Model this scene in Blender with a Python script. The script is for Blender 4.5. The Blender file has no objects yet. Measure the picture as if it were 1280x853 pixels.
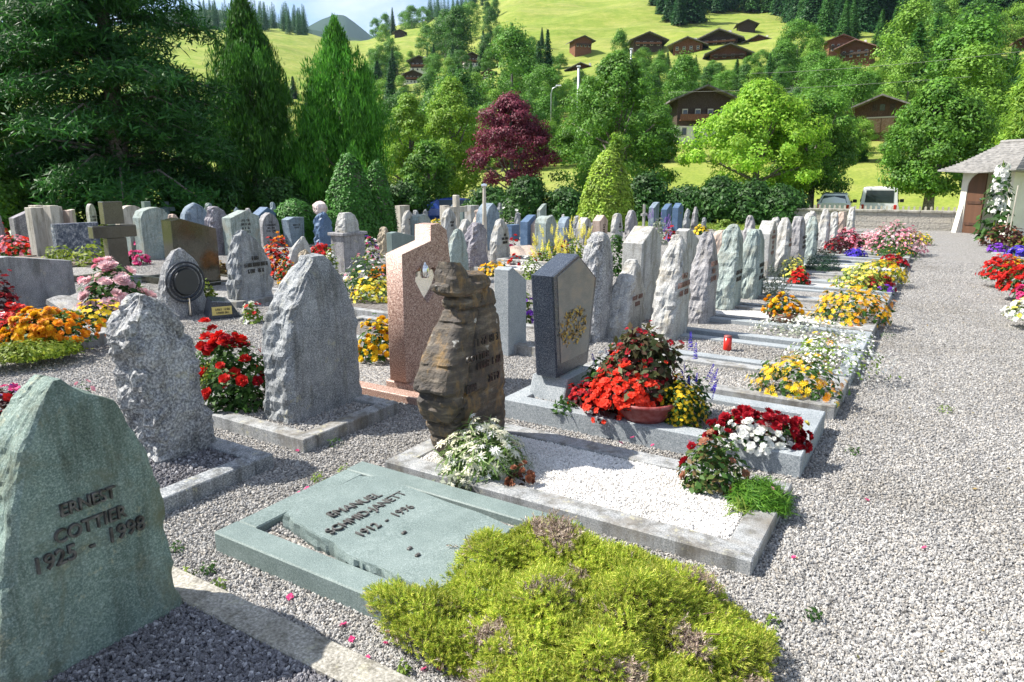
import bpy, math, random
import numpy as np
from mathutils import Vector, Matrix, noise as mn
R = math.radians
scene = bpy.context.scene
COL = scene.collection
rng = np.random.default_rng(7)
random.seed(7)

# ------------------------------------------------------------------ camera
W_, H_, F_, CX, CY, HZ, HC = 1280, 853, 863., 640., 426.5, 226., 1.6
YAW = R(31.6)
PT = math.atan((CY - HZ) / F_)
cp, sp = math.cos(PT), math.sin(PT)
FW = (-math.sin(YAW), math.cos(YAW)); RT = (math.cos(YAW), math.sin(YAW))
cam = bpy.data.objects.new('camera', bpy.data.cameras.new('camera'))
COL.objects.link(cam)
cam.location = (0, 0, HC)
cam.rotation_euler = (R(90) - PT, 0, YAW)
cam.data.sensor_width = 36; cam.data.lens = F_ / W_ * 36
cam.data.clip_start = .05; cam.data.clip_end = 9000
scene.camera = cam

def ray(x, y):
    u = x - CX; v = CY - y
    a = F_ * cp + v * sp; z = -F_ * sp + v * cp
    return (a * FW[0] + u * RT[0], a * FW[1] + u * RT[1], z)
def G(x, y, z=0.):
    """place on the ground where the photograph shows it"""
    d = ray(x, y); t = (z - HC) / d[2]
    return (d[0] * t, d[1] * t)
def proj(X, Y, Z):
    a = X * FW[0] + Y * FW[1]; r = X * RT[0] + Y * RT[1]; z = Z - HC
    dp = max(a * cp - z * sp, .01); up = a * sp + z * cp
    return (CX + F_ * r / dp, CY - F_ * up / dp)
def htop(X, Y, py):
    lo, hi = -60., 900.
    for _ in range(60):
        m = (lo + hi) / 2
        if proj(X, Y, m)[1] > py: lo = m
        else: hi = m
    return lo
def B(px, r, y=200):
    d = ray(px, y); h = math.hypot(d[0], d[1])
    return (d[0] / h * r, d[1] / h * r)

# ------------------------------------------------------------------ bookkeeping
def tag(o, label=None, cat=None, group=None, kind=None):
    if label: o['label'] = label
    if cat: o['category'] = cat
    if group: o['group'] = group
    if kind: o['kind'] = kind
    return o
def empty(name, loc, rz=0., label=None, cat=None, group=None):
    o = bpy.data.objects.new(name, None); COL.objects.link(o)
    o.location = loc; o.rotation_euler = (0, 0, rz); o.empty_display_size = .1
    return tag(o, label, cat, group)
def link(name, me, parent=None, mats=(), smooth=False):
    for m in mats: me.materials.append(m)
    if smooth: me.polygons.foreach_set('use_smooth', [True] * len(me.polygons))
    o = bpy.data.objects.new(name, me); COL.objects.link(o)
    if parent: o.parent = parent
    return o
def npmesh(name, V, F, mats, parent=None, smooth=False, mi=None):
    V = np.asarray(V, np.float32); F = np.asarray(F, np.int32)
    me = bpy.data.meshes.new(name); k = F.shape[1]
    me.vertices.add(len(V)); me.vertices.foreach_set('co', V.ravel())
    me.loops.add(F.size); me.loops.foreach_set('vertex_index', F.ravel())
    me.polygons.add(len(F))
    me.polygons.foreach_set('loop_start', np.arange(0, F.size, k, dtype=np.int32))
    me.polygons.foreach_set('loop_total', np.full(len(F), k, np.int32))
    if mi is not None: me.polygons.foreach_set('material_index', np.asarray(mi, np.int32))
    me.update(calc_edges=True)
    return link(name, me, parent, mats if isinstance(mats, (list, tuple)) else [mats], smooth)
class MB:
    def __init__(s): s.v = []; s.f = []; s.m = []
    def add(s, vs, fs, mi=0):
        b = len(s.v); s.v += [tuple(v) for v in vs]
        s.f += [tuple(b + i for i in f) for f in fs]; s.m += [mi] * len(fs); return s
    def box(s, x0, x1, y0, y1, z0, z1, mi=0, b=0.):
        if b <= 0:
            vs = [(x, y, z) for z in (z0, z1) for y in (y0, y1) for x in (x0, x1)]
            return s.add(vs, [(0, 2, 3, 1), (4, 5, 7, 6), (0, 1, 5, 4), (2, 6, 7, 3), (0, 4, 6, 2), (1, 3, 7, 5)], mi)
        b = min(b, (x1 - x0) * .45, (y1 - y0) * .45, (z1 - z0) * .45)
        ring = lambda i, z: [(x0 + i, y0 + b, z), (x0 + b, y0 + i, z), (x1 - b, y0 + i, z), (x1 - i, y0 + b, z),
                             (x1 - i, y1 - b, z), (x1 - b, y1 - i, z), (x0 + b, y1 - i, z), (x0 + i, y1 - b, z)]
        inn = lambda z: [(x0 + b, y0 + b, z), (x0 + b, y0 + b, z), (x1 - b, y0 + b, z), (x1 - b, y0 + b, z),
                         (x1 - b, y1 - b, z), (x1 - b, y1 - b, z), (x0 + b, y1 - b, z), (x0 + b, y1 - b, z)]
        rings = [ring(0, z0), ring(0, z1 - b)]
        top = [(x0 + b, y0 + b, z1), (x1 - b, y0 + b, z1), (x1 - b, y1 - b, z1), (x0 + b, y1 - b, z1)]
        vs = rings[0] + rings[1] + top
        fs = [(i, (i + 1) % 8, 8 + (i + 1) % 8, 8 + i) for i in range(8)]
        fs += [(8, 9, 16), (9, 10, 17, 16), (10, 11, 17), (11, 12, 18, 17), (12, 13, 18), (13, 14, 19, 18), (14, 15, 19), (15, 8, 16, 19),
               (16, 17, 18, 19), (7, 6, 5, 4, 3, 2, 1, 0)]
        return s.add(vs, fs, mi)
    def tube(s, pts, rad, n=8, mi=0, cap=True):
        pts = [Vector(p) for p in pts]
        if not isinstance(rad, (list, tuple)): rad = [rad] * len(pts)
        vs = []; fs = []
        for i, p in enumerate(pts):
            d = (pts[min(i + 1, len(pts) - 1)] - pts[max(i - 1, 0)]).normalized()
            a = d.orthogonal().normalized() if abs(d.z) < .99 else Vector((1, 0, 0)); b = d.cross(a)
            if abs(d.z) < .99:
                a = Vector((0, 0, 1)).cross(d).normalized(); b = d.cross(a)
            for k in range(n):
                t = 2 * math.pi * k / n
                vs.append(p + (a * math.cos(t) + b * math.sin(t)) * rad[i])
        for i in range(len(pts) - 1):
            for k in range(n):
                k2 = (k + 1) % n
                fs.append((i * n + k, i * n + k2, (i + 1) * n + k2, (i + 1) * n + k))
        if cap:
            fs.append(tuple(range(n - 1, -1, -1))); fs.append(tuple((len(pts) - 1) * n + k for k in range(n)))
        return s.add(vs, fs, mi)
    def lathe(s, prof, n=24, c=(0, 0, 0), mi=0):
        vs = [(c[0] + r * math.cos(2 * math.pi * k / n), c[1] + r * math.sin(2 * math.pi * k / n), c[2] + z) for r, z in prof for k in range(n)]
        fs = [(i * n + k, i * n + (k + 1) % n, (i + 1) * n + (k + 1) % n, (i + 1) * n + k) for i in range(len(prof) - 1) for k in range(n)]
        return s.add(vs, fs, mi)
    def prism(s, out, t0, t1, fr=None, mi=0, bev=0.):
        """polygon (y, z) extruded along x from t0 (back) to t1 (front), edge of the front and back faces broken by bev"""
        n = len(out); cx = sum(p[0] for p in out) / n; cz = sum(p[1] for p in out) / n
        P = [Vector((p[0], p[1])) for p in out]
        area = sum(P[i].x * P[(i + 1) % n].y - P[(i + 1) % n].x * P[i].y for i in range(n))
        if area < 0: P.reverse()
        def inset(d):
            q = []
            for i in range(n):
                a = (P[i] - P[i - 1]).normalized(); c = (P[(i + 1) % n] - P[i]).normalized()
                na = Vector((-a.y, a.x)); nc = Vector((-c.y, c.x)); m = na + nc
                l = max(m.length_squared, .5)
                q.append(P[i] + m * (2 * d / l) * .5 * 1.0)
            return q
        if bev > 0:
            Q = inset(bev); rs = [(t0, Q), (t0 + bev, P), (t1 - bev, P), (t1, Q)]
        else: rs = [(t0, P), (t1, P)]
        vs = []; fs = []
        for x, pp in rs: vs += [(x, p.x, p.y) for p in pp]
        for j in range(len(rs) - 1):
            for i in range(n):
                i2 = (i + 1) % n; fs.append((j * n + i, j * n + i2, (j + 1) * n + i2, (j + 1) * n + i))
        fs.append(tuple(range(n - 1, -1, -1))); fs.append(tuple((len(rs) - 1) * n + i for i in range(n)))
        if fr: vs = [fr @ Vector(v) for v in vs]
        return s.add(vs, fs, mi)
    def build(s, name, mats, parent=None, smooth=False):
        me = bpy.data.meshes.new(name); me.from_pydata(s.v, [], s.f)
        me.polygons.foreach_set('material_index', s.m)
        me.update()
        return link(name, me, parent, mats if isinstance(mats, (list, tuple)) else [mats], smooth)

# ------------------------------------------------------------------ materials
MATS = {}
def newmat(name):
    m = bpy.data.materials.new(name); m.use_nodes = True; nt = m.node_tree
    bs = nt.nodes['Principled BSDF']; out = nt.nodes['Material Output']
    MATS[name] = m
    return m, nt, bs, out
def nd(nt, typ, **kw):
    n = nt.nodes.new(typ)
    for k, v in kw.items():
        if k[0] == '_': setattr(n, k[1:], v)
        else: n.inputs[k.replace('__', ' ')].default_value = v
    return n
def ramp(nt, fac, stops):
    r = nt.nodes.new('ShaderNodeValToRGB'); e = r.color_ramp.elements
    while len(e) < len(stops): e.new(.5)
    for k, (p, c) in enumerate(stops): e[k].position = p; e[k].color = (*c, 1)
    nt.links.new(fac, r.inputs[0]); return r.outputs[0]
def mix(nt, fac, a, b, mode='MIX'):
    m = nt.nodes.new('ShaderNodeMix'); m.data_type = 'RGBA'; m.blend_type = mode
    for sock, v in ((m.inputs[0], fac), (m.inputs[6], a), (m.inputs[7], b)):
        if hasattr(v, 'links') or hasattr(v, 'is_linked'): nt.links.new(v, sock)
        elif isinstance(v, (int, float)): sock.default_value = v
        else: sock.default_value = (*v, 1)
    return m.outputs[2]
def tex(nt, kind, scale, coord='Object', detail=4, rough=.6, dist=0., sc=None):
    tc = nt.nodes.new('ShaderNodeTexCoord'); co = tc.outputs[coord]
    if sc:
        mp = nt.nodes.new('ShaderNodeMapping'); mp.inputs['Scale'].default_value = sc
        nt.links.new(co, mp.inputs[0]); co = mp.outputs[0]
    if kind == 'noise':
        n = nd(nt, 'ShaderNodeTexNoise', Scale=scale, Detail=detail, Roughness=rough, Distortion=dist)
    elif kind == 'voronoi':
        n = nd(nt, 'ShaderNodeTexVoronoi', Scale=scale)
    elif kind == 'wave':
        n = nd(nt, 'ShaderNodeTexWave', Scale=scale, Distortion=dist, Detail=detail)
    nt.links.new(co, n.inputs['Vector']); return n
def bump(nt, bs, h, strength=.5, dist=.01):
    b = nd(nt, 'ShaderNodeBump', Strength=strength, Distance=dist)
    nt.links.new(h, b.inputs['Height'])
    if bs: nt.links.new(b.outputs[0], bs.inputs['Normal'])
    return b.outputs[0]
def lerp3(a, b, t): return tuple(x + (y - x) * t for x, y in zip(a, b))

def stone_mat(name, base, dark, light, sc=180., blot=6., rough=.75, bmp=.5, bdist=.006, spec=.3, mid=.38, stain=None, strata=0.):
    m, nt, bs, out = newmat(name)
    n1 = tex(nt, 'noise', sc, detail=3, rough=.7); n2 = tex(nt, 'noise', blot, detail=5, rough=.65); n3 = tex(nt, 'noise', 38, detail=6, rough=.7)
    c = ramp(nt, n1.outputs['Fac'], [(.36, lerp3(dark, (0, 0, 0), .25)), (.445, lerp3(base, dark, .35)), (.5, base), (.555, lerp3(base, light, .5)), (.63, lerp3(light, (1, 1, 1), .12))])
    c2 = ramp(nt, n2.outputs['Fac'], [(.34, lerp3(base, dark, .8)), (.5, base), (.64, lerp3(base, light, .7))])
    c = mix(nt, mid, c, c2)
    if stain:
        n4 = tex(nt, 'noise', 3.2, detail=6, rough=.7, dist=.6)
        f = ramp(nt, n4.outputs['Fac'], [(.5, (0, 0, 0)), (.68, (1, 1, 1))])
        c = mix(nt, f, c, stain)
    if bmp > .15 and rough > .5:    # rain streaks and lichen
        n6 = tex(nt, 'noise', 13, detail=5, rough=.6, sc=(1, 1, .13)); c = mix(nt, 1., c, ramp(nt, n6.outputs['Fac'], [(.36, (.62, .61, .58)), (.5, (1, 1, 1)), (.66, (1.1, 1.1, 1.08))]), 'MULTIPLY')
        n7 = tex(nt, 'noise', 16, detail=7, rough=.75); n8 = tex(nt, 'noise', 2.2, detail=2); f7 = mix(nt, 1., ramp(nt, n7.outputs['Fac'], [(.57, (0, 0, 0)), (.63, (.6, .6, .6))]), ramp(nt, n8.outputs['Fac'], [(.45, (0, 0, 0)), (.6, (1, 1, 1))]), 'MULTIPLY')
        c = mix(nt, f7, c, (.42, .40, .27))
    nt.links.new(c, bs.inputs['Base Color']); bs.inputs['Roughness'].default_value = rough
    bs.inputs['Specular IOR Level'].default_value = spec
    a = nd(nt, 'ShaderNodeMath', _operation='MULTIPLY_ADD'); a.inputs[1].default_value = .35
    nt.links.new(n1.outputs['Fac'], a.inputs[0]); nt.links.new(n3.outputs['Fac'], a.inputs[2])
    if bmp > 0: bump(nt, bs, a.outputs[0], bmp, bdist)
    return m
def plain(name, col, rough=.5, metal=0., spec=.5, var=.0, sc=30., bmp=0., coat=0.):
    m, nt, bs, out = newmat(name)
    bs.inputs['Roughness'].default_value = rough; bs.inputs['Metallic'].default_value = metal
    bs.inputs['Specular IOR Level'].default_value = spec; bs.inputs['Coat Weight'].default_value = coat
    n = tex(nt, 'noise', sc, detail=5)
    c = ramp(nt, n.outputs['Fac'], [(.3, lerp3(col, (0, 0, 0), var)), (.7, lerp3(col, (1, 1, 1), var * .5))])
    nt.links.new(c, bs.inputs['Base Color'])
    if bmp: bump(nt, bs, n.outputs['Fac'], bmp, .005)
    return m
def leaf_mat(name, stops, trans=.42, rough=.55, big=.35, bsc=1.2, spec=.3):
    """every leaf its own tone, with slow drifts across the plant"""
    m, nt, bs, out = newmat(name)
    g = nt.nodes.new('ShaderNodeNewGeometry')
    c = ramp(nt, g.outputs['Random Per Island'], stops)
    n = tex(nt, 'noise', bsc, detail=3)
    f = ramp(nt, n.outputs['Fac'], [(.34, (1 - big,) * 3), (.66, (1 + big * .7,) * 3)])
    c = mix(nt, 1., c, f, 'MULTIPLY')
    nt.links.new(c, bs.inputs['Base Color']); bs.inputs['Roughness'].default_value = rough
    bs.inputs['Specular IOR Level'].default_value = spec
    tr = nt.nodes.new('ShaderNodeBsdfTranslucent'); nt.links.new(c, tr.inputs[0])
    mx = nt.nodes.new('ShaderNodeMixShader'); mx.inputs[0].default_value = trans
    nt.links.new(bs.outputs[0], mx.inputs[1]); nt.links.new(tr.outputs[0], mx.inputs[2])
    nt.links.new(mx.outputs[0], out.inputs[0]); return m
def ev(cs): return [(i / max(len(cs) - 1, 1), c) for i, c in enumerate(cs)]

M = {}
M['white'] = stone_mat('white_granite', (.36, .36, .355), (.15, .15, .16), (.56, .56, .54), 110, 9, bmp=.8, stain=(.27, .235, .18))
M['grey'] = stone_mat('grey_granite', (.22, .235, .25), (.07, .08, .10), (.44, .45, .46), 120, 7, bmp=.6)
M['lilac'] = stone_mat('lilac_granite', (.25, .245, .26), (.09, .09, .105), (.45, .44, .445), 110, 7, bmp=.7)
M['sawn'] = stone_mat('sawn_granite', (.25, .28, .30), (.09, .11, .13), (.42, .44, .46), 190, 5, bmp=.15, mid=.3)
M['kerb'] = stone_mat('kerb_granite', (.27, .28, .29), (.10, .11, .12), (.42, .42, .42), 150, 5, bmp=.35, stain=(.16, .145, .125))
M['concrete'] = stone_mat('old_concrete', (.29, .275, .24), (.12, .115, .10), (.45, .43, .39), 80, 4, bmp=.9, stain=(.15, .14, .105))
M['green'] = stone_mat('green_schist', (.145, .205, .182), (.075, .115, .106), (.27, .34, .31), 150, 6, bmp=.5, mid=.4, stain=(.125, .135, .09))
M['teal'] = stone_mat('teal_granite', (.145, .19, .183), (.08, .115, .11), (.25, .305, .295), 220, 5, bmp=.15, mid=.4, rough=.55)
M['aqua'] = stone_mat('aqua_gneiss', (.235, .285, .275), (.10, .14, .14), (.42, .47, .455), 90, 6, bmp=.7, stain=(.25, .25, .21))
M['sky'] = stone_mat('blue_schist', (.155, .21, .275), (.06, .09, .13), (.34, .40, .45), 90, 6, bmp=.6)
M['blue'] = stone_mat('blue_slate', (.06, .115, .21), (.02, .045, .10), (.17, .24, .35), 100, 6, rough=.45)
M['navy'] = stone_mat('polished_blue_granite', (.020, .030, .050), (.008, .011, .018), (.075, .09, .115), 220, 6, rough=.22, bmp=.04, spec=.5, mid=.3)
M['pink'] = stone_mat('pink_granite', (.33, .195, .15), (.09, .055, .05), (.54, .40, .33), 120, 30, rough=.5, bmp=.08, mid=.1)
M['rose'] = stone_mat('rose_granite', (.46, .36, .30), (.28, .2, .17), (.6, .5, .44), 160, 7)
M['olive'] = stone_mat('olive_polished_granite', (.025, .027, .017), (.01, .01, .008), (.07, .065, .045), 220, 5, rough=.09, bmp=.02, spec=.7, mid=.5)
M['crossgrey'] = stone_mat('brown_grey_granite', (.06, .055, .045), (.03, .027, .024), (.13, .115, .10), 240, 3, rough=.2, bmp=.03, spec=.6)
M['mottled'] = stone_mat('mottled_slate', (.10, .12, .17), (.03, .04, .07), (.42, .42, .44), 14, 9, rough=.4, bmp=.2, mid=.35)
M['beige'] = stone_mat('beige_limestone', (.46, .42, .36), (.33, .3, .26), (.56, .53, .47), 90, 4, bmp=.2)
M['violet'] = stone_mat('violet_gneiss', (.20, .19, .225), (.08, .075, .10), (.40, .38, .40), 60, 9, bmp=.7)
M['boulder'] = stone_mat('speckled_gneiss', (.25, .255, .27), (.04, .045, .06), (.55, .55, .55), 75, 4, bmp=.9, bdist=.01)
M['tan'] = stone_mat('tan_rock', (.30, .25, .18), (.14, .115, .09), (.46, .40, .31), 60, 5, bmp=.7, bdist=.01)
def layered():
    m, nt, bs, out = newmat('layered_brown_rock')
    n1 = tex(nt, 'noise', 5, detail=7, rough=.7, sc=(1, 1, 5)); n2 = tex(nt, 'noise', 9, detail=6, rough=.7, sc=(1.5, 1.5, .5)); n3 = tex(nt, 'noise', 70, detail=5, rough=.7)
    c = ramp(nt, n1.outputs['Fac'], [(.3, (.026, .022, .019)), (.43, (.055, .045, .035)), (.54, (.09, .07, .052)), (.7, (.23, .195, .15))])
    f = ramp(nt, n2.outputs['Fac'], [(.5, (0, 0, 0)), (.66, (1, 1, 1))]); c = mix(nt, f, c, (.22, .135, .05))
    n4 = tex(nt, 'noise', 4.2, detail=6, rough=.65); f = ramp(nt, n4.outputs['Fac'], [(.50, (0, 0, 0)), (.60, (.85, .85, .85))]); c = mix(nt, f, c, (.05, .043, .04))
    n5 = tex(nt, 'noise', 15, detail=4); f = ramp(nt, n5.outputs['Fac'], [(.68, (0, 0, 0)), (.73, (.8, .8, .8))]); c = mix(nt, f, c, (.5, .49, .45))
    nt.links.new(c, bs.inputs['Base Color']); bs.inputs['Roughness'].default_value = .7
    a = nd(nt, 'ShaderNodeMath', _operation='ADD'); nt.links.new(n1.outputs['Fac'], a.inputs[0]); nt.links.new(n3.outputs['Fac'], a.inputs[1])
    bump(nt, bs, a.outputs[0], .7, .012); return m
M['layered'] = layered()
def panel():
    m, nt, bs, out = newmat('engraved_landscape_panel')
    n1 = tex(nt, 'noise', 6, detail=6, sc=(1, 1, 2)); n2 = tex(nt, 'noise', 190, detail=3)
    c = ramp(nt, n1.outputs['Fac'], [(.38, (.05, .06, .07)), (.5, (.10, .105, .11)), (.62, (.17, .145, .12))])
    c = mix(nt, .35, c, ramp(nt, n2.outputs['Fac'], [(.35, (.1, .1, .1)), (.65, (.42, .42, .4))]))
    nt.links.new(c, bs.inputs['Base Color']); bs.inputs['Roughness'].default_value = .3; return m
M['panel'] = panel()
M['bronze'] = plain('bronze_letters', (.012, .007, .004), .5, .1, .3, .3)
M['bronze2'] = plain('bronze_letter_edge', (.42, .20, .07), .5, .1, .5, .3)
M['redletter'] = plain('rust_red_letters', (.16, .055, .03), .55, .2, .4, .3)
M['darkletter'] = plain('dark_letters', (.03, .028, .028), .5, .1)
M['goldletter'] = plain('gold_letters', (.42, .29, .09), .35, .6)
M['chrome'] = plain('polished_steel', (.75, .74, .72), .16, 1.)
M['iron'] = plain('dark_iron', (.05, .055, .065), .38, .7)
M['terracotta'] = plain('terracotta', (.33, .095, .045), .65, 0, .3, .25, 25, .2)
M['redbowl'] = plain('red_glazed_bowl', (.22, .010, .006), .5, 0, .5, .2)
M['greensaucer'] = plain('green_plastic', (.03, .13, .07), .4)
M['redglass'] = plain('red_candle_plastic', (.5, .02, .012), .25)
M['soil'] = plain('soil', (.055, .038, .026), .95, 0, .1, .4, 40, .8)
M['wood'] = plain('brown_board', (.13, .075, .04), .7, 0, .3, .3, 20, .3)
def gravel_mat(name, stops, sc=85., dirt=(.2, .17, .13), dirtf=.22):
    m, nt, bs, out = newmat(name)
    v = tex(nt, 'voronoi', sc); v2 = tex(nt, 'voronoi', sc * .53)
    sep = nt.nodes.new('ShaderNodeSeparateColor'); nt.links.new(v.outputs['Color'], sep.inputs[0])
    c = ramp(nt, sep.outputs[0], stops)
    edge = ramp(nt, v.outputs['Distance'], [(.35, (1, 1, 1)), (.75, (.42, .41, .40))]); c = mix(nt, 1., c, edge, 'MULTIPLY')
    n = tex(nt, 'noise', .9, detail=6, rough=.65); f = ramp(nt, n.outputs['Fac'], [(.42, (0, 0, 0)), (.75, (dirtf,) * 3)]); c = mix(nt, f, c, dirt)
    nt.links.new(c, bs.inputs['Base Color']); bs.inputs['Roughness'].default_value = .85; bs.inputs['Specular IOR Level'].default_value = .2
    iv = nd(nt, 'ShaderNodeMath', _operation='SUBTRACT'); iv.inputs[0].default_value = 1.; nt.links.new(v.outputs['Distance'], iv.inputs[1])
    bump(nt, bs, iv.outputs[0], .9, .009); return m
GS = [(0, (.09, .09, .095)), (.2, (.21, .205, .20)), (.45, (.31, .31, .315)), (.68, (.43, .43, .43)), (.88, (.36, .33, .29)), (1, (.66, .64, .61))]
M['gravel'] = gravel_mat('grey_path_gravel', GS)
M['gravel_white'] = gravel_mat('white_marble_gravel', [(0, (.45, .44, .43)), (.2, (.72, .71, .7)), (1, (.84, .83, .82))], 100, dirtf=.1)
M['gravel_dark'] = gravel_mat('dark_slate_gravel', [(0, (.03, .03, .045)), (.5, (.09, .09, .115)), (.85, (.18, .18, .21)), (1, (.4, .4, .43))], 85, dirtf=.1)
def pebble_mat(name, stops):
    m, nt, bs, out = newmat(name)
    oi = nt.nodes.new('ShaderNodeObjectInfo'); c = ramp(nt, oi.outputs['Random'], stops)
    n = tex(nt, 'noise', 1.5, detail=3); c = mix(nt, .25, c, ramp(nt, n.outputs['Fac'], [(.3, (.1, .1, .1)), (.7, (.6, .58, .55))]))
    g = nt.nodes.new('ShaderNodeNewGeometry'); w = nd(nt, 'ShaderNodeTexNoise', Scale=.55, Detail=6., Roughness=.62); nt.links.new(g.outputs['Position'], w.inputs['Vector'])
    c = mix(nt, 1., c, ramp(nt, w.outputs['Fac'], [(.33, (.70, .67, .62)), (.5, (.96, .95, .94)), (.66, (1.12, 1.11, 1.1))]), 'MULTIPLY')
    nt.links.new(c, bs.inputs['Base Color']); bs.inputs['Roughness'].default_value = .8; bs.inputs['Specular IOR Level'].default_value = .25; return m
M['peb'] = pebble_mat('path_pebbles', GS)
M['peb_white'] = pebble_mat('white_pebbles', [(0, (.4, .4, .4)), (.08, (.72, .71, .7)), (1, (.86, .85, .84))])
M['peb_dark'] = pebble_mat('slate_pebbles', [(0, (.03, .03, .045)), (.5, (.085, .085, .11)), (.85, (.17, .17, .2)), (1, (.45, .45, .48))])

L = {}
L['green'] = leaf_mat('green_leaves', ev([(.022, .07, .014), (.045, .12, .02), (.08, .17, .03)]))
L['dkgreen'] = leaf_mat('dark_green_leaves', ev([(.012, .04, .012), (.025, .07, .018), (.04, .10, .022)]))
L['lime'] = leaf_mat('lime_leaves', ev([(.10, .19, .02), (.17, .27, .035), (.27, .35, .06)]), trans=.3)
L['yelgreen'] = leaf_mat('yellow_green_leaves', ev([(.10, .17, .012), (.19, .26, .02), (.31, .36, .045)]), trans=.4)
L['maroon'] = leaf_mat('maroon_leaves', ev([(.03, .008, .01), (.07, .014, .016), (.05, .045, .02)]))
L['silver'] = leaf_mat('silver_leaves', ev([(.16, .21, .13), (.3, .34, .25), (.45, .48, .40)]))
P = {}
def pet(n, cs, trans=.3): P[n] = leaf_mat(n + '_petals', ev(cs), trans=trans, big=.15, rough=.6, spec=.2); return P[n]
pet('red', [(.40, .008, .012), (.55, .015, .012), (.66, .03, .02)]); pet('scarlet', [(.62, .02, .008), (.75, .04, .015), (.8, .09, .05)])
pet('crimson', [(.22, .004, .012), (.34, .008, .018), (.42, .012, .025)]); pet('pink', [(.62, .16, .26), (.74, .30, .38), (.8, .45, .5)])
pet('palepink', [(.72, .42, .46), (.8, .55, .58), (.84, .70, .70)]); pet('magenta', [(.5, .02, .14), (.62, .04, .2), (.68, .1, .26)])
pet('white', [(.74, .75, .70), (.84, .84, .8), (.86, .86, .83)]); pet('cream', [(.7, .68, .5), (.8, .78, .6), (.82, .8, .7)])
pet('yellow', [(.7, .44, .008), (.8, .56, .02), (.82, .64, .05)]); pet('lemon', [(.68, .62, .05), (.78, .72, .12), (.82, .78, .3)])
pet('orange', [(.62, .16, .004), (.75, .27, .008), (.8, .42, .012)]); pet('amber', [(.7, .30, .006), (.8, .44, .01), (.8, .55, .03)])
pet('purple', [(.10, .02, .30), (.16, .03, .42), (.26, .08, .5)]); pet('blue', [(.03, .02, .32), (.06, .03, .45), (.12, .08, .55)])
pet('lilac', [(.34, .22, .5), (.45, .33, .6)]); pet('brown', [(.20, .07, .04), (.3, .12, .07), (.36, .17, .1)])
# ------------------------------------------------------------------ setting: ground sheets
def sheet(name, pts, z, mat, kind='structure'):
    me = bpy.data.meshes.new(name); me.from_pydata([(x, y, z) for x, y in pts], [], [tuple(range(len(pts)))])
    return tag(link(name, me, None, [mat]), kind=kind)
rect = lambda x0, x1, y0, y1: [(x0, y0), (x1, y0), (x1, y1), (x0, y1)]
sheet('gravel_ground', rect(-17.4, 9, -9, 26.9), 0, M['gravel'])

PX = [-500, 280, 350, 450, 520, 560, 600, 650, 800, 1000, 1280, 1800]
RR = [28, 44, 50, 62, 90, 140, 200, 300, 400, 550, 800]
YY = {-500: [0, 0, 0, 222, 215, 190, 150, 85, 48, 43, 40], 450: [0, 0, 0, 224, 218, 195, 150, 92, 66, 60, 56],
      520: [0, 0, 0, 224, 216, 185, 128, 76, 48, 36, 33], 560: [0, 0, 0, 223, 208, 165, 108, 62, 34, 24, 20],
      600: [0, 0, 0, 222, 200, 150, 95, 48, 20, 8, 3], 650: [0, 0, 0, 219, 192, 138, 82, 36, 6, -8, -20],
      800: [0, 0, 0, 213, 178, 122, 68, 28, -4, -40, -80], 1800: [0, 0, 0, 208, 166, 116, 60, 28, -4, -40, -80]}
for p in (280, 350): YY[p] = YY[-500]
for p in (1000, 1280): YY[p] = YY[1800]
def tan_el(px, y):
    d = ray(px, y); return d[2] / math.hypot(d[0], d[1])
ZZ = []
for p in PX:
    row = []
    for k, r in enumerate(RR):
        if k == 0: z = -.05
        elif k <= 2: z = (-.6 if k < 2 else -.2)
        else: z = HC + r * tan_el(p, YY[p][k])
        row.append(z)
    ZZ.append(row)
ZZ = np.array(ZZ); AZ = np.array([math.atan2(p - CX, 903) for p in PX]); LR = np.log(np.array(RR))
def terrain(X, Y):
    X = np.atleast_1d(np.asarray(X, float)); Y = np.atleast_1d(np.asarray(Y, float))
    r = np.hypot(X, Y); az = np.arctan2(X * RT[0] + Y * RT[1], X * FW[0] + Y * FW[1])
    ai = np.interp(az, AZ, np.arange(len(AZ))); lr = np.log(np.clip(r, 28, 800)); ri = np.interp(lr, LR, np.arange(len(LR)))
    a0 = np.clip(ai.astype(int), 0, len(AZ) - 2); r0 = np.clip(ri.astype(int), 0, len(LR) - 2)
    fa = ai - a0; fr = ri - r0; fa = fa * fa * (3 - 2 * fa)
    return (ZZ[a0, r0] * (1 - fr) + ZZ[a0, r0 + 1] * fr) * (1 - fa) + (ZZ[a0 + 1, r0] * (1 - fr) + ZZ[a0 + 1, r0 + 1] * fr) * fa
def tz(X, Y): return float(terrain(X, Y)[0])
na, nr = 260, 190
aa = np.linspace(-2.4, 2.0, na); rr_ = np.concatenate([[0.5, 15], np.geomspace(26, 800, nr - 2)])
A2, R2 = np.meshgrid(aa, rr_, indexing='ij')
ux = np.cos(A2)[..., None] * np.array(FW) + np.sin(A2)[..., None] * np.array(RT)
XX = ux[..., 0] * R2; Y2 = ux[..., 1] * R2
Z2 = terrain(XX.ravel(), Y2.ravel()).reshape(XX.shape)
nz = np.array([mn.fractal((x * .03, y * .03, .3), 1., 2., 5) for x, y in zip(XX.ravel(), Y2.ravel())]).reshape(XX.shape)
Z2 += nz * np.clip((R2 - 60) / 150, 0, 1) * 3.0 + nz * np.clip((R2 - 45) / 30, 0, 1) * .25
ii = np.arange(na * nr).reshape(na, nr)
Fq = np.stack([ii[:-1, :-1], ii[:-1, 1:], ii[1:, 1:], ii[1:, :-1]], -1).reshape(-1, 4)[:, ::-1]
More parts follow.
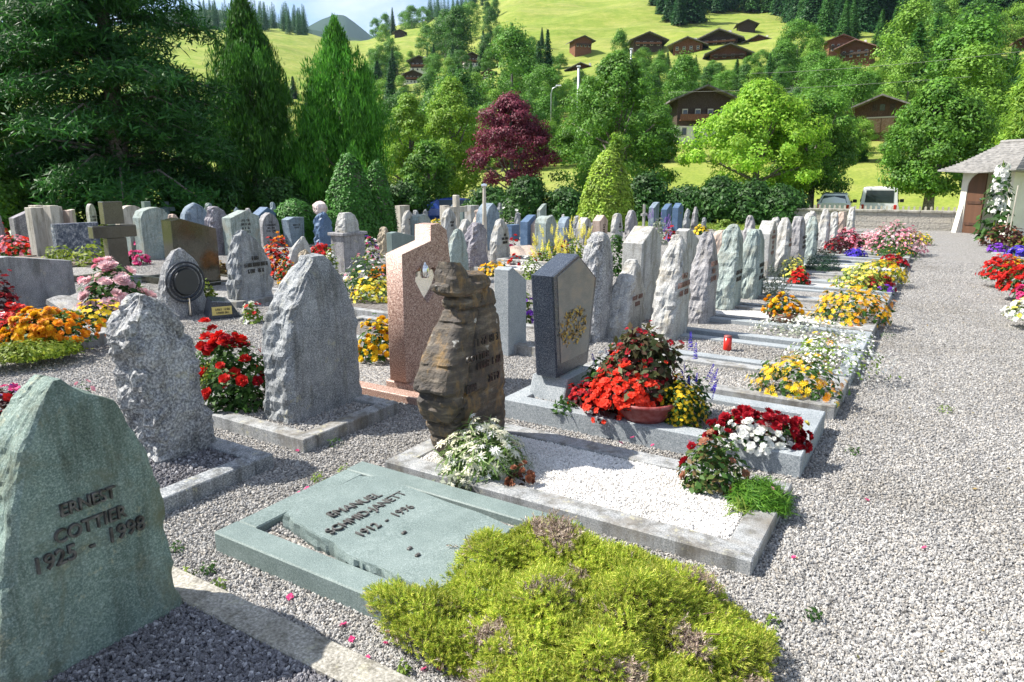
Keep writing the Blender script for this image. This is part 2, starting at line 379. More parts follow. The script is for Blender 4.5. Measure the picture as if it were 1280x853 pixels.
def meadow():
    m, nt, bs, out = newmat('alpine_meadow')
    n1 = tex(nt, 'noise', .02, detail=8, rough=.62); n2 = tex(nt, 'noise', .35, detail=8, rough=.7); n3 = tex(nt, 'noise', 5, detail=4)
    c = ramp(nt, n1.outputs['Fac'], [(.36, (.15, .23, .035)), (.46, (.24, .28, .055)), (.53, (.30, .30, .10)), (.6, (.17, .26, .035)), (.7, (.32, .30, .13))])
    c = mix(nt, .45, c, ramp(nt, n2.outputs['Fac'], [(.36, (.07, .15, .018)), (.5, (.20, .26, .045)), (.62, (.36, .34, .12))]))
    n4 = tex(nt, 'noise', .06, detail=5, rough=.6, sc=(1, 1, 9)); c = mix(nt, 1., c, ramp(nt, n4.outputs['Fac'], [(.36, (.72, .80, .70)), (.48, (1, 1, 1)), (.62, (1.18, 1.12, 1.15))]), 'MULTIPLY')
    c = mix(nt, .4, c, ramp(nt, n3.outputs['Fac'], [(.35, (.06, .11, .012)), (.62, (.24, .28, .05))]))
    nt.links.new(c, bs.inputs['Base Color']); bs.inputs['Roughness'].default_value = .9; bs.inputs['Specular IOR Level'].default_value = .1
    bump(nt, bs, n2.outputs['Fac'], .6, .25); return m
M['meadow'] = meadow()
tag(npmesh('hillside_terrain', np.stack([XX, Y2, Z2], -1).reshape(-1, 3), Fq, M['meadow'], smooth=True), kind='structure')
# far blue peak and wooded crest behind the meadow
def ridge(name, pts, r, mat, dep):
    MBm = MB(); n = len(pts); vs = []
    for px, y in pts:
        for k in range(9):
            f = k / 8.; rr = r + dep * (f - .5); x, yy = B(px, rr)
            e = 1 - abs(f - .5) * 2; z = -20 + (HC + r * tan_el(px, y) + 20) * e ** .9
            z += mn.fractal((x * .004, yy * .004, 2), 1., 2., 6) * r * .006 * (e if e < .99 else .3)
            vs.append((x, yy, z))
    MBm.add(vs, [(i * 9 + k, i * 9 + k + 1, (i + 1) * 9 + k + 1, (i + 1) * 9 + k) for i in range(n - 1) for k in range(8)])
    return tag(MBm.build(name, [mat], None, True), kind='structure')
M['peak'] = plain('wooded_peak', (.03, .055, .035), .95, 0, .1, .0, .02, 0)
def smoothline(ps, n):
    xs = np.linspace(ps[0][0], ps[-1][0], n); return [(x, float(np.interp(x, [p[0] for p in ps], [p[1] for p in ps]))) for x in xs]
ridge('mountain_peak', smoothline([(340, 80), (370, 58), (395, 35), (412, 25), (428, 19), (440, 20), (452, 29), (470, 45), (500, 62), (540, 90)], 60), 2600, M['peak'], 1300)
ridge('mountain_ridge', smoothline([(180, 22), (250, 14), (290, 13), (330, 22), (370, 32), (410, 39), (450, 48), (500, 60)], 60), 1500, M['peak'], 900)
sheet('parking_lot', rect(-14, 9, 33, 43.5), -.5, plain('asphalt', (.09, .09, .095), .9, 0, .2, .3, 60, .3))
sheet('asphalt_lane', rect(-34, -17, 30, 35), -.45, MATS['asphalt'])

# ------------------------------------------------------------------ stones
def dn(p, f, s, seed): return mn.fractal((p[0] * f + seed * 7.3, p[1] * f - seed * 3.1, p[2] * f + seed), .9, 2.1, 5) * s
PROF = {   # (z, left, right, depth factor), left and right in half widths
    'peak':   [(0, -.92, .95, 1), (.2, -1, 1, 1), (.5, -.93, .93, .95), (.75, -.72, .80, .85), (.9, -.45, .55, .68), (.97, -.22, .3, .5), (1, -.03, .12, .3)],
    'lean':   [(0, -.9, 1, 1), (.25, -1, .97, 1), (.5, -.9, .88, .95), (.72, -.62, .8, .85), (.88, -.2, .66, .7), (.96, .1, .5, .5), (1, .25, .4, .35)],
    'leanl':  [(0, -1, .9, 1), (.25, -.97, 1, 1), (.5, -.88, .9, .95), (.72, -.8, .62, .85), (.88, -.66, .2, .7), (.96, -.5, -.1, .5), (1, -.4, -.25, .35)],
    'wedge':  [(0, -1, .93, 1), (.25, -.88, .97, 1), (.5, -.62, .95, .97), (.7, -.36, .86, .9), (.86, -.08, .72, .75), (.95, .12, .55, .55), (1, .25, .4, .35)],
    'round':  [(0, -.95, .95, 1), (.3, -1, 1, 1), (.6, -.95, .96, .97), (.8, -.8, .82, .9), (.92, -.55, .58, .8), (.98, -.25, .28, .6), (1, -.05, .05, .4)],
    'blunt':  [(0, -.9, .95, 1), (.3, -1, 1, 1), (.6, -.95, .95, .95), (.85, -.75, .8, .85), (.96, -.6, .5, .7), (1, -.4, .3, .5)],
    'menhir': [(0, -.95, .9, 1), (.35, -1, 1, 1), (.65, -.8, .85, .9), (.85, -.5, .55, .75), (.95, -.3, .3, .55), (1, -.08, .1, .35)],
    'slab':   [(0, -1, 1, 1), (.4, -1, 1, 1), (.8, -.97, .98, 1), (.93, -.9, .92, .95), (1, -.8, .85, .8)],
}
def loft(W, H, D, prof, rough=.02, seed=1., nseg=28, nlev=18, front=.2, facets=True, expo=5., lean=0.):
    """natural stone: facing +x, width along y; returns a mesh builder"""
    zs = [p[0] for p in prof]; b = MB(); vs = []
    lev = sorted(set([i / nlev for i in range(nlev + 1)]) | {.93, .97, .985})
    for t in lev:
        l = np.interp(t, zs, [p[1] for p in prof]) * W / 2; r = np.interp(t, zs, [p[2] for p in prof]) * W / 2
        d = np.interp(t, zs, [p[3] for p in prof]) * D / 2; c = (l + r) / 2; hw = (r - l) / 2
        for k in range(nseg):
            a = 2 * math.pi * (k + .5) / nseg; ca, sa = math.cos(a), math.sin(a)
            q = (abs(ca) ** expo + abs(sa) ** expo) ** (-1. / expo)
            x, y = ca * q * d, c + sa * q * hw
            if x < 0: x = -d + (d + x) * .999
            p = (x, y, t * H)
            isf = 1. if (ca * q > .97 and abs(sa * q) < .93) else 0.
            amp = rough * (front if isf else 1.)
            e = dn(p, 2.6 / max(W, .2), amp, seed) + dn(p, 9. / max(W, .2), amp * .55, seed + 3)
            if facets:
                vd = mn.voronoi((p[0] * 7 + seed, p[1] * 7, p[2] * 6))[0]; e += (vd[1] - vd[0] - .25) * amp * .6
            if facets and not isf: e += (mn.cell((p[0] * 12 + seed, p[1] * 12, p[2] * 10)) - .5) * amp * .3
            nx, ny = ca * abs(ca) ** .5, sa * abs(sa) ** .5
            vs.append((x + nx * e + lean * t * H, y + ny * e, t * H + (dn(p, 5, amp * .6, seed + 9) if t > .7 else 0)))
    n = nseg; m = len(lev)
    fs = [(i * n + k, i * n + (k + 1) % n, (i + 1) * n + (k + 1) % n, (i + 1) * n + k) for i in range(m - 1) for k in range(n)]
    top = vs[(m - 1) * n:]; vs.append((sum(p[0] for p in top) / n, sum(p[1] for p in top) / n, sum(p[2] for p in top) / n + rough * .3))
    fs += [((m - 1) * n + k, (m - 1) * n + (k + 1) % n, m * n) for k in range(n)]
    return b.add(vs, fs)
SLAB = {  # polished outlines, y in half widths, z in heights
    'rect': [(-1, 0), (1, 0), (1, 1), (-1, 1)],
    'gable': [(-1, 0), (1, 0), (1, .86), (.1, 1), (-1, .84)],
    'gable2': [(-.85, 0), (.85, 0), (1, .8), (.0, 1), (-1, .8)],
    'slant': [(-1, 0), (1, 0), (1, .82), (.3, .97), (.0, 1), (-1, .8)],
    'up': [(-1, 0), (1, 0), (1, 1), (.5, .98), (-1, .78)],
    'down': [(-1, 0), (1, 0), (1, .82), (-.6, 1), (-1, .97)],
    'taper': [(-.7, 0), (.85, 0), (1, 1), (-.3, 1.02), (-1, .93)],
    'arch': [(-1, 0), (1, 0)] + [(math.cos(t) * 1., .72 + .28 * math.sin(t)) for t in np.linspace(0, math.pi, 13)],
    'ogive': [(-1, 0), (1, 0), (1.0, .6), (.85, .78), (.5, .92), (0, 1), (-.5, .92), (-.85, .78), (-1., .6)],
    'wave': [(-1, 0), (1, 0), (.96, .55), (.8, .8), (.45, .95), (.05, 1), (-.4, .98), (-.8, .93), (-1, .8)],
}
def letters(lines, x, w, z0, lh, seed=0, mat=None, fill=.8, yc=0.):
    """worn inscription too small to read: rows of letter strokes standing proud of the face at depth x"""
    r = random.Random(seed * 13 + 5); b = MB()
    for i, n in enumerate(lines):
        z = z0 - i * lh * 1.6; ch = lh * .62; tw = min(n * ch * 1.15, w * fill)
        cw = tw / max(n, 1)
        for k in range(n):
            if n > 5 and k == n // 2 and i != 1: continue
            y = yc - tw / 2 + k * cw; s = ch * .22; e = .004
            for q in r.sample(range(6), 4):
                y0, y1, za, zb = [(0, s, 0, lh), (cw * .55, cw * .55 + s, 0, lh), (s * 1.05, cw * .54, lh - s, lh), (s * 1.05, cw * .54, lh * .45, lh * .45 + s),
                                  (s * 1.05, cw * .54, 0, s), (cw * .25, cw * .25 + s, s * 1.05, lh * .44)][q]
                if y1 > y0: b.box(x - .004, x + e, y + y0, y + y1, z + za, z + zb)
    return b
def fit(px0, px1, by, ty, D, rot, W=None, z0=0.):
    """real size and place of a stone from its picture: base row, top row, side columns"""
    x, y = G((px0 + px1) / 2, by, z0); ca, sa = math.cos(rot), math.sin(rot)
    def ext(x, y, W, D, z):
        q = [proj(x + ca * a - sa * b, y + sa * a + ca * b, z)[0] for a in (-D / 2, D / 2) for b in (-W / 2, W / 2)]
        return min(q), max(q)
    if W is None:
        e = ext(x, y, .12, D, .3)
        while e[1] - e[0] > (px1 - px0) * .8 and D > .06: D *= .9; e = ext(x, y, .12, D, .3)
        lo, hi = .1, 2.5
        for _ in range(40):
            W = (lo + hi) / 2; e = ext(x, y, W, D, .3)
            if e[1] - e[0] > px1 - px0: hi = W
            else: lo = W
        W = min(W, .95)
    e = ext(x, y, W, D, .3); sh = ((px0 + px1) - (e[0] + e[1])) / 2
    x2, y2 = G((px0 + px1) / 2 + sh, by, z0); x, y = x2, y2
    return x, y, W, htop(x, y, ty), D
SEED = [1]
def onrow(px, X):
    lo, hi = 232., 850.
    for _ in range(50):
        m = (lo + hi) / 2
        if G(px, m)[0] < X: lo = m
        else: hi = m
    return lo
def stone(px0, px1, by, ty, D, kind, mat, label, rot=0., ins=None, let='darkletter', rough=None, z0=0., nseg=None, W=None, seed=None, group=None, lean=0., plinth=False, front=.2, inz=.62, X=None):
    if X is not None: by = onrow((px0 + px1) / 2, X)
    SEED[0] += 1; sd = seed or SEED[0]
    x, y, W, H, D = fit(px0, px1, by, ty, D, R(rot), W, z0); H -= z0
    H = max(H, .25)
    root = empty('headstone', (x, y, z0), R(rot), label, 'headstone', group)
    zb = 0.
    if plinth:
        b = MB(); b.box(-D * .8, D * .8, -W * .56, W * .56, 0, H * .1, b=.012); b.build('plinth', M[mat], root); zb = H * .1 + .001
    if kind in PROF:
        far = math.hypot(x, y) > 9
        o = loft(W, H - zb, D, PROF[kind], (.028 if rough is None else rough), sd * 1.7, nseg or (22 if far else 36), 14 if far else 26, lean=lean, front=front)
        o = o.build('stone', M[mat], root); o.location.z = zb
    else:
        b = MB(); b.prism([(p[0] * W / 2, p[1] * (H - zb)) for p in SLAB[kind]], -D / 2, D / 2, bev=.008)
        o = b.build('stone', M[mat], root); o.location.z = zb
    if ins:
        f = D / 2 * (.985 if kind in PROF else 1.0) + (.002 if kind not in PROF else .004)
        o = letters(ins, f, W, H * inz, min(.052, H * .055), sd, fill=.62 if kind in PROF else .8).build('lettering', M[let], root)
    return root
FONT = bpy.data.curves.new('lettering', 'FONT')
def text(body, loc, rot, width, mat, parent, ext=.004, name='lettering', mat2=None, sx=1., offset=0., bev=.0):
    cu = bpy.data.curves.new(name, 'FONT'); cu.body = body; cu.size = .1; cu.extrude = ext; cu.align_x = 'CENTER'; cu.align_y = 'BOTTOM_BASELINE'; cu.resolution_u = 3; cu.offset = offset
    o = bpy.data.objects.new(name, cu); COL.objects.link(o)
    bpy.context.view_layer.update(); s = width / max(o.dimensions.x, .001)
    cu.size = .1 * s; cu.bevel_depth = bev; bpy.context.view_layer.update()
    me = bpy.data.meshes.new_from_object(o); bpy.data.objects.remove(o)
    o = link(name, me, parent, [mat]); o.location = loc; o.rotation_euler = rot; o.scale = (1, sx, 1); return o

# ------------------------------------------------------------------ grave borders
def border(x0, x1, y0, y1, h, t, mat, label, fill=None, fz=None, group='stone borders of the graves', joints=True):
    root = empty('grave_border', ((x0 + x1) / 2, (y0 + y1) / 2, 0), 0, label, 'grave border', group)
    hx, hy = (x1 - x0) / 2, (y1 - y0) / 2; g = .0025
    for a in ((-hx, hx, -hy, -hy + t), (-hx, hx, hy - t, hy)):
        b = MB(); b.box(*a, -.05, h, b=.006); b.build('side_kerb', M[mat], root)
    for a in ((-hx, -hx + t), (hx - t, hx)):
        b = MB(); b.box(*a, -hy + t + g, hy - t - g, -.05, h - .002, b=.006); b.build('end_kerb', M[mat], root)
    if fill: sheet('grave_gravel' if fill != 'soil' else 'grave_soil', rect(x0 + t * .9, x1 - t * .9, y0 + t * .9, y1 - t * .9), fz if fz is not None else h - .03, M[fill], 'stuff')
    return root

# ------------------------------------------------------------------ plants
def frames(N, rng=rng, spin=True):
    N = N / np.maximum(np.linalg.norm(N, axis=1, keepdims=True), 1e-6)
    a = np.where(np.abs(N[:, 2:3]) < .95, np.array([[0, 0, 1.]]), np.array([[1., 0, 0]]))
    X = np.cross(a, N); X /= np.linalg.norm(X, axis=1, keepdims=True); Yv = np.cross(N, X)
    if spin:
        t = rng.uniform(0, 2 * np.pi, len(N))[:, None]; X, Yv = X * np.cos(t) + Yv * np.sin(t), Yv * np.cos(t) - X * np.sin(t)
    return np.stack([X, Yv, N], -1)
def inst(T, Fr, pos, sc):
    V, F = T; n = len(pos); m = len(V)
    out = np.einsum('nij,mj->nmi', Fr, V) * np.reshape(sc, (n, 1, -1)) + pos[:, None, :]
    return out.reshape(-1, 3), (F[None] + (np.arange(n) * m)[:, None, None]).reshape(-1, F.shape[1])
def cat(parts):
    V = []; F = []; b = 0
    for v, f in parts: V.append(v); F.append(f + b); b += len(v)
    return np.concatenate(V), np.concatenate(F)
def petal(a, r0, r1, w, up0, up1):
    c, s = math.cos(a), math.sin(a); q = lambda r, t, z: (c * r - s * t, s * r + c * t, z)
    rm = r0 + (r1 - r0) * .62; um = up0 + (up1 - up0) * .5
    return [q(r0, 0, up0), q(rm, -w, um), q(r1, 0, up1), q(rm, w, um)]
def rosette(layers):
    V = []; F = []
    for n, r0, r1, w, u0, u1, ph in layers:
        for k in range(n):
            b = len(V); V += petal(2 * math.pi * (k + ph) / n, r0, r1, w, u0, u1); F.append((b, b + 1, b + 2, b + 3))
    return np.array(V, float), np.array(F)
T_LEAF = (np.array([(0, 0, 0), (-.26, .45, .1), (0, 1, -.04), (.26, .45, .1)], float), np.array([(0, 3, 2, 1)]))
T_BLADE = (np.array([(-.035, 0, 0), (.035, 0, 0), (.03, .5, .08), (-.03, .5, .08), (.004, 1, -.08), (-.004, 1, -.08)], float), np.array([(0, 1, 2, 3), (3, 2, 4, 5)]))
T_BALL = rosette([(9, .05, 1, .3, -.15, -.05, 0), (8, .05, .9, .28, .1, .2, .5), (7, .05, .72, .26, .2, .42, 0), (5, .05, .45, .22, .3, .58, .5)])
T_ROSE = rosette([(6, .1, 1, .5, -.1, .15, 0), (5, .1, .85, .45, .0, .45, .5), (5, .08, .6, .36, .1, .6, .2), (4, .05, .35, .26, .2, .66, .6)])
T_FLAT = rosette([(6, .02, 1, .36, .05, .1, 0)]); T_FLAT8 = rosette([(9, .12, 1, .17, 0, .12, 0), (5, 0, .3, .14, .1, .16, 0)])
T_BEG = rosette([(4, .05, 1, .5, .1, .25, 0), (4, .05, .75, .4, .2, .5, .5)])
T_STAR = rosette([(7, .05, 1, .13, .05, -.05, 0), (6, .05, .7, .12, .12, .1, .5), (5, 0, .3, .14, .2, .2, 0)])
def spike():
    V = []; F = []; r_ = random.Random(4)
    for k in range(46):
        z = k / 46.; a = k * 2.4; q = .13 * (1.1 - z) + .02; b = len(V); s = .085 * (1.15 - z * .7); c, d = math.cos(a), math.sin(a); u = r_.uniform(-.02, .09)
        V += [(c * .02, d * .02, z), (c * q * .7 - d * s, d * q * .7 + c * s, z + u * .4 + .02), (c * q * 1.3, d * q * 1.3, z + u), (c * q * .7 + d * s, d * q * .7 - c * s, z + u * .4 - .02)]; F.append((b, b + 1, b + 2, b + 3))
    return np.array(V), np.array(F)
T_SPIKE = spike()
FT = dict(ball=T_BALL, rose=T_ROSE, flat=T_FLAT, daisy=T_FLAT8, beg=T_BEG, star=T_STAR, spike=T_SPIKE)
def dome(n, rx, ry, h, shell=.65, rng=rng, lump=.18, seed=0):
    u = rng.normal(size=(n, 3)); u[:, 2] = np.abs(u[:, 2]); u /= np.linalg.norm(u, axis=1, keepdims=True)
    s = np.where(rng.random(n) < shell, rng.uniform(.85, 1.03, n), rng.random(n) ** .5)
    l = np.array([1 + lump * mn.fractal((a[0] * 2.2 + seed, a[1] * 2.2, a[2] * 2.2), 1., 2., 3) for a in u])
    p = u * (s * l)[:, None] * np.array([rx, ry, h]); return p, u
def plant(name, label, catg, pos, rx, ry, h, leaf, fl=(), nleaf=None, lsize=.05, shell=.65, tmpl=None, group=None, up=.5, lump=.32, rot=0., stems=True):
    """leafy mound with blossoms on it: fl = (petals, kind, radius, count[, sink])"""
    root = empty(name, pos, rot, label, catg, group); sd = random.random() * 50
    n = nleaf or int(min(6000, max(260, rx * ry * 3.1 * (1 + 1.5 * h / max(rx, .05)) / (lsize * lsize) * 2.2)))
    p, u = dome(n, rx, ry, h, shell, lump=lump, seed=sd)
    N = u * np.array([1, 1, .8]) + np.array([0, 0, up]) + rng.normal(size=(n, 3)) * .45
    v, f = inst(tmpl or T_LEAF, frames(N), p, lsize * rng.uniform(.6, 1.3, n))
    lm = leaf if isinstance(leaf, bpy.types.Material) else L[leaf]
    v[:, 2] = np.maximum(v[:, 2], .004)
    npmesh('foliage', v, f, lm, root)
    for q in fl:
        m, kd, r, c = q[:4]
        if kd in ('ball', 'daisy', 'beg', 'flat', 'rose') and r > .033 and name not in ('rose_bush', 'rose') and c > 12: r *= .72; c = int(c * 1.75)
        sink = q[4] if len(q) > 4 else 1.
        reg = q[5] if len(q) > 5 else None     # (x0, x1, y0, y1) in radii: where on the mound this colour grows
        p, u = dome(c if not reg else c * 4, rx * sink, ry * sink, h * sink, 1., lump=lump, seed=sd)
        if reg:
            k = (u[:, 0] >= reg[0]) & (u[:, 0] <= reg[1]) & (u[:, 1] >= reg[2]) & (u[:, 1] <= reg[3]); p, u = p[k][:c], u[k][:c]
        p = p + u * r * .6 + np.array([0, 0, r * .5]); c = len(p)
        if kd == 'spike': N = u * .5 + np.array([0, 0, 1.]) + rng.normal(size=(c, 3)) * .12
        else: N = u * np.array([1, 1, 1.]) + np.array([0, 0, .35]) + rng.normal(size=(c, 3)) * .3
        v, f = inst(FT[kd], frames(N), p, r * rng.uniform(.55, 1.25, c))
        npmesh('blossoms', v, f, P[m], root)
    return root
def bowl(pos, r, h, mat, label, saucer=None, group=None, rim=.012):
    root = empty('flower_bowl' if r > .12 else 'flower_pot', pos, 0, label, 'flower pot', group)
    b = MB(); b.lathe([(r * .02, .012), (r * .62, .012), (r * .85, h * .45), (r * .97, h * .85), (r * 1.04, h * .86), (r * 1.04, h), (r * .93, h), (r * .9, h * .8), (0, h * .78)], 32)
    b.build('pot', M[mat], root, True)
    if saucer:
        b = MB(); b.lathe([(0, 0), (r * .75, 0), (r * .85, .03), (r * .8, .03), (r * .7, .011), (0, .011)], 28); b.build('saucer', M[saucer], root, True)
    return root
# ================================================================== foreground graves
def onX(x, y, X):
    d = ray(x, y); t = X / d[0]; return (d[1] * t, HC + d[2] * t)
def poly_prof(left, right, X, dep=None):
    """profile of a natural stone from the two edges of its face, both listed from the foot up"""
    lf = [onX(x, y, X) for x, y in left]; rg = [onX(x, y, X) for x, y in right]
    H = max(p[1] for p in lf + rg); zl = [p[1] for p in lf]; zr = [p[1] for p in rg]
    ys = [p[0] for p in lf + rg]; y0, y1 = min(ys), max(ys); yc = (y0 + y1) / 2; W = y1 - y0
    out = []
    for t in np.linspace(0, 1, 31):
        z = t * H; a = np.interp(z, zl, [p[0] for p in lf]); b = np.interp(z, zr, [p[0] for p in rg])
        if b - a < .02: a, b = (a + b) / 2 - .01, (a + b) / 2 + .01
        df = 1. if dep is None else float(np.interp(t, [d[0] for d in dep], [d[1] for d in dep]))
        out.append((t, (a - yc) / (W / 2), (b - yc) / (W / 2), df))
    return out, W, H, yc
# --- tall green stone nearest the camera
pf, W, H, yc = poly_prof([(4, 900), (4, 720), (10, 640), (24, 585), (40, 543), (56, 512), (66, 492), (78, 480)],
                         [(238, 800), (236, 768), (226, 732), (217, 690), (210, 640), (202, 600), (190, 556), (168, 522), (146, 503), (118, 493), (90, 481)], -2.27,
                         [(0, 1), (.6, 1), (.9, .8), (1, .55)])
r = empty('headstone', (-2.27 - .13, yc, 0), 0, 'tall green stone with pointed top and bronze lettering, beside the dark gravel bed', 'headstone')
loft(W, H, .26, pf, .02, 3.3, 84, 46, front=.06, expo=14).build('stone', M['green'], r)
for s, w, px in (('ERNEST', .172, (109, 625)), ('COTTIER', .228, (113, 654)), ('1925  -  1998', .345, (114, 680))):
    y, z = onX(*px, -2.27); z -= .022
    text(s, (.1355, y - yc, z), (R(90), 0, R(90)), w, M['bronze'], r, .0065, offset=.0003, bev=.0004, sx=1.15)
border(-2.62, -.9, .42, 1.46, .05, .13, 'concrete', 'low weathered concrete border of the dark gravel bed', 'gravel_dark', .03)
# --- lying teal tablet
border(-2.57, -1.22, 1.67, 2.6, .095, .125, 'teal', 'teal granite border around the lying inscribed tablet', 'gravel', .055)
tp = [G(x, y, .13) for x, y in ((357, 643), (372, 630), (420, 609), (450, 596), (480, 596), (505, 606), (560, 626), (612, 643), (640, 655), (600, 700), (540, 735), (500, 718), (474, 706), (455, 699), (432, 690), (418, 677), (398, 668), (376, 655))]
cx = sum(p[0] for p in tp) / len(tp); cy = sum(p[1] for p in tp) / len(tp)
r = empty('grave_tablet', (cx, cy, .03), 0, 'teal stone tablet with broken edge lying flat in its border', 'grave tablet')
def tablet():
    b = MB(); q = []
    for i in range(len(tp)):
        a, c = tp[i], tp[(i + 1) % len(tp)]
        for k in range(4):
            t = k / 4.; x, y = a[0] + (c[0] - a[0]) * t - cx, a[1] + (c[1] - a[1]) * t - cy
            e = dn((x, y, 0), 14, .012, 4); q.append((x + e, y + e * .6))
    n = len(q); zt = lambda x, y: .095 - x * .018; rings = []
    for s_, dz, am in ((1.0, None, 0), (1.012, -.008, .004), (1.03, -.03, .016), (1.025, -.055, .022), (1.0, -.1, .01)):
        for j, (x, y) in enumerate(q):
            z = zt(x, y) + (0 if dz is None else dz); e = dn((x * 3, y * 3, z * 9), 12, am, 8)
            rings.append((x * s_ + e, y * s_ - e, z))
    fs = [(i * n + k, (i + 1) * n + k, (i + 1) * n + (k + 1) % n, i * n + (k + 1) % n) for i in range(4) for k in range(n)]
    fs.append(tuple(range(n)))
    if sum(q[i][0] * q[(i + 1) % n][1] - q[(i + 1) % n][0] * q[i][1] for i in range(n)) < 0: fs = [tuple(reversed(f)) for f in fs]
    b.add(rings, fs); return b.build('tablet', M['teal'], r)
tablet()
def ontab(s, w, p0, p1, drop):
    a = G(*p0, .13); c = G(*p1, .13); m = ((a[0] + c[0]) / 2 - cx, (a[1] + c[1]) / 2 - cy); an = math.atan2(c[1] - a[1], c[0] - a[0])
    text(s, (m[0], m[1], .0985 - m[0] * .018), (0, R(1.0), an), w or math.hypot(c[0] - a[0], c[1] - a[1]), M['bronze'], r, .004, offset=-.0003, bev=.0004, sx=1.15)
ontab('EMANUEL', None, (416, 648), (478, 620), 0)
ontab('SCHMID-JANETT', None, (415, 669), (509, 617), 0)
ontab('1912  -  1996', None, (453, 671), (518, 634), 0)
for p in ((505, 665), (512, 684), (522, 692)):
    b = MB()
    x, y = G(*p, .13); b.box(x - cx - .008, x - cx + .008, y - cy - .012, y - cy + .012, .07, .104 - (x - cx) * .018, b=.003); b.build('ornament', M['bronze'], r)
# --- white gravel grave with the layered brown rock
border(-2.5, -.5, 2.7, 3.58, .075, .13, 'kerb', 'pale worn granite border around the white gravel', 'gravel_white', .055)
pf, W, H, yc = poly_prof([(586, 592), (577, 560), (563, 525), (555, 495), (562, 465), (574, 430), (586, 395), (587, 378), (576, 368), (577, 332)],
                         [(634, 580), (640, 540), (638, 495), (637, 450), (636, 410), (634, 378), (622, 345), (606, 326)], -2.1,
                         [(0, .7), (.2, .92), (.36, 1.15), (.5, 1.0), (.62, .88), (.78, .72), (.83, .72), (.86, .84), (.95, .8), (1, .5)])
r = empty('headstone', (-2.1 - .13, yc, 0), 0, 'dark brown layered natural rock with carved lettering, on the white gravel grave', 'headstone')
def rock():
    b = loft(W, H, .27, pf, .016, 5.5, 84, 84, front=.3, expo=4.5)
    v = []
    for x, y, z in b.v:
        g = 0.; a = mn.fractal((y * 2.2, x * 2.2, 3.1), 1., 2., 3)
        for z0, wd, dp, sl in ((.86, .010, .035, .10), (.79, .006, .02, -.05), (.735, .005, .018, .04), (.38, .015, .04, -.12), (.29, .009, .026, .14), (.20, .007, .018, .1), (.56, .005, .012, .05)):
            zz = z0 * H * .98 + a * .03 + y * sl; g += dp * math.exp(-((z - zz) / (wd * 1.3)) ** 2) * (1. if x < .10 else .55 if z0 < .45 or z0 > .85 else .15)
        # diagonal cleft across the face and the notch at the top
        dl = abs((z - .42) - (y + .18) * 1.9 - .02); g += .028 * math.exp(-(dl / .018) ** 2) * (1 if x > 0 else .3)
        if z > .9 * H: g += .05 * max(0, math.sin(y * 22 + x * 9))
        l = max(math.hypot(x, y), .03); k = max(l - g, .02) / l
        st = .007 * (mn.cell((0.3, 0.2, z * 13 + a * 2 + y * 1.2)) - .5)
        v.append((x * k + st * x / l, y * k + st * y / l, z - (.07 * max(0, math.sin(y * 14 + 1.2)) if z > .93 * H else 0)))
    b.v = v; return b.build('rock', M['layered'], r)
rock()
for ln, (px, py), w in (([8], (605, 424), .3), ([8], (608, 452), .3), ([4], (614, 470), .15), ([4], (586, 485), .12)):
    y, z = onX(px, py, -2.1); o = letters(ln, .150, w, z - .02, .042, int(py), yc=y - yc).build('lettering', M['darkletter'], r)
y, z = onX(592, 447, -2.1); text('COTTIER', (.160, y - yc, z - .01), (R(90), R(0), R(90)), .22, M['darkletter'], r, .005, offset=.0003)
# --- second row seen from behind
border(-4.25, -3.1, 2.66, 3.52, .09, .11, 'kerb', 'grey granite border holding red roses and the broad grey stone', 'gravel', .06)
pf, W, H, yc = poly_prof([(362, 537), (359, 470), (362, 400), (376, 368), (400, 324)], [(458, 502), (453, 430), (443, 362), (430, 338), (416, 320)], -3.42, [(0, 1), (.6, 1), (.85, .8), (1, .5)])
r = empty('headstone', (-3.42 - .14, yc, 0), 0, 'broad grey granite stone with sloping shoulder, behind the red rose bush', 'headstone')
loft(W, H, .28, pf, .035, 9.1, 76, 44, front=.04, expo=9).build('stone', M['grey'], r)
border(-4.3, -3.08, 1.55, 2.42, .09, .12, 'grey', 'brown stained granite border under the speckled boulder', 'gravel_dark', .07)
pf, W, H, yc = poly_prof([(205, 606), (192, 545), (178, 480), (166, 425), (172, 392), (186, 372)], [(284, 570), (272, 520), (258, 465), (240, 412), (222, 380), (200, 370)], -3.5, [(0, 1), (.35, 1.1), (.7, .9), (.9, .65), (1, .4)])
r = empty('headstone', (-3.5 - .17, yc, 0), 0, 'rough speckled grey boulder stone with whitish crest behind the green stone', 'headstone')
loft(W, H, .34, pf, .05, 2.2, 76, 44, front=.35, expo=4).build('stone', M['boulder'], r)
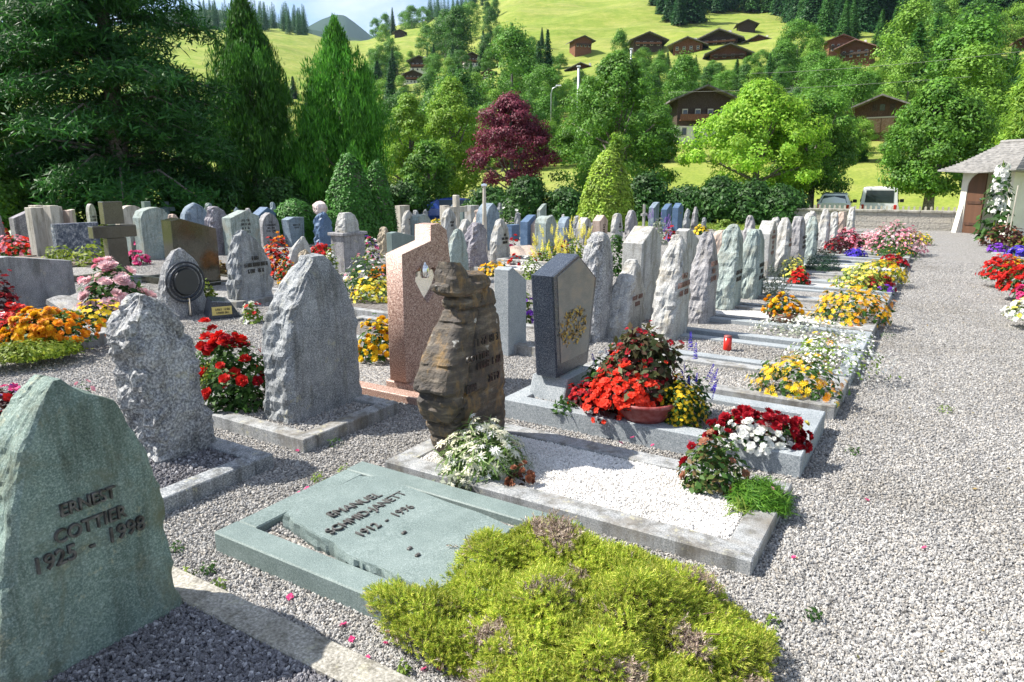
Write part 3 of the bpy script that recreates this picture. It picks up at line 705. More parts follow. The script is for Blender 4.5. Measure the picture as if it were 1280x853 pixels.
# pink granite stone with the heart
def heart_stone():
    X = -3.3; out = [onX(x, y, X) for x, y in ((503, 319), (539, 302), (539, 282), (549, 280), (558, 288), (563, 330), (565, 400), (563, 476), (508, 478))]
    hp = [(534, 380), (526, 366), (519, 352), (519, 341), (525, 333), (533, 334), (536, 339), (541, 333), (548, 336), (551, 346), (547, 358), (541, 369)]
    ho = [onX(x, y, X) for x, y in hp]; yc = sum(p[0] for p in out) / len(out)
    r = empty('headstone', (X - .079, yc, 0), 0, 'pink granite stone with stepped top and gleaming heart opening', 'headstone')
    def crv(name, loops, ext, mat, bev=.004):
        cu = bpy.data.curves.new(name, 'CURVE'); cu.dimensions = '2D'; cu.fill_mode = 'BOTH'; cu.extrude = ext; cu.bevel_depth = bev
        for lp in loops:
            s = cu.splines.new('POLY'); s.points.add(len(lp) - 1); s.use_cyclic_u = True
            for q, p in zip(s.points, lp): q.co = (p[0] - yc, p[1], 0, 1)
        o = bpy.data.objects.new(name, cu); COL.objects.link(o); bpy.context.view_layer.update()
        me = bpy.data.meshes.new_from_object(o); bpy.data.objects.remove(o)
        n = link(name, me, r, [mat]); n.rotation_euler = (R(90), 0, R(90)); return n
    crv('stone', [out, ho], .075, M['pink'])
    hc = (sum(p[0] for p in ho) / len(ho), sum(p[1] for p in ho) / len(ho))
    sh = [(hc[0] + (p[0] - hc[0]) * .97, hc[1] + (p[1] - hc[1]) * .97) for p in ho]
    low = [p for p in sh]; cut = hc[1] + .012
    low = [(p[0], min(p[1], cut + .05)) for p in low]
    o = crv('heart', [low], .012, M['chrome'], .004); o.location = (.03, 0, 0)  # steel plate added in the opening to imitate sun glare off its sides
    y, z = onX(528, 337, X); b = MB(); b.lathe([(0, 0), (.03, 0), (.034, .02), (.034, .07), (.028, .085), (.012, .1), (.012, .115), (0, .115)], 16, (.10, y - yc, z - .06)); b.build('lantern', M['chrome'], r, True)
    b = MB(); b.box(-.15, .16, -.36, .33, 0, .1, b=.01); b.build('plinth', M['pink'], r)
heart_stone()
border(-4.5, -3.02, 3.72, 4.62, .06, .12, 'pink', 'pink granite border under the stone with the heart', 'gravel', .04)
# --- blue gabled stone with plinth, flower grave
border(-2.45, -.5, 3.84, 4.72, .135, .13, 'sawn', 'sawn grey granite border around the red begonia bowl', 'gravel', .10)
r = empty('headstone', (-2.22, 4.32, .1), 0, 'polished dark blue granite stone with gabled top and landscape panel', 'headstone')
b = MB(); g_ = [(-.25, .17), (.23, .17), (.35, .80), (.04, 1.0), (-.335, .885)]
b.prism(g_, -.085, .085, bev=.012); b.build('stone', M['navy'], r)
b = MB(); b.prism([(p[0] * .86 + .01, .12 + (p[1]) * .855) for p in g_], .08, .089, bev=.002); b.build('engraved_panel', M['panel'], r)
b = MB(); b.prism([(-.27, 0), (.26, 0), (.18, .16), (-.2, .16)], -.14, .14, bev=.01); b.prism([(-.14, .155), (.12, .155), (.21, .175), (-.23, .175)], -.08, .08); b.build('plinth', M['sawn'], r)
def goldbush():
    n = 260; a = rng.uniform(0, 6.28, n); q = np.sqrt(rng.random(n)); pos = np.stack([np.full(n, .0915), -.03 + np.cos(a) * q * .21, .50 + np.sin(a) * q * .13], 1)
    N = np.tile([1., 0, 0], (n, 1)) + rng.normal(size=(n, 3)) * .25
    v, f = inst(T_LEAF, frames(N), pos, .035 * rng.uniform(.5, 1.2, n)); npmesh('etched_bush', v, f, M['goldletter'], r)
goldbush()
# second-row plain grey stone right of the brown rock
stone(618, 658, 440, 332, .16, 'down', 'sawn', 'plain grey polished stone between the brown rock and the blue stone', front=.1)
# --- first row along the path
bord = [(4.97, 'border of the grave with the yellow marigolds'), (5.93, 'border of the grave with the red candle'), (6.88, 'border of the gravel grave behind the white airy plant'),
        (7.83, 'border of the grave with the terracotta marigold pot'), (8.78, 'border of the large marigold bed'), (9.73, 'border of the bare gravel grave behind the marigold bed'),
        (10.68, 'border of the grave below the lemon chrysanthemums'), (11.63, 'border of the grave with the small red begonia'), (12.58, 'border of the grave with the dark green cushion'),
        (13.53, 'border of the grave with the crimson begonias'), (14.6, 'border of the grave with the pink begonia bush'), (15.8, 'border of the grave with the purple lobelia'), (17., 'border of the grave at the pink gaura')]
for i, (y, l) in enumerate(bord):
    border(-2.42, -.47, y, y + .84, (.10, .09, .11, .10)[i % 4], .12, ('kerb', 'sawn', 'sawn', 'kerb')[i % 4], 'pale granite ' + l if i % 4 in (0, 3) else 'smooth grey ' + l, 'gravel' if i % 3 else 'gravel_white', .065)
FR = 'natural stones in the first row along the path'
stone(755, 808, 418, 326, .26, 'wedge', 'white', 'low whitish rough stone behind the begonia bowl', ins=[9, 4], let='redletter', rough=.032, nseg=44, W=.60, inz=.5, group=FR)
stone(811, 862, 427, 296, .27, 'wedge', 'white', 'whitish rough stone with three lines of rust lettering, above the blue salvia', ins=[4, 10, 7], let='redletter', rough=.032, nseg=44, W=.62, inz=.62, group=FR)
stone(858, 894, 407, 291, .25, 'wedge', 'lilac', 'lilac grey rough stone with flaked left side', ins=[7, 3, 6], let='redletter', rough=.03, nseg=40, W=.52, inz=.66, group=FR)
stone(892, 926, 390, 281, .26, 'wedge', 'aqua', 'pale greenish rough stone with sharp tip', ins=[7, 6], let='darkletter', rough=.03, nseg=40, W=.55, inz=.45, group=FR)
stone(925, 952, 377, 287, .26, 'blunt', 'aqua', 'stout greenish rough stone with blunt top', ins=[7, 3, 7], let='darkletter', rough=.03, nseg=40, W=.5, inz=.5, group=FR)
stone(944, 968, 352, 276, .2, 'slant', 'white', 'smooth white stone with five lines of red lettering', ins=[4, 8, 4, 3, 5], let='redletter', W=.55, inz=.8, group=FR)
stone(964, 987, 347, 273, .26, 'wedge', 'white', 'large flaked white stone beside the lemon flowers', rough=.028, W=.6, ins=[3, 6], let='redletter', group=FR)
stone(985, 1004, 341, 271, .25, 'blunt', 'lilac', 'flat topped grey lilac stone with dark lettering above the lemon flowers', rough=.028, W=.5, ins=[8, 5, 8], group=FR)
stone(1002, 1016, 326, 266, .24, 'round', 'white', 'round topped white stone peeping over its greenish neighbour', rough=.028, W=.45, group=FR)
stone(1001, 1022, 333, 271, .24, 'wedge', 'aqua', 'greenish flaked stone behind the dark green cushion', rough=.028, W=.5, ins=[6, 4], group=FR)
stone(1021, 1036, 314, 262, .24, 'wedge', 'white', 'tall white flaked stone beside the maroon bush', rough=.028, W=.5, ins=[5], let='redletter', group=FR)
stone(1035, 1047, 305, 265, .22, 'wedge', 'white', 'slim white flaked stone left of the rose coloured slab', rough=.035, W=.5, ins=[5], let='redletter', group=FR)
stone(1044, 1058, 303, 265, .2, 'slab', 'rose', 'rose coloured slab with square top near the wall', rough=.02, W=.5, ins=[4, 5, 4], let='redletter', group=FR)
stone(1056, 1071, 290, 259, .22, 'lean', 'white', 'last leaning white stone close to the boundary wall', rough=.035, W=.5, group=FR)
# second row behind it
S2 = 'stones of the second row'
stone(726, 764, 412, 290, .24, 'round', 'boulder', 'dark speckled rough stone with bright crest behind the blue stone', rough=.032, nseg=44, W=.5, group=S2, X=-2.95)
stone(768, 832, 425, 283, .24, 'gable', 'white', 'big white granite stone with sloping sawn top', W=.62, group=S2, X=-2.95)
stone(845, 868, 410, 285, .16, 'down', 'white', 'polished white stone with slanted top between rough ones', W=.55, group=S2, X=-2.95)
stone(893, 906, 370, 288, .18, 'slab', 'rose', 'pinkish stone mostly hidden by the sharp greenish one', W=.4, rough=.02, group=S2, X=-2.95)
stone(926, 943, 348, 270, .22, 'menhir', 'lilac', 'slender lilac pointed stone rising over the blunt greenish one', W=.4, group=S2, X=-2.95)
stone(962, 972, 330, 272, .2, 'round', 'white', 'round white stone top showing over the smooth slab', W=.35, group=S2, X=-2.95)
stone(1009, 1018, 312, 264, .2, 'blunt', 'white', 'small blunt white stone top in the second row by the hedge', W=.35, group=S2, X=-2.95)
# ================================================================== the old field left of the rows
F3 = 'headstones across the gravel field'
def S(*a, **k): k.setdefault('group', F3); return stone(*a, **k)
# right middle, in front of the yellow yew
S(652, 668, 306, 269, .22, 'up', 'blue', 'polished deep blue pillar stone with slanted top', W=.42)
S(665, 673, 306, 274, .12, 'up', 'rose', 'narrow pinkish slab edge beside the deep blue pillar', W=.3)
S(671, 683, 290, 255, .12, 'up', 'aqua', 'tall thin pale green stele rising over its neighbours')
S(669, 696, 313, 270, .3, 'wave', 'aqua', 'broad turquoise stone with curved shoulder', W=.55)
S(682, 695, 296, 269, .2, 'round', 'grey', 'grey round top behind the turquoise stone')
S(697, 716, 304, 271, .22, 'ogive', 'sky', 'bluish stone with smooth left side and black lettering', ins=[3, 5, 4], W=.5)
S(714, 729, 300, 270, .2, 'blunt', 'grey', 'greyish stone behind the arched grey one')
S(720, 740, 305, 272, .2, 'ogive', 'white', 'arched whitish grey stone above the lemon snapdragons', ins=[4, 3], W=.5)
S(740, 760, 303, 269, .22, 'gable2', 'rose', 'rose brown stone with chamfered top and lettering in four lines', ins=[6, 4, 4, 5], W=.5)
S(736, 744, 300, 279, .12, 'rect', 'white', 'low whitish slab edge beside the rose brown stone', W=.25)
S(762, 779, 304, 267, .2, 'blunt', 'white', 'light grey natural stone under the yellow yew', ins=[3, 5], W=.5)
S(779, 798, 301, 263, .2, 'round', 'lilac', 'egg shaped speckled stone right of the yellow yew', W=.55)
S(810, 824, 284, 253, .2, 'up', 'sky', 'tall light blue stele with rising top', W=.5)
S(825, 840, 286, 255, .2, 'up', 'blue', 'deep blue stele with white figure', W=.5)
S(840, 853, 289, 254, .2, 'gable', 'blue', 'slim deep blue stele with gold emblem', ins=[3], let='goldletter', W=.5)
S(853, 864, 287, 261, .16, 'menhir', 'grey', 'first small pointed grey stone before the hedge', ins=[4, 4], W=.45)
S(863, 874, 286, 259, .16, 'menhir', 'lilac', 'second small pointed stone, below the red hydrant', ins=[4, 4], W=.45)
# centre
S(612, 638, 328, 274, .24, 'peak', 'white', 'pointed white stone with lettering beside the pink rose lantern', ins=[2, 7, 5], W=.52)
S(573, 591, 335, 274, .24, 'peak', 'white', 'pointed whitish stone with flaked left side behind the pink granite', W=.5)
S(586, 603, 340, 279, .3, 'blunt', 'violet', 'dark rugged violet stone beside the tall pole', W=.5, rough=.06)
S(560, 583, 352, 286, .16, 'peak', 'aqua', 'thin greenish plate with pointed tip behind the pink granite', W=.5, rough=.02)
S(553, 569, 308, 261, .22, 'round', 'white', 'oval white stone left of the wooden cross', ins=[4, 3], W=.5)
S(550, 562, 292, 257, .2, 'rect', 'beige', 'square beige stone behind the oval white one')
S(562, 572, 290, 255, .2, 'round', 'sky', 'small bluish round top under the blue car')
S(575, 586, 290, 262, .14, 'rect', 'teal', 'small teal plaque stone behind the wooden cross', ins=[6, 6], W=.35)
S(583, 597, 296, 257, .24, 'rect', 'white', 'plain whitish rectangular block behind the tall pole', W=.4)
S(594, 606, 305, 262, .26, 'blunt', 'rose', 'pinkish stone left of the big grey blue one', W=.4, rough=.04)
S(600, 620, 312, 254, .3, 'ogive', 'sky', 'big grey blue stone beside the pole', W=.6)
S(620, 630, 290, 254, .2, 'blunt', 'grey', 'dull grey stone top near the plum tree trunk')
S(634, 646, 300, 281, .24, 'rect', 'blue', 'low deep blue block at the right of the pointed white stone', W=.4)
S(496, 511, 290, 257, .22, 'rect', 'beige', 'beige square stele beside the clipped yew', W=.45)
S(501, 519, 295, 263, .22, 'peak', 'white', 'pointed white stone with lettering before the beige stele', ins=[5, 4, 5], W=.5)
S(514, 526, 290, 263, .2, 'round', 'grey', 'round grey stone behind the lace topped one')
S(512, 541, 302, 268, .26, 'wave', 'aqua', 'whitish stone with lace carved top', W=.6)
S(470, 490, 322, 284, .26, 'round', 'tan', 'brown rounded boulder with dark inset', rough=.03)
S(484, 520, 332, 289, .14, 'down', 'teal', 'slanting teal plate left of the pink granite', W=.7)
# left of centre
S(318, 346, 306, 259, .3, 'gable2', 'blue', 'polished royal blue stone behind the pointed white one', W=.6)
S(324, 349, 308, 266, .18, 'ogive', 'lilac', 'light grey ogive stone with lettering in front of the royal blue one', ins=[2, 10, 7, 9], W=.52, inz=.7)
S(337, 348, 292, 253, .2, 'round', 'sky', 'bluish round top behind the royal blue stone')
S(354, 380, 308, 272, .26, 'taper', 'sky', 'light blue tapering stone with bold lettering by the round yew', ins=[8, 5], W=.5, inz=.72)
S(390, 419, 312, 265, .3, 'round', 'blue', 'rugged blue stone with a white ball on top', rough=.05)
x, y = G(403, 308); t = empty('stone_ball', (x, y, htop(x, y, 269)), 0, 'rough whitish pink ball on the rugged blue stone', 'stone ball')
loft(.36, .34, .36, [(0, -.4, .4, .4), (.2, -.8, .8, .8), (.5, -1, 1, 1), (.8, -.8, .8, .8), (1, -.3, .3, .3)], .03, 4, 28, 14, 1., expo=2.2).build('ball', stone_mat('rose_quartz', (.62, .5, .48), (.45, .33, .3), (.75, .7, .68), 90, 9), t)
S(288, 338, 378, 288, .26, 'leanl', 'grey', 'speckled grey stone with rough light edge and three lettered lines', ins=[3, 12, 7], W=.62, rough=.05, nseg=40, inz=.6)
S(212, 271, 362, 272, .24, 'down', 'olive', 'dark polished stone with rough left side and low step', W=.72, plinth=True)
S(210, 233, 345, 268, .22, 'blunt', 'rose', 'pinkish stone top behind the dark polished one')
S(204, 250, 395, 311, .2, 'peak', 'boulder', 'grey natural stone carrying the round metal relief', W=.55, rough=.035, nseg=40)
S(228, 263, 316, 254, .3, 'round', 'sky', 'light blue round topped stone below the dark trees', W=.7)
S(255, 272, 300, 254, .3, 'blunt', 'teal', 'teal stone top behind the light blue one')
S(260, 286, 318, 259, .3, 'blunt', 'violet', 'violet rugged stone with deep folds', W=.55, rough=.07)
S(284, 322, 318, 263, .3, 'gable', 'aqua', 'turquoise stone with black lettering and slanted top', ins=[6, 7, 6, 7], W=.75, inz=.75)
S(306, 320, 312, 261, .2, 'blunt', 'white', 'white stone top between turquoise and royal blue ones')
S(292, 301, 290, 259, .2, 'round', 'sky', 'tiny bluish round top under the trees')
S(177, 213, 323, 259, .3, 'wave', 'aqua', 'leaning pale turquoise stone with rounded shoulder', W=.72)
S(158, 198, 322, 288, .2, 'rect', 'aqua', 'low pale green block left of the turquoise stone', W=.6)
S(152, 180, 312, 257, .2, 'arch', 'beige', 'pale arched stone behind the granite cross', W=.65)
S(180, 192, 300, 252, .2, 'rect', 'teal', 'teal post stone with plant on top')
S(110, 123, 300, 255, .2, 'arch', 'white', 'small white arched stone in the tree shade', ins=[5, 5])
S(24, 46, 312, 261, .24, 'up', 'violet', 'violet stone with slanted top and dark heart ornament', W=.6)
S(-8, 10, 320, 267, .3, 'round', 'lilac', 'lilac stone cut by the picture edge')
S(-14, 8, 372, 330, .3, 'rect', 'lilac', 'pale lilac block beside the dark red begonias')
S(72, 121, 326, 279, .16, 'rect', 'mottled', 'mottled dark slate rectangle with pale left edge', W=.85)
S(0, 78, 390, 318, .2, 'down', 'grey', 'low wide grey granite slab on plinth beside the marigolds', W=.9, plinth=True)
S(80, 90, 300, 262, .2, 'up', 'beige', 'beige slab edge right of the fluted stele', W=.4)
for k, (p0, p1, b_, t_, kd, mt, lb) in enumerate([
        (134, 146, 292, 262, 'round', 'grey', 'grey stone half hidden behind the cross post'), (418, 428, 296, 262, 'round', 'sky', 'bluish stone behind the thin iron cross'),
        (528, 536, 288, 262, 'blunt', 'grey', 'little grey stone left of the blue car'), (642, 652, 296, 266, 'blunt', 'grey', 'grey stone at the plum tree foot'),
        (700, 708, 290, 268, 'round', 'white', 'white stone top in the hedge shade'), (876, 884, 288, 272, 'round', 'grey', 'low grey stone right of the two small pointed ones'),
        (240, 250, 292, 256, 'blunt', 'grey', 'greyish stone top behind the light blue round one'), (56, 68, 298, 259, 'slab', 'beige', 'beige slab behind the fluted stele')]):
    S(p0, p1, b_, t_, .2, kd, mt, lb)
# fluted stele of crossed slabs
x, y = G(64, 324); r = empty('headstone', (x, y, 0), R(10), 'light beige fluted stele made of crossed upright slabs', 'headstone', F3); h = htop(x, y, 257)
b = MB(); b.box(-.1, .1, -.33, .33, 0, h * .97, b=.008); b.box(.101, .33, -.09, .09, 0, h, b=.008); b.box(-.33, -.101, -.09, .09, 0, h, b=.008); b.build('stele', M['beige'], r)
b = MB(); b.box(.07, .28, .331, .42, 0, h * .9, b=.006); b.build('wing_slab', M['rose'], r)
# big granite cross
x, y = G(150, 350); h = htop(x, y, 252); r = empty('stone_cross', (x, y, 0), R(-6), 'large polished brown grey granite cross', 'cross', F3)
b = MB(); b.box(-.09, .09, -.15, .15, 0, h * .545, b=.01); b.box(-.09, .09, -.15, .15, h * .72, h, b=.01); b.build('post', M['crossgrey'], r)
b = MB(); b.box(-.095, .095, -.35, .32, h * .55, h * .70, b=.01); b.build('crossbar', M['crossgrey'], r)
b = MB(); b.box(-.2, .2, -.35, .35, -.02, .06, b=.01); b.build('base', M['kerb'], r)
def cross(px, by, ty, w, t, mat, name, label, arm=.66, rz=0., group=F3, round_=False, ring=None):
    x, y = G(px, by); h = htop(x, y, ty); r = empty(name, (x, y, 0), R(rz), label, 'cross', group)
    b = MB(); b.box(-t / 2, t / 2, -t / 2, t / 2, 0, h, b=t * .12); b.build('post', M[mat], r)
    b = MB(); b.box(-t * .45, t * .45, -w / 2, -t / 2 - .001, h * arm, h * arm + t); b.box(-t * .45, t * .45, t / 2 + .001, w / 2, h * arm, h * arm + t); b.build('crossbar', M[mat], r)
    return r
cross(211, 282, 252, .55, .14, 'sky', 'stone_cross', 'small pale blue cross above the purple flowers', .6)
cross(571, 300, 244, .85, .15, 'beige', 'wooden_cross', 'tall weathered wooden cross in front of the blue car', .62)
cross(804, 292, 256, .42, .07, 'white', 'stone_cross', 'white cross with short arms between deep blue steles', .62)
cross(424, 306, 268, .5, .022, 'iron', 'iron_cross', 'thin dark iron cross before the clipped yew', .74)
# tall pole with lamp-like finial
x, y = G(606, 318); h = htop(x, y, 234); r = empty('memorial_pole', (x, y, 0), 0, 'tall slim tapering silver pole among the stones', 'pole')
b = MB(); b.tube([(0, 0, 0), (0, 0, h)], [.065, .032], 10); b.build('pole', M['beige'], r); b = MB(); b.lathe([(.03, h), (.075, h + .03), (.07, h + .06), (0, h + .08)], 12); b.build('finial', M['chrome'], r)
# two-tier stone
x, y = G(437, 338); r = empty('headstone', (x, y, 0), 0, 'grey pedestal stone with cornice carrying a tapered block', 'headstone', F3); h1 = htop(x, y, 290); h2 = htop(x, y, 266)
b = MB(); b.box(-.16, .16, -.27, .27, 0, h1 - .05, b=.008); b.build('pedestal', M['lilac'], r)
b = MB(); b.box(-.2, .2, -.31, .31, h1 - .049, h1, b=.01); b.build('cornice', M['lilac'], r)
o = loft(.46, h2 - h1, .3, [(0, -.9, .9, 1), (.5, -.8, .78, .9), (.85, -.62, .55, .75), (1, -.5, .2, .6)], .02, 6, 26, 12, .5).build('block', M['white'], r); o.location.z = h1 + .002
# round metal relief, its candle pipe
x, y = G(228, 395); x += .13; r = empty('metal_relief', (x + .02, y - .02, 0), 0, 'round dark metal relief with rings on a grey natural stone', 'relief'); zc = htop(x, y, 352)
b = MB(); b.lathe([(0, .04), (.15, .045), (.16, .02), (.165, .02)], 28); o = b.build('disc', M['iron'], r); o.rotation_euler = (0, R(90), 0); o.location = (0, 0, zc)
for q in (.2, .245):
    b = MB(); b.tube([(0, math.cos(a) * q, math.sin(a) * q * .95) for a in np.linspace(0, 6.283, 33)], .013, 6, cap=False); o = b.build('ring', M['iron'], r); o.location = (.02, 0, zc)
b = MB(); b.tube([(.02, .02, .02), (.02, .02, zc - .2)], .016, 8); b.build('pipe', M['chrome'], r)
# small plaque stone
x, y = G(276, 395); r = empty('plaque_stone', (x, y, 0), R(-28), 'small dark wedge stone with yellow name plate', 'plaque')
b = MB(); fr = Matrix.Rotation(R(90), 4, 'Z'); b.prism([(-.17, 0), (.2, 0), (.1, .19), (-.11, .22)], -.22, .22, Matrix.Rotation(0, 4, 'Z'), bev=.012); b.build('stone', M['navy'], r)
b = MB(); b.box(.221, .226, -.12, .1, .05, .15); b.build('name_plate', plain('yellow_plate', (.62, .5, .16), .4), r)
letters([9, 8], .226, .2, .105, .025, 3).build('lettering', M['darkletter'], r)
# open book tablet on the pink flower grave, and the leaning tablet with roses
def book(px, py, w, d, rz, tilt, mat, label):
    x, y = G(px, py); r = empty('book_tablet', (x, y, 0), R(rz), label, 'book tablet')
    b = MB(); ys = np.linspace(-w / 2, w / 2, 17); top = [(yy, .16 + .03 * math.sin(abs(yy) / (w / 2) * math.pi)) for yy in ys]
    out = [(-w / 2, .1), (w / 2, .1)] + top[::-1]; fr = Matrix.Rotation(R(-tilt), 4, 'Y')
    b.prism(out, -d / 2, d / 2, Matrix.Rotation(R(tilt), 4, 'Y')); b.build('pages', M[mat], r)
    b = MB(); b.box(-d * .4, d * .4, -w * .4, w * .4, 0, .08, b=.01); b.build('base', M['kerb'], r); return r
book(100, 394, .6, .42, 12, 24, 'white', 'white open stone book beside the pale pink roses')
book(655, 325, .62, .5, -30, 30, 'rose', 'tilted rose stone book with small red roses at its corners')
# leaning arch-shaped stone beside a boulder, behind the broad grey stone
S(355, 393, 352, 297, .14, 'lean', 'white', 'leaning whitish plate with hooked tip behind the grey stone', W=.55, rough=.03)
S(372, 392, 354, 312, .3, 'round', 'tan', 'small tan boulder under the leaning plate', rough=.04)
# scattered borders in the field
for x0, x1, y0, y1, h, mt, lb, fl in [
        (-8.6, -7.0, 2.75, 3.75, .12, 'kerb', 'pale border of the bed with red begonias and lime cushion', 'soil'), (-9.4, -7.6, 5.6, 6.7, .08, 'kerb', 'grey border in front of the speckled lettered stone', 'gravel'),
        (-9.3, -7.7, 4.3, 5.3, .08, 'kerb', 'grey border below the metal relief', 'gravel'), (-13.4, -11.8, 5.7, 6.7, .1, 'crossgrey', 'dark border behind the granite cross', 'gravel'),
        (-7.3, -5.7, 10.0, 10.9, .12, 'white', 'white border at the pointed white stone', 'gravel_white'), (-7.3, -5.7, 11.3, 12.2, .12, 'white', 'white border at the rose book', 'gravel'),
        (-6.6, -5.0, 6.0, 6.9, .09, 'kerb', 'border around the orange and yellow flower patch', 'soil'), (-5.6, -4.0, 4.9, 5.8, .08, 'kerb', 'border of the amber flowers behind the pink granite', 'soil'),
        (-4.3, -2.9, 5.4, 6.3, .1, 'kerb', 'border behind the blue stone', 'gravel'), (-10.9, -9.3, 6.3, 7.2, .1, 'olive', 'low dark border of the polished dark stone', 'gravel'),
        (-5.3, -3.9, .9, 1.5, .09, 'concrete', 'concrete border at the small mixed flowers', 'soil'), (-15.8, -13.4, 6.6, 7.7, .12, 'wood', 'brown plank border of the yellow shrubs', 'soil')]:
    border(x0, x1, y0, y1, h, .1, mt, lb, fl, h - .03)
# ================================================================== planting
def pl(name, label, x0, x1, yb, yt, leaf, fl, z0=0., asp=1., catg='flowers', hmax=None, **k):
    fx, fy = G((x0 + x1) / 2, yb, z0); d = math.hypot(fx, fy); rx = (x1 - x0) / 2 * d / F_ * 1.0; ry = rx * asp
    cx, cy = fx + fx / d * ry * .8, fy + fy / d * ry * .8
    h = max(htop(cx, cy, yt) - z0, .06)
    if hmax: h = min(h, hmax)
    return plant(name, label, catg, (cx, cy, z0), rx, ry, h, leaf, fl, rot=math.atan2(fy, fx) - R(90), **k)
# begonia bowl and its neighbours on the blue grave
bp = G(806, 528, .1); bowl((bp[0], bp[1], .1), .19, .16, 'redbowl', 'red glazed bowl holding scarlet begonias and fuchsia')
plant('begonia', 'scarlet begonias spilling over the red bowl', 'flowers', (bp[0] - .13, bp[1] - .0, .22), .23, .19, .2, 'maroon', [('scarlet', 'beg', .042, 165)], lsize=.05, nleaf=500, up=.1)
plant('begonia', 'hanging cluster of scarlet begonias at the foot of the bowl', 'flowers', (bp[0] - .24, bp[1] - .07, .10), .13, .12, .19, 'maroon', [('scarlet', 'beg', .04, 60)], lsize=.045, nleaf=160)
plant('fuchsia', 'dark leaved fuchsia with crimson bells rising from the bowl', 'flowers', (bp[0] - .08, bp[1] + .10, .28), .24, .22, .36, leaf_mat('fuchsia_leaves', ev([(.03, .035, .018), (.07, .10, .03), (.10, .03, .025), (.2, .24, .12)])), [('crimson', 'beg', .024, 70), ('scarlet', 'beg', .02, 30), ('pink', 'beg', .03, 8)], lsize=.065, nleaf=1500, up=.2)
plant('bidens', 'round cushion of tiny yellow flowers at the side of the red bowl', 'flowers', (bp[0] + .20, bp[1] + .08, .12), .14, .14, .26, 'green', [('yellow', 'daisy', .014, 420)], lsize=.028, nleaf=1400)
for dx, dy, n, lb in ((.22, .26, 16, 'blue salvia spikes at the far side of the red bowl'), (-.36, .28, 14, 'blue salvia spikes close to the landscape panel')):
    plant('salvia', lb, 'flowers', (bp[0] + dx, bp[1] + dy, .12), .11, .11, .27, 'green', [('blue', 'spike', .10, n)], lsize=.045, nleaf=260)
plant('begonia', 'shaded dark red begonias at the foot of the blue stone', 'flowers', (bp[0] - .40, bp[1] + .10, .1), .17, .15, .15, 'maroon', [('crimson', 'beg', .036, 60), ('red', 'beg', .034, 30)], lsize=.045, nleaf=400)
plant('dusty_miller', 'white and green leafy plant between panel and fuchsia', 'plant', (bp[0] - .36, bp[1] + .22, .16), .15, .14, .27, 'green', [('white', 'beg', .025, 26), ('cream', 'daisy', .02, 20)], lsize=.055, nleaf=420)
plant('fern', 'small green seedling at the plinth of the blue stone', 'plant', (bp[0] - .52, bp[1] - .1, .1), .08, .07, .08, 'green', [], lsize=.04, nleaf=120)
pl('begonia', 'red begonias with a white fringe at the end of the blue grave', 890, 996, 566, 508, 'green', [('crimson', 'rose', .032, 150, 1., (-1, 1, -.55, 1)), ('white', 'rose', .036, 34, 1., (-1, .95, -1, -.5)), ('lemon', 'rose', .034, 9, 1.02, (.55, 1, -.3, .8))], z0=.1, lsize=.045, asp=.7, hmax=.17)
# rose bush and grass tuft on the white grave
pl('rose_bush', 'leggy rose bush with three crimson roses at the white gravel', 845, 930, 622, 546, leaf_mat('rose_leaves', ev([(.03, .09, .02), (.06, .15, .03), (.11, .2, .04), (.25, .16, .08)])), [('crimson', 'rose', .034, 5), ('brown', 'beg', .026, 16)], z0=.055, lsize=.042, nleaf=760, shell=.5, asp=.7)
plant('grass_tuft', 'bright green grassy carnation tuft on the grave corner', 'plant', (*G(948, 628, .06), .05), .14, .12, .10, leaf_mat('tuft_blades', ev([(.05, .16, .015), (.10, .25, .02), (.17, .33, .04)])), [('pink', 'daisy', .012, 5)], tmpl=T_BLADE, lsize=.07, nleaf=4200, up=.4)
plant('grass_tuft', 'thin yellowish grass seedling beside the rose bush', 'plant', (*G(926, 640, .06), .05), .05, .05, .06, 'lime', [], tmpl=T_BLADE, lsize=.08, nleaf=70)
# edelweiss, houseleek
pl('edelweiss', 'white woolly edelweiss before the brown rock', 552, 658, 606, 536, leaf_mat('edelweiss_leaves', ev([(.08, .17, .03), (.16, .27, .06), (.3, .4, .16)])), [('cream', 'star', .034, 170), ('white', 'star', .028, 110)], z0=.04, tmpl=T_BLADE, lsize=.11, nleaf=1500, up=.7, asp=.75)
pl('houseleek', 'brown houseleek rosette at the edge of the edelweiss', 634, 664, 612, 585, 'maroon', [('brown', 'rose', .03, 12)], z0=.05, lsize=.03, nleaf=60)
pl('edelweiss', 'pale trailing edelweiss shoots over the kerb', 552, 590, 626, 590, 'silver', [('cream', 'star', .02, 26)], z0=.0, lsize=.035, nleaf=170, asp=.6)
# first row, going back
pl('marigold', 'yellow and orange marigolds at the kerb of the second grave past the bowl', 946, 1046, 502, 449, 'green', [('yellow', 'daisy', .034, 60, 1., (-1, .2, -1, 1)), ('amber', 'daisy', .034, 55), ('orange', 'daisy', .03, 14, 1., (.2, 1, -1, 1))], z0=.07, lsize=.05, asp=.75)
pl('euphorbia', 'airy white flowering cloud leaning over the path edge', 985, 1108, 474, 412, 'lime', [('white', 'flat', .011, 620)], z0=.05, lsize=.032, nleaf=500, shell=.3, asp=.6)
pl('euphorbia', 'second airy white cloud behind the first', 940, 1060, 424, 395, 'silver', [('white', 'flat', .012, 260)], z0=.06, lsize=.035, nleaf=420, shell=.3, asp=.5)
pl('zinnia', 'loose yellow zinnias within the white airy plant', 1000, 1045, 450, 418, 'lime', [('yellow', 'daisy', .035, 10), ('orange', 'daisy', .03, 7)], z0=.07, lsize=.05, nleaf=160)
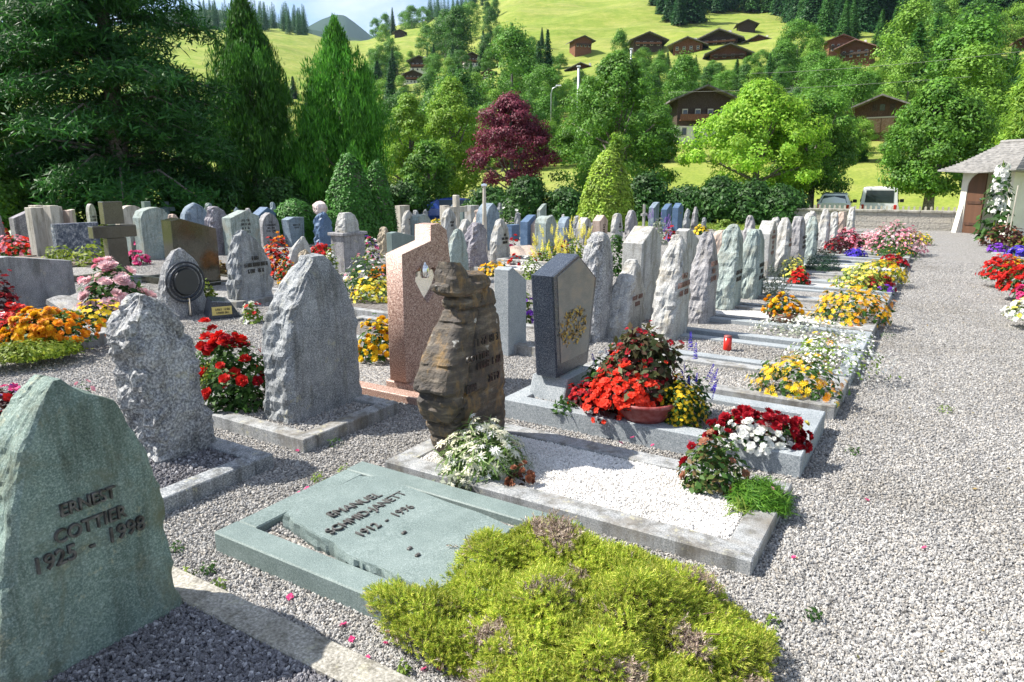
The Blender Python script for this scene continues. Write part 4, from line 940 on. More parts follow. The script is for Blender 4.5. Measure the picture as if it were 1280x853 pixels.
cb = G(977, 405, .07); d = math.hypot(*cb); bowl((cb[0], cb[1], .07), .155, .13, 'terracotta', 'terracotta pot with green saucer holding marigolds', 'greensaucer')
plant('marigold', 'orange and yellow marigolds in the terracotta pot', 'flowers', (cb[0], cb[1], .17), .19, .17, .19, 'green', [('orange', 'ball', .036, 26), ('amber', 'ball', .038, 26), ('yellow', 'ball', .034, 12)], lsize=.05)
cd = G(909, 437, .08); r = empty('grave_candle', (cd[0], cd[1], .07), 0, 'red plastic grave candle on the gravel', 'candle')
b = MB(); b.lathe([(0, 0), (.032, 0), (.038, .01), (.036, .125), (0, .125)], 18); b.build('candle_cup', M['redglass'], r, True); b = MB(); b.lathe([(.036, .126), (.037, .14), (.0, .145)], 18); b.build('lid', M['redbowl'], r, True)
pl('marigold', 'large bed of yellow and orange marigolds beside the path', 1020, 1106, 408, 363, 'green', [('amber', 'daisy', .045, 120), ('yellow', 'daisy', .045, 60, 1., (-1, .1, -1, 1)), ('orange', 'daisy', .042, 40, 1., (0, 1, -1, 1))], z0=.05, lsize=.06, asp=.8)
pl('chrysanthemum', 'lemon yellow chrysanthemum cushion, paler left half', 1046, 1098, 366, 332, 'lime', [('lemon', 'daisy', .03, 170)], z0=.06, lsize=.06)
pl('chrysanthemum', 'bright yellow chrysanthemum cushion against the path', 1075, 1126, 356, 326, 'yelgreen', [('yellow', 'daisy', .038, 170)], z0=.06, lsize=.06)
pl('begonia', 'crimson begonias below the yellow chrysanthemums', 1084, 1112, 364, 348, 'dkgreen', [('crimson', 'beg', .05, 50)], z0=.05, lsize=.05)
pl('lobelia', 'violet lobelia dots at the kerb below the crimson begonias', 1096, 1113, 370, 359, 'green', [('purple', 'flat', .03, 20)], z0=.05, lsize=.05)
pl('chrysanthemum', 'lemon flowers before the flaked white stone', 974, 1005, 352, 322, 'green', [('lemon', 'daisy', .034, 130)], z0=.06, lsize=.05)
pl('begonia', 'little red begonia beside the lemon flowers', 986, 1009, 357, 340, 'dkgreen', [('red', 'beg', .045, 45)], z0=.06, lsize=.05)
pl('shrub', 'dark green spiny cushion beside the aqua stone', 1006, 1048, 340, 314, leaf_mat('juniper_dark', ev([(.015, .05, .025), (.03, .08, .04), (.05, .11, .05)])), [], z0=.05, lsize=.09, tmpl=T_BLADE, catg='shrub', nleaf=1600)
pl('begonia', 'crimson begonias at the far path edge', 1102, 1128, 336, 322, 'dkgreen', [('crimson', 'beg', .055, 60)], z0=.05, lsize=.06)
pl('shrub', 'maroon leaved bush in front of the last stones', 1030, 1062, 318, 298, 'maroon', [('crimson', 'beg', .05, 20)], z0=.05, lsize=.08, catg='shrub')
pl('begonia', 'tall pink begonia bush before the last stones', 1044, 1074, 312, 287, 'maroon', [('pink', 'beg', .06, 90), ('crimson', 'beg', .05, 30)], z0=.05, lsize=.07)
pl('lobelia', 'deep blue lobelia on the far grave', 1060, 1078, 322, 313, 'green', [('blue', 'flat', .05, 70)], z0=.08, lsize=.05)
pl('gaura', 'large airy pink gaura near the wall', 1084, 1146, 318, 284, 'green', [('pink', 'beg', .05, 170), ('palepink', 'beg', .05, 170)], z0=.05, lsize=.09, shell=.4)
pl('gaura', 'lighter pink gaura at the left of the big one', 1066, 1100, 312, 293, 'green', [('palepink', 'beg', .05, 120)], z0=.05, lsize=.09, shell=.4)
pl('lady_mantle', 'yellow flowering mound at the far corner of the path', 1128, 1160, 306, 292, 'lime', [('yellow', 'daisy', .05, 120)], z0=.02, lsize=.09)
pl('shrub', 'low green edging mound with orange bloom beside the path', 1094, 1140, 324, 308, 'green', [('amber', 'daisy', .04, 14)], z0=.03, lsize=.08)
plant('yarrow', 'wispy green weed beside the smooth white stone', 'plant', (*G(965, 376), .05), .2, .16, .42, 'silver', [], tmpl=T_BLADE, lsize=.16, nleaf=300)
# beds right of the path
border(.92, 2.6, 16.2, 17.2, .18, .14, 'kerb', 'stone border below the hollyhock', 'soil', .14)
border(.95, 2.6, 12.6, 13.5, .18, .14, 'white', 'whitish stone border of the first red bed right of the path', 'soil', .14)
border(1.0, 2.6, 10.9, 11.8, .18, .14, 'concrete', 'stone border of the second red bed right of the path', 'soil', .14)
border(1.05, 2.6, 9.2, 10.1, .16, .14, 'beige', 'beige stone border of the white bed at the right edge', 'soil', .12)
pl('begonia', 'red begonias right of the path, behind the whitish border', 1231, 1268, 352, 325, 'green', [('red', 'beg', .055, 120)], z0=.12, lsize=.06)
pl('marigold', 'yellow marigolds beside the red begonias right of the path', 1260, 1292, 344, 325, 'green', [('amber', 'ball', .05, 70)], z0=.12, lsize=.06)
pl('begonia', 'second patch of red begonias at the picture edge', 1258, 1296, 368, 336, 'green', [('red', 'beg', .055, 120)], z0=.12, lsize=.06)
pl('petunia', 'magenta petunias at the picture edge', 1273, 1292, 376, 358, 'green', [('magenta', 'beg', .045, 50)], z0=.1, lsize=.05)
pl('petunia', 'white and yellow petunias lowest at the picture edge', 1263, 1300, 402, 378, 'lime', [('white', 'beg', .045, 70), ('lemon', 'beg', .04, 25)], z0=.1, lsize=.05)
pl('pansy', 'purple pansies at the hollyhock border', 1238, 1254, 316, 307, 'green', [('purple', 'flat', .05, 50)], z0=.16, lsize=.05)
pl('pansy', 'violet blue pansies right of the whitish border', 1264, 1292, 322, 312, 'green', [('blue', 'flat', .06, 80), ('lilac', 'flat', .05, 20)], z0=.16, lsize=.05)
pl('shrub', 'dark red leaved bush behind the hollyhock border', 1234, 1272, 310, 283, 'maroon', [('brown', 'beg', .05, 40)], z0=.14, lsize=.1, catg='shrub')
def hollyhock():
    x, y = G(1238, 308); h = htop(x, y, 206); r = empty('hollyhock', (x, y, .1), 0, 'tall white hollyhock with big leaves in front of the gatehouse', 'flowers')
    b = MB(); b.tube([(0, 0, 0), (.02, .01, h * .5), (0, 0, h)], [.022, .018, .008], 6); b.tube([(.05, .02, 0), (.1, .03, h * .75)], [.018, .01], 6); b.build('stem', L['lime'], r)
    n = 240; t = rng.random(n); a = rng.uniform(0, 6.28, n); rad = (.48 - .36 * t) * np.sqrt(rng.random(n)); pos = np.stack([np.cos(a) * rad, np.sin(a) * rad, .1 + t * h * .92], 1)
    N = np.stack([np.cos(a), np.sin(a), np.full(n, .8)], 1) + rng.normal(size=(n, 3)) * .3
    v, f = inst(T_LEAF, frames(N), pos, (.30 - .2 * t) * rng.uniform(.7, 1.2, n)); npmesh('leaves', v, f, L['green'], r)
    n = 95; t = rng.uniform(.3, .88, n); a = rng.uniform(-3.3, .6, n); rad = .20 - .1 * t; pos = np.stack([np.cos(a) * rad, np.sin(a) * rad, .1 + t * h], 1)
    N = np.stack([np.cos(a), np.sin(a), np.full(n, .3)], 1); v, f = inst(T_BEG, frames(N), pos, .085 * rng.uniform(.7, 1.1, n)); npmesh('blossoms', v, f, P['white'], r)
hollyhock()
for px, yb, yt, lb in ((1258, 312, 232, 'long pale garden stake'), (1252, 313, 268, 'short yellowish garden stake'), (1249, 306, 230, 'hooked yellow shepherd stake')):
    x, y = G(px, yb); h = htop(x, y, yt); b = MB(); b.tube([(0, 0, 0), (.03, 0, h)], .014, 6); o = b.build('garden_stake', M['beige']); o.location = (x, y, 0); tag(o, lb + ' by the hollyhock', 'stake')
# roses in the second row
pl('rose_bush', 'red rose bush with full blooms before the broad grey stone', 256, 342, 520, 428, 'green', [('red', 'rose', .058, 30), ('crimson', 'rose', .05, 12)], z0=.05, lsize=.055, nleaf=1100, shell=.5, asp=.8)
pl('rose_bush', 'outlying red roses left of the rose bush', 238, 296, 476, 420, 'green', [('red', 'rose', .06, 13)], z0=.05, lsize=.055, nleaf=380, shell=.4)
pl('creeping_jenny', 'lime cushion under the red roses', 246, 288, 482, 452, 'yelgreen', [], z0=.02, lsize=.035, nleaf=500)
x, y = G(222, 492); pl('geranium', 'single pink bloom on the gravel by the green stone', 100, 112, 492, 476, 'green', [('pink', 'beg', .03, 3)], lsize=.03, nleaf=16)
pl('petunia', 'small mixed purple and red flowers at the left border', -12, 33, 540, 486, 'maroon', [('magenta', 'beg', .034, 12), ('red', 'beg', .032, 16), ('purple', 'beg', .036, 8)], z0=.05, lsize=.045)
pl('marigold', 'amber marigolds seen between the grey and the pink stone', 449, 496, 454, 402, 'green', [('yellow', 'ball', .05, 28), ('amber', 'ball', .05, 20), ('magenta', 'beg', .04, 12, 1.05, (-.2, 1, 0, 1))], z0=.05, lsize=.06)
pl('wildflowers', 'mixed meadow flowers beside the pedestal stone', 424, 492, 372, 322, 'green', [('lemon', 'daisy', .03, 40), ('white', 'flat', .03, 40), ('pink', 'beg', .03, 30)], z0=.03, lsize=.06, shell=.4)
pl('marigold', 'orange marigolds left of the pink granite stone', 463, 500, 356, 336, 'dkgreen', [('orange', 'ball', .05, 70)], z0=.05, lsize=.06, asp=.6)
pl('pansy', 'yellow pansies under the orange marigolds', 442, 494, 380, 350, 'lime', [('yellow', 'flat', .04, 60), ('lemon', 'flat', .04, 40)], z0=.05, lsize=.06, asp=.7)
pl('begonia', 'rusty red and orange begonia bush right of the speckled stone', 333, 368, 350, 300, 'maroon', [('scarlet', 'beg', .05, 60), ('orange', 'beg', .045, 50), ('pink', 'beg', .05, 10)], lsize=.08)
pl('begonia', 'small orange red begonias under the leaning plate', 349, 370, 358, 326, 'green', [('scarlet', 'beg', .045, 22), ('amber', 'beg', .04, 22)], lsize=.06)
pl('begonia', 'flat red begonias left of the pedestal stone', 390, 414, 322, 309, 'green', [('red', 'beg', .06, 70)], lsize=.07)
pl('alyssum', 'pale green and white tuft beside the pedestal stone', 409, 422, 345, 312, 'lime', [('white', 'flat', .04, 30)], lsize=.07)
pl('petunia', 'purple and white petunias right of the pedestal stone', 452, 474, 332, 300, 'lime', [('purple', 'beg', .05, 30, 1., (-1, 1, 0, 1)), ('white', 'beg', .05, 40), ('magenta', 'beg', .05, 8)], lsize=.07)
pl('snapdragon', 'lemon snapdragon spikes right of the book tablet', 704, 734, 330, 296, 'lime', [('lemon', 'spike', .22, 50)], lsize=.08)
pl('snapdragon', 'second clump of lemon snapdragons near the turquoise stone', 672, 698, 334, 306, 'lime', [('lemon', 'spike', .2, 34)], lsize=.08)
pl('pansy', 'maroon and purple pansies between the lemon snapdragons', 690, 714, 326, 303, 'maroon', [('crimson', 'flat', .05, 26), ('purple', 'flat', .05, 14), ('orange', 'flat', .05, 12)], lsize=.07)
pl('rose_bush', 'creamy green flowers left of the blue stone top', 653, 676, 350, 322, 'lime', [('white', 'beg', .04, 20)], lsize=.06)
pl('shrub', 'fresh green leafy plant behind the dark speckled stone', 756, 782, 346, 293, 'green', [], lsize=.1, catg='shrub')
for px, py, lb in ((642, 306, 'upper'), (672, 322, 'lower'), (644, 326, 'foot')):
    x, y = G(px, py); pl('rose', 'red rose spray at the %s corner of the tilted book' % lb, px - 7, px + 7, py + 12, py - 6, 'dkgreen', [('red', 'rose', .05, 9)], lsize=.05, nleaf=30)
pl('rose', 'pink rose bunch beside the pointed white stone', 630, 646, 322, 300, 'green', [('pink', 'rose', .07, 12), ('magenta', 'rose', .06, 6)], lsize=.06, nleaf=60)
pl('lavender', 'lavender with purple spikes before the deep blue steles', 808, 836, 306, 276, 'silver', [('lilac', 'spike', .16, 30), ('purple', 'spike', .14, 20)], lsize=.1)
pl('begonia', 'red flowers right of the lavender', 832, 844, 302, 288, 'green', [('red', 'beg', .07, 40)], lsize=.07)
pl('pansy', 'flat yellow flowers near the small pointed stones', 868, 884, 294, 284, 'green', [('yellow', 'flat', .06, 40)], lsize=.07)
pl('shrub', 'bright green feathery plant behind the lawn strip', 894, 918, 290, 275, 'lime', [], lsize=.14, catg='shrub')
pl('coneflower', 'yellow flowers above the pink granite stone', 538, 556, 296, 276, 'yelgreen', [('yellow', 'daisy', .07, 40)], lsize=.09)
pl('shrub', 'green bush below the plum tree', 622, 655, 292, 254, 'green', [('white', 'flat', .06, 12)], lsize=.13, catg='shrub')
pl('pansy', 'yellow orange patch right of the brown rock top', 598, 640, 346, 330, 'green', [('amber', 'flat', .05, 60)], lsize=.06, asp=.5)
pl('petunia', 'purple flower tuft beside the plain grey stone', 649, 664, 408, 366, 'lime', [('purple', 'beg', .04, 12), ('white', 'beg', .03, 10)], z0=.05, lsize=.05)
# left field
pl('begonia', 'dark red begonia bush at the left picture edge', -18, 22, 408, 350, 'maroon', [('crimson', 'beg', .05, 70)], lsize=.08)
pl('begonia', 'red and white begonias in the left bed', -14, 46, 430, 393, 'green', [('red', 'beg', .055, 110), ('white', 'beg', .05, 26, 1., (-1, 1, -.6, .3)), ('pink', 'beg', .05, 12)], z0=.1, lsize=.06)
pl('marigold', 'orange marigold cushion in the left bed', 22, 110, 436, 392, 'green', [('orange', 'ball', .055, 90), ('amber', 'ball', .055, 70, 1., (-1, .1, -1, 1))], z0=.1, lsize=.06, asp=.8)
pl('begonia', 'dark red begonias squeezed between the marigolds and whites', 38, 70, 430, 410, 'dkgreen', [('crimson', 'beg', .05, 70)], z0=.1, lsize=.06)
pl('sedum', 'lime green sedum carpet along the left bed', -16, 92, 452, 424, 'yelgreen', [], z0=.09, lsize=.04, nleaf=3500, hmax=.12, asp=.6)
pl('rose_bush', 'tall pale pink roses beside the open book', 114, 176, 398, 338, 'green', [('palepink', 'rose', .085, 46), ('pink', 'rose', .07, 10)], lsize=.09, nleaf=900, shell=.5)
pl('pansy', 'yellow pansies at the foot of the pale pink roses', 100, 160, 418, 382, 'dkgreen', [('yellow', 'flat', .05, 60)], lsize=.07, asp=.7)
pl('sedum', 'low green cushion left of the yellow pansies', 72, 104, 404, 390, 'lime', [], lsize=.06, nleaf=500)
pl('begonia', 'salmon red begonias behind the wide granite slab', 6, 48, 322, 299, 'green', [('scarlet', 'beg', .07, 90), ('pink', 'beg', .07, 60)], lsize=.1)
pl('daisy', 'white feathery flowers on the lawn behind the salmon begonias', 14, 40, 304, 288, 'silver', [('white', 'flat', .06, 60)], lsize=.09)
pl('shrub', 'dark red leaved shrub by the lilac stone at the left', -4, 15, 318, 283, 'maroon', [('crimson', 'beg', .06, 30)], lsize=.1, catg='shrub')
pl('euonymus', 'yellow green variegated shrub in front of the mottled slate', 60, 92, 334, 310, 'yelgreen', [], lsize=.10, catg='shrub')
pl('euonymus', 'wider yellow green shrub beside the granite cross', 92, 138, 338, 305, 'yelgreen', [], lsize=.10, catg='shrub')
pl('shrub', 'fresh green shrub behind the arm of the granite cross', 119, 138, 318, 287, 'lime', [], lsize=.12, catg='shrub')
x, y = G(193, 322); bowl((x, y, .05), .26, .2, 'terracotta', 'shallow terracotta pot of crimson flowers by the turquoise stone')
plant('geranium', 'crimson pink geraniums in the shallow terracotta pot', 'flowers', (x, y, .2), .3, .28, .27, 'green', [('magenta', 'beg', .08, 60), ('red', 'beg', .08, 30)], lsize=.09, nleaf=200)
pl('geranium', 'magenta geraniums on the low stone before the turquoise block', 160, 184, 332, 318, 'green', [('magenta', 'beg', .07, 45), ('white', 'beg', .06, 8)], lsize=.07)
pl('shrub', 'small yellow green potted shrub beside the name plate stone', 246, 272, 390, 356, 'yelgreen', [], lsize=.06, catg='shrub', nleaf=700)
pl('ivy', 'dark climbing foliage at the metal relief pipe', 236, 252, 392, 366, 'dkgreen', [], lsize=.05, catg='plant', nleaf=260)
pl('petunia', 'purple heather below the pale blue cross', 200, 220, 280, 268, 'dkgreen', [('purple', 'flat', .08, 60)], lsize=.1)
pl('geranium', 'few pink and white flowers at the foot of the speckled stone', 306, 326, 405, 378, 'lime', [('red', 'beg', .05, 5), ('white', 'beg', .04, 8)], lsize=.06, nleaf=160)
pl('shrub', 'dry brown foliage between dark polished and speckled stones', 270, 292, 346, 330, leaf_mat('dry_leaves', ev([(.16, .10, .04), (.26, .18, .07), (.12, .13, .04)])), [], lsize=.09, catg='shrub', nleaf=300)
# ------------------------------------------------------------------ big heather-like juniper in the foreground
def juniper():
    k = 14; V = []; F = []
    for i in range(k):
        a = i * 2.4; z = i / k * .85; s = .30 - .12 * i / k; ca, sa = math.cos(a), math.sin(a); b_ = len(V)
        V += [(ca * .02 - sa * .045, sa * .02 + ca * .045, z), (ca * .02 + sa * .045, sa * .02 - ca * .045, z), (ca * s, sa * s, z + .25)]; F.append((b_, b_ + 1, b_ + 2))
    V += [(-.02, 0, 0), (.02, 0, 0), (0, .0, .95)]; F.append((len(V) - 3, len(V) - 2, len(V) - 1))
    T = (np.array(V), np.array(F))
    out = [G(*p, .16) for p in ((458, 735), (500, 700), (560, 672), (640, 655), (690, 648), (740, 662), (800, 672), (860, 690), (920, 722), (965, 760), (965, 800), (950, 850), (925, 905), (760, 960), (610, 910), (585, 850), (600, 800), (540, 790), (500, 770))]
    c0 = np.mean(np.array(out), 0); O = np.array(out) - c0; ang = np.arctan2(O[:, 1], O[:, 0]); rad = np.hypot(O[:, 0], O[:, 1]); o = np.argsort(ang); ang, rad = ang[o], rad[o]
    root = empty('heather_shrub', (c0[0], c0[1], 0), 0, 'low spreading yellow green heather shrub with dry twigs, overhanging the teal border', 'shrub')
    def where(n):
        a = rng.uniform(-np.pi, np.pi, n); q = np.sqrt(rng.random(n)); R_ = np.interp(a, np.concatenate([ang - 6.2832, ang, ang + 6.2832]), np.tile(rad, 3))
        return np.cos(a) * q * R_, np.sin(a) * q * R_, q
    def hgt(x, y, q):
        l = np.array([mn.fractal((a * 4.2, b * 4.2, 1.7), 1., 2., 4) for a, b in zip(x, y)])
        return np.clip(.165 * (1 - q ** 3.2) + .045 + l * .10, .01, None)
    n = 34000; x, y, q = where(n); z = hgt(x, y, q); dry = np.array([mn.fractal((a * 6 + 9, b * 6, .5), 1., 2., 3) for a, b in zip(x, y)])
    z = z * np.where(rng.random(n) < .7, rng.uniform(.86, 1.05, n), rng.uniform(.25, .9, n))
    e = .01; gx = (hgt(x + e, y, q) - hgt(x - e, y, q)) / (2 * e); gy = (hgt(x, y + e, q) - hgt(x, y - e, q)) / (2 * e)
    N = np.stack([-gx * .7 + x * q * 1.3, -gy * .7 + y * q * 1.3, np.full(n, .75)], 1) + rng.normal(size=(n, 3)) * .38
    keep = dry < .48; p = np.stack([x, y, z], 1); s = .037 * rng.uniform(.6, 1.25, n)
    v, f = inst(T, frames(N)[keep], p[keep], s[keep])
    npmesh('foliage', v, f, leaf_mat('heather_sprigs', ev([(.17, .29, .025), (.28, .40, .035), (.40, .48, .05), (.53, .55, .075), (.60, .58, .15)]), trans=.3, big=.35, bsc=7), root)
    k2 = ~keep; pd = p[k2]; pd = np.concatenate([pd, pd + rng.normal(size=pd.shape) * .02]); pd[:, 2] *= .92; Nd = np.concatenate([N[k2], N[k2] + rng.normal(size=(k2.sum(), 3)) * .6])
    x, y, q = where(2600); z = hgt(x, y, q) * rng.uniform(.3, .92, 2600); pd = np.concatenate([pd, np.stack([x, y, z], 1)]); Nd = np.concatenate([Nd, np.stack([x, y, q * 0 + .5], 1) + rng.normal(size=(2600, 3)) * .6])
    v, f = inst(T, frames(Nd), pd, .042 * rng.uniform(.6, 1.3, len(pd)))
    npmesh('dry_twigs', v, f, leaf_mat('dry_twig_needles', ev([(.2, .14, .11), (.36, .27, .22), (.5, .41, .36), (.3, .29, .11)]), trans=.1, big=.3, bsc=5), root)
    b = MB(); r_ = random.Random(3)
    for i in range(60):
        a = r_.uniform(0, 6.28); l = r_.uniform(.25, .8) * float(np.interp(a if a < 3.14159 else a - 6.2832, ang, rad)); m = l * .5
        b.tube([(0, 0, .01), (math.cos(a) * m, math.sin(a) * m, .09 + r_.uniform(0, .04)), (math.cos(a + .1) * l, math.sin(a + .1) * l, .11 + r_.uniform(-.03, .07))], [.008, .006, .002], 5)
    b.build('stems', plain('heather_bark', (.12, .075, .05), .9), root)
    # earthy mat of litter under the sprigs
juniper()
# weeds in the gravel and fallen petals
wd = None
for i, (px, py) in enumerate(((236, 722), (262, 716), (273, 736), (222, 690), (430, 590), (475, 600), (505, 842), (1015, 773), (965, 780), (1065, 565), (1182, 512), (962, 802), (398, 600), (1110, 418), (940, 640), (420, 556))):
    pl('weed', ('tiny green weed in the gravel by the green stone', 'tiny yellowish weed between the border and the tablet')[i % 2] if i < 6 else 'small green weed growing in the path gravel', px - 9, px + 9, py + 5, py - 9, ('lime', 'green')[i % 2], [], lsize=.022, nleaf=40, catg='weed', hmax=.05, group=('weeds by the green stone' if i < 6 and i % 2 == 0 else 'weeds by the tablet' if i < 6 else 'weeds in the path'))
pm = [T_BEG[0] * .013, T_BEG[1]]; first = None
for i, (px, py) in enumerate(((430, 785), (485, 795), (482, 808), (460, 826), (530, 841), (550, 839), (513, 803), (539, 818), (374, 619), (384, 614), (477, 588), (363, 750), (802, 591), (690, 572), (676, 655), (1083, 628), (1155, 688), (372, 566), (440, 803), (992, 700), (842, 560), (862, 570), (815, 575), (790, 565), (775, 572))):
    x, y = G(px, py)
    z = .09 if 20 < i else .012
    if first is None: o = npmesh('fallen_petal', pm[0], pm[1], P['magenta']); first = o
    else: o = first.copy(); COL.objects.link(o)
    o.location = (x, y, z); o.rotation_euler = (random.uniform(-.5, .5), random.uniform(-.5, .5), random.uniform(0, 6)); s = random.uniform(.8, 1.5); o.scale = (s, s, s)
    tag(o, 'crimson petal fallen on the gravel', 'petal', 'fallen petals')

n = 240; X = rng.uniform(-.35, 1.1, n) + rng.normal(size=n) * .3; Yl = rng.uniform(1.6, 13, n); p = np.stack([X, Yl, np.full(n, .014)], 1)
v, f = inst(T_LEAF, frames(np.tile([0, 0, 1.], (n, 1)) + rng.normal(size=(n, 3)) * .35), p, .022 * rng.uniform(.4, 1.3, n))
tag(npmesh('leaf_litter', v, f, leaf_mat('dry_litter', ev([(.16, .09, .04), (.30, .22, .08), (.12, .14, .04), (.22, .13, .07)]), trans=.1)), kind='stuff')
# ================================================================== trees
M['bark'] = plain('brown_bark', (.085, .06, .042), .95, 0, .1, .4, 14, .9)
M['bark2'] = plain('grey_bark', (.13, .115, .09), .95, 0, .1, .4, 14, .9)
T = {}
T['maple'] = leaf_mat('maple_leaves', ev([(0.054, 0.156, 0.020), (0.101, 0.245, 0.029), (0.169, 0.334, 0.039)]), trans=.35, big=.42, bsc=.9)
T['bright'] = leaf_mat('bright_maple_leaves', ev([(0.173, 0.380, 0.029), (0.292, 0.529, 0.044), (0.432, 0.620, 0.080)]), trans=.45, big=.25, bsc=.6)
T['lightgreen'] = leaf_mat('light_green_leaves', ev([(0.108, 0.245, 0.024), (0.203, 0.372, 0.037), (0.311, 0.461, 0.049)]), trans=.4, big=.3, bsc=.5)
T['plum'] = leaf_mat('plum_leaves', ev([(0.086, 0.013, 0.030), (0.160, 0.026, 0.055), (0.275, 0.056, 0.090)]), trans=.35, big=.42, bsc=.9)
T['thuja'] = leaf_mat('thuja_sprays', ev([(0.043, 0.177, 0.018), (0.085, 0.288, 0.027), (0.142, 0.405, 0.038)]), trans=.35, big=.35, bsc=.8)
T['thuja2'] = leaf_mat('dark_cypress_sprays', ev([(0.030, 0.105, 0.016), (0.054, 0.173, 0.022), (0.089, 0.243, 0.027)]), trans=.35, big=.4, bsc=.8)
T['pine'] = leaf_mat('pine_needles', ev([(0.020, 0.086, 0.022), (0.037, 0.138, 0.027), (0.068, 0.205, 0.035)]), trans=.35, big=.4, bsc=.5)
T['yew'] = leaf_mat('clipped_yew_needles', ev([(0.032, 0.121, 0.018), (0.057, 0.189, 0.024), (0.088, 0.257, 0.034)]), trans=.2, big=.25, bsc=2)
T['goldyew'] = leaf_mat('golden_yew_needles', ev([(0.158, 0.278, 0.023), (0.264, 0.411, 0.036), (0.379, 0.503, 0.065)]), trans=.25, big=.35, bsc=2)
T['hedge'] = leaf_mat('dark_hedge_leaves', ev([(0.021, 0.070, 0.014), (0.037, 0.114, 0.019), (0.067, 0.176, 0.027)]), trans=.25, big=.4, bsc=.8)
T['spruce'] = leaf_mat('spruce_needles', ev([(0.022, 0.065, 0.030), (0.035, 0.095, 0.038), (0.057, 0.135, 0.049)]), trans=.15, big=.3, bsc=.5)
def envelope(shape, t):
    """crown half width at relative height t"""
    if shape == 'round': return math.sqrt(max(0, 1 - (2 * t - .85) ** 2 / 1.35)) if t > .0 else .3
    if shape == 'oval': return (math.sin(math.pi * min(max(t * .92 + .1, 0), 1)) ** .62)
    if shape == 'egg': return (math.sin(math.pi * min(max((t ** .75) * .9 + .1, 0), 1)) ** .7)
    if shape == 'cone': return (1 - t) ** .8 * min(1, .4 + t * 5)
    if shape == 'column': return min(1, .62 + t * 2.2) * (1 - max(0, (t - .45) / .55) ** 1.7)
def crown_pts(H0, H1, Rx, shape, ncl, nl, cl, rg, up=.4, upright=False):
    P_ = []; N_ = []; cs = []
    for i in range(ncl):
        t = rg.random() ** .85; a = rg.uniform(0, 6.283); e = envelope(shape, t) * Rx * rg.uniform(.86, 1.1)
        q = e * (rg.uniform(.45, 1.) if rg.random() < .8 else rg.random())
        q = min(q, e - cl * .5) if e > cl else q * .5
        c = np.array([math.cos(a) * q, math.sin(a) * q, H0 + (H1 - H0) * t * .96]); cs.append(c)
        k = max(6, int(nl / ncl * rg.uniform(.6, 1.4))); u = rg.normal(size=(k, 3)); u /= np.linalg.norm(u, axis=1, keepdims=True)
        s = cl * rg.uniform(.65, 1.25); ax = np.array([1, 1, 1.9]) if upright else np.array([1.1, 1.1, .75])
        rr = rg.uniform(.55, 1.08, (k, 1)); p = c + u * ax * s * rr
        if upright: p[:, 2] += 0; p[:, :2] = c[:2] + (p[:, :2] - c[:2]) * np.clip(1.15 - (p[:, 2:3] - c[2]) / (s * 2.2), .15, 1.5)
        out = (p - np.array([0, 0, (H0 + H1) * .45])); out[:, 2] *= .3; out /= np.maximum(np.linalg.norm(out, axis=1, keepdims=True), 1e-4)
        N_.append(u * .8 + out * .5 + np.array([0, 0, up]) + rg.normal(size=(k, 3)) * .45); P_.append(p)
    return np.concatenate(P_), np.concatenate(N_), cs
def trunk_mb(H, r0, cs, rg, nb=14, base=0., split=.3, lean=0.):
    b = MB(); top = H * .8
    b.tube([(0, 0, -.3), (0, 0, .1), (lean * .1 * H, 0, H * .15), (lean * .2 * H, .02 * H, H * .4), (0, .01 * H, top)], [r0 * 1.5, r0 * 1.15, r0 * .9, r0 * .6, r0 * .15], 8)
    idx = rg.permutation(len(cs))[:nb]
    for i in idx:
        c = cs[i]; z0 = max(H * split * .6, c[2] * rg.uniform(.45, .75)); f = z0 / H
        b.tube([(0, 0, z0), tuple(c * np.array([.45, .45, 0]) + np.array([0, 0, z0 + (c[2] - z0) * .4])), tuple(c)], [r0 * .45 * (1 - f * .6), r0 * .28, r0 * .06], 5)
    return b
def tree(name, label, px, r, ty, wpx, shape, mat, h0=.2, ncl=90, nl=20000, cl=.55, ls=.16, trunk=.22, bark='bark', group=None, dx=0, upright=False, z=None, seed=0, tmpl=None, split=.3):
    rg = np.random.default_rng(seed or int(px * 7 + r)); x, y = B(px, r); z0 = tz(x, y) if z is None else z
    H = htop(x, y, ty) - z0; dep = x * FW[0] + y * FW[1]; Rx = wpx / 2 * dep / F_
    root = empty(name, (x, y, z0), 0, label, 'tree', group)
    p, N, cs = crown_pts(H * h0, H, Rx, shape, ncl, nl, cl, rg, upright=upright)
    if upright: N[:, 2] *= .25
    fr = frames(N, rg)
    if upright:   # sprays stand upright
        n = N * np.array([1, 1, .1]); n /= np.maximum(np.linalg.norm(n, axis=1, keepdims=True), 1e-5)
        ydir = np.tile([0, 0, 1.], (len(n), 1)) + rg.normal(size=n.shape) * .25; ydir /= np.linalg.norm(ydir, axis=1, keepdims=True)
        xx = np.cross(ydir, n); xx /= np.maximum(np.linalg.norm(xx, axis=1, keepdims=True), 1e-5); fr = np.stack([xx, ydir, np.cross(xx, ydir)], -1)
    v, f = inst(tmpl or T_LEAF, fr, p, ls * rg.uniform(.4, 1.5, len(p)))
    v[:, 2] = np.maximum(v[:, 2], .05)
    npmesh('crown', v, f, T[mat], root)
    trunk_mb(H, trunk, cs, rg, split=split).build('trunk', M[bark], root, True)
    return root
T_SPRAY = (np.array([(0, 0, 0), (-.10, .4, .05), (0, 1, 0), (.10, .4, .05)], float), np.array([(0, 3, 2, 1)]))
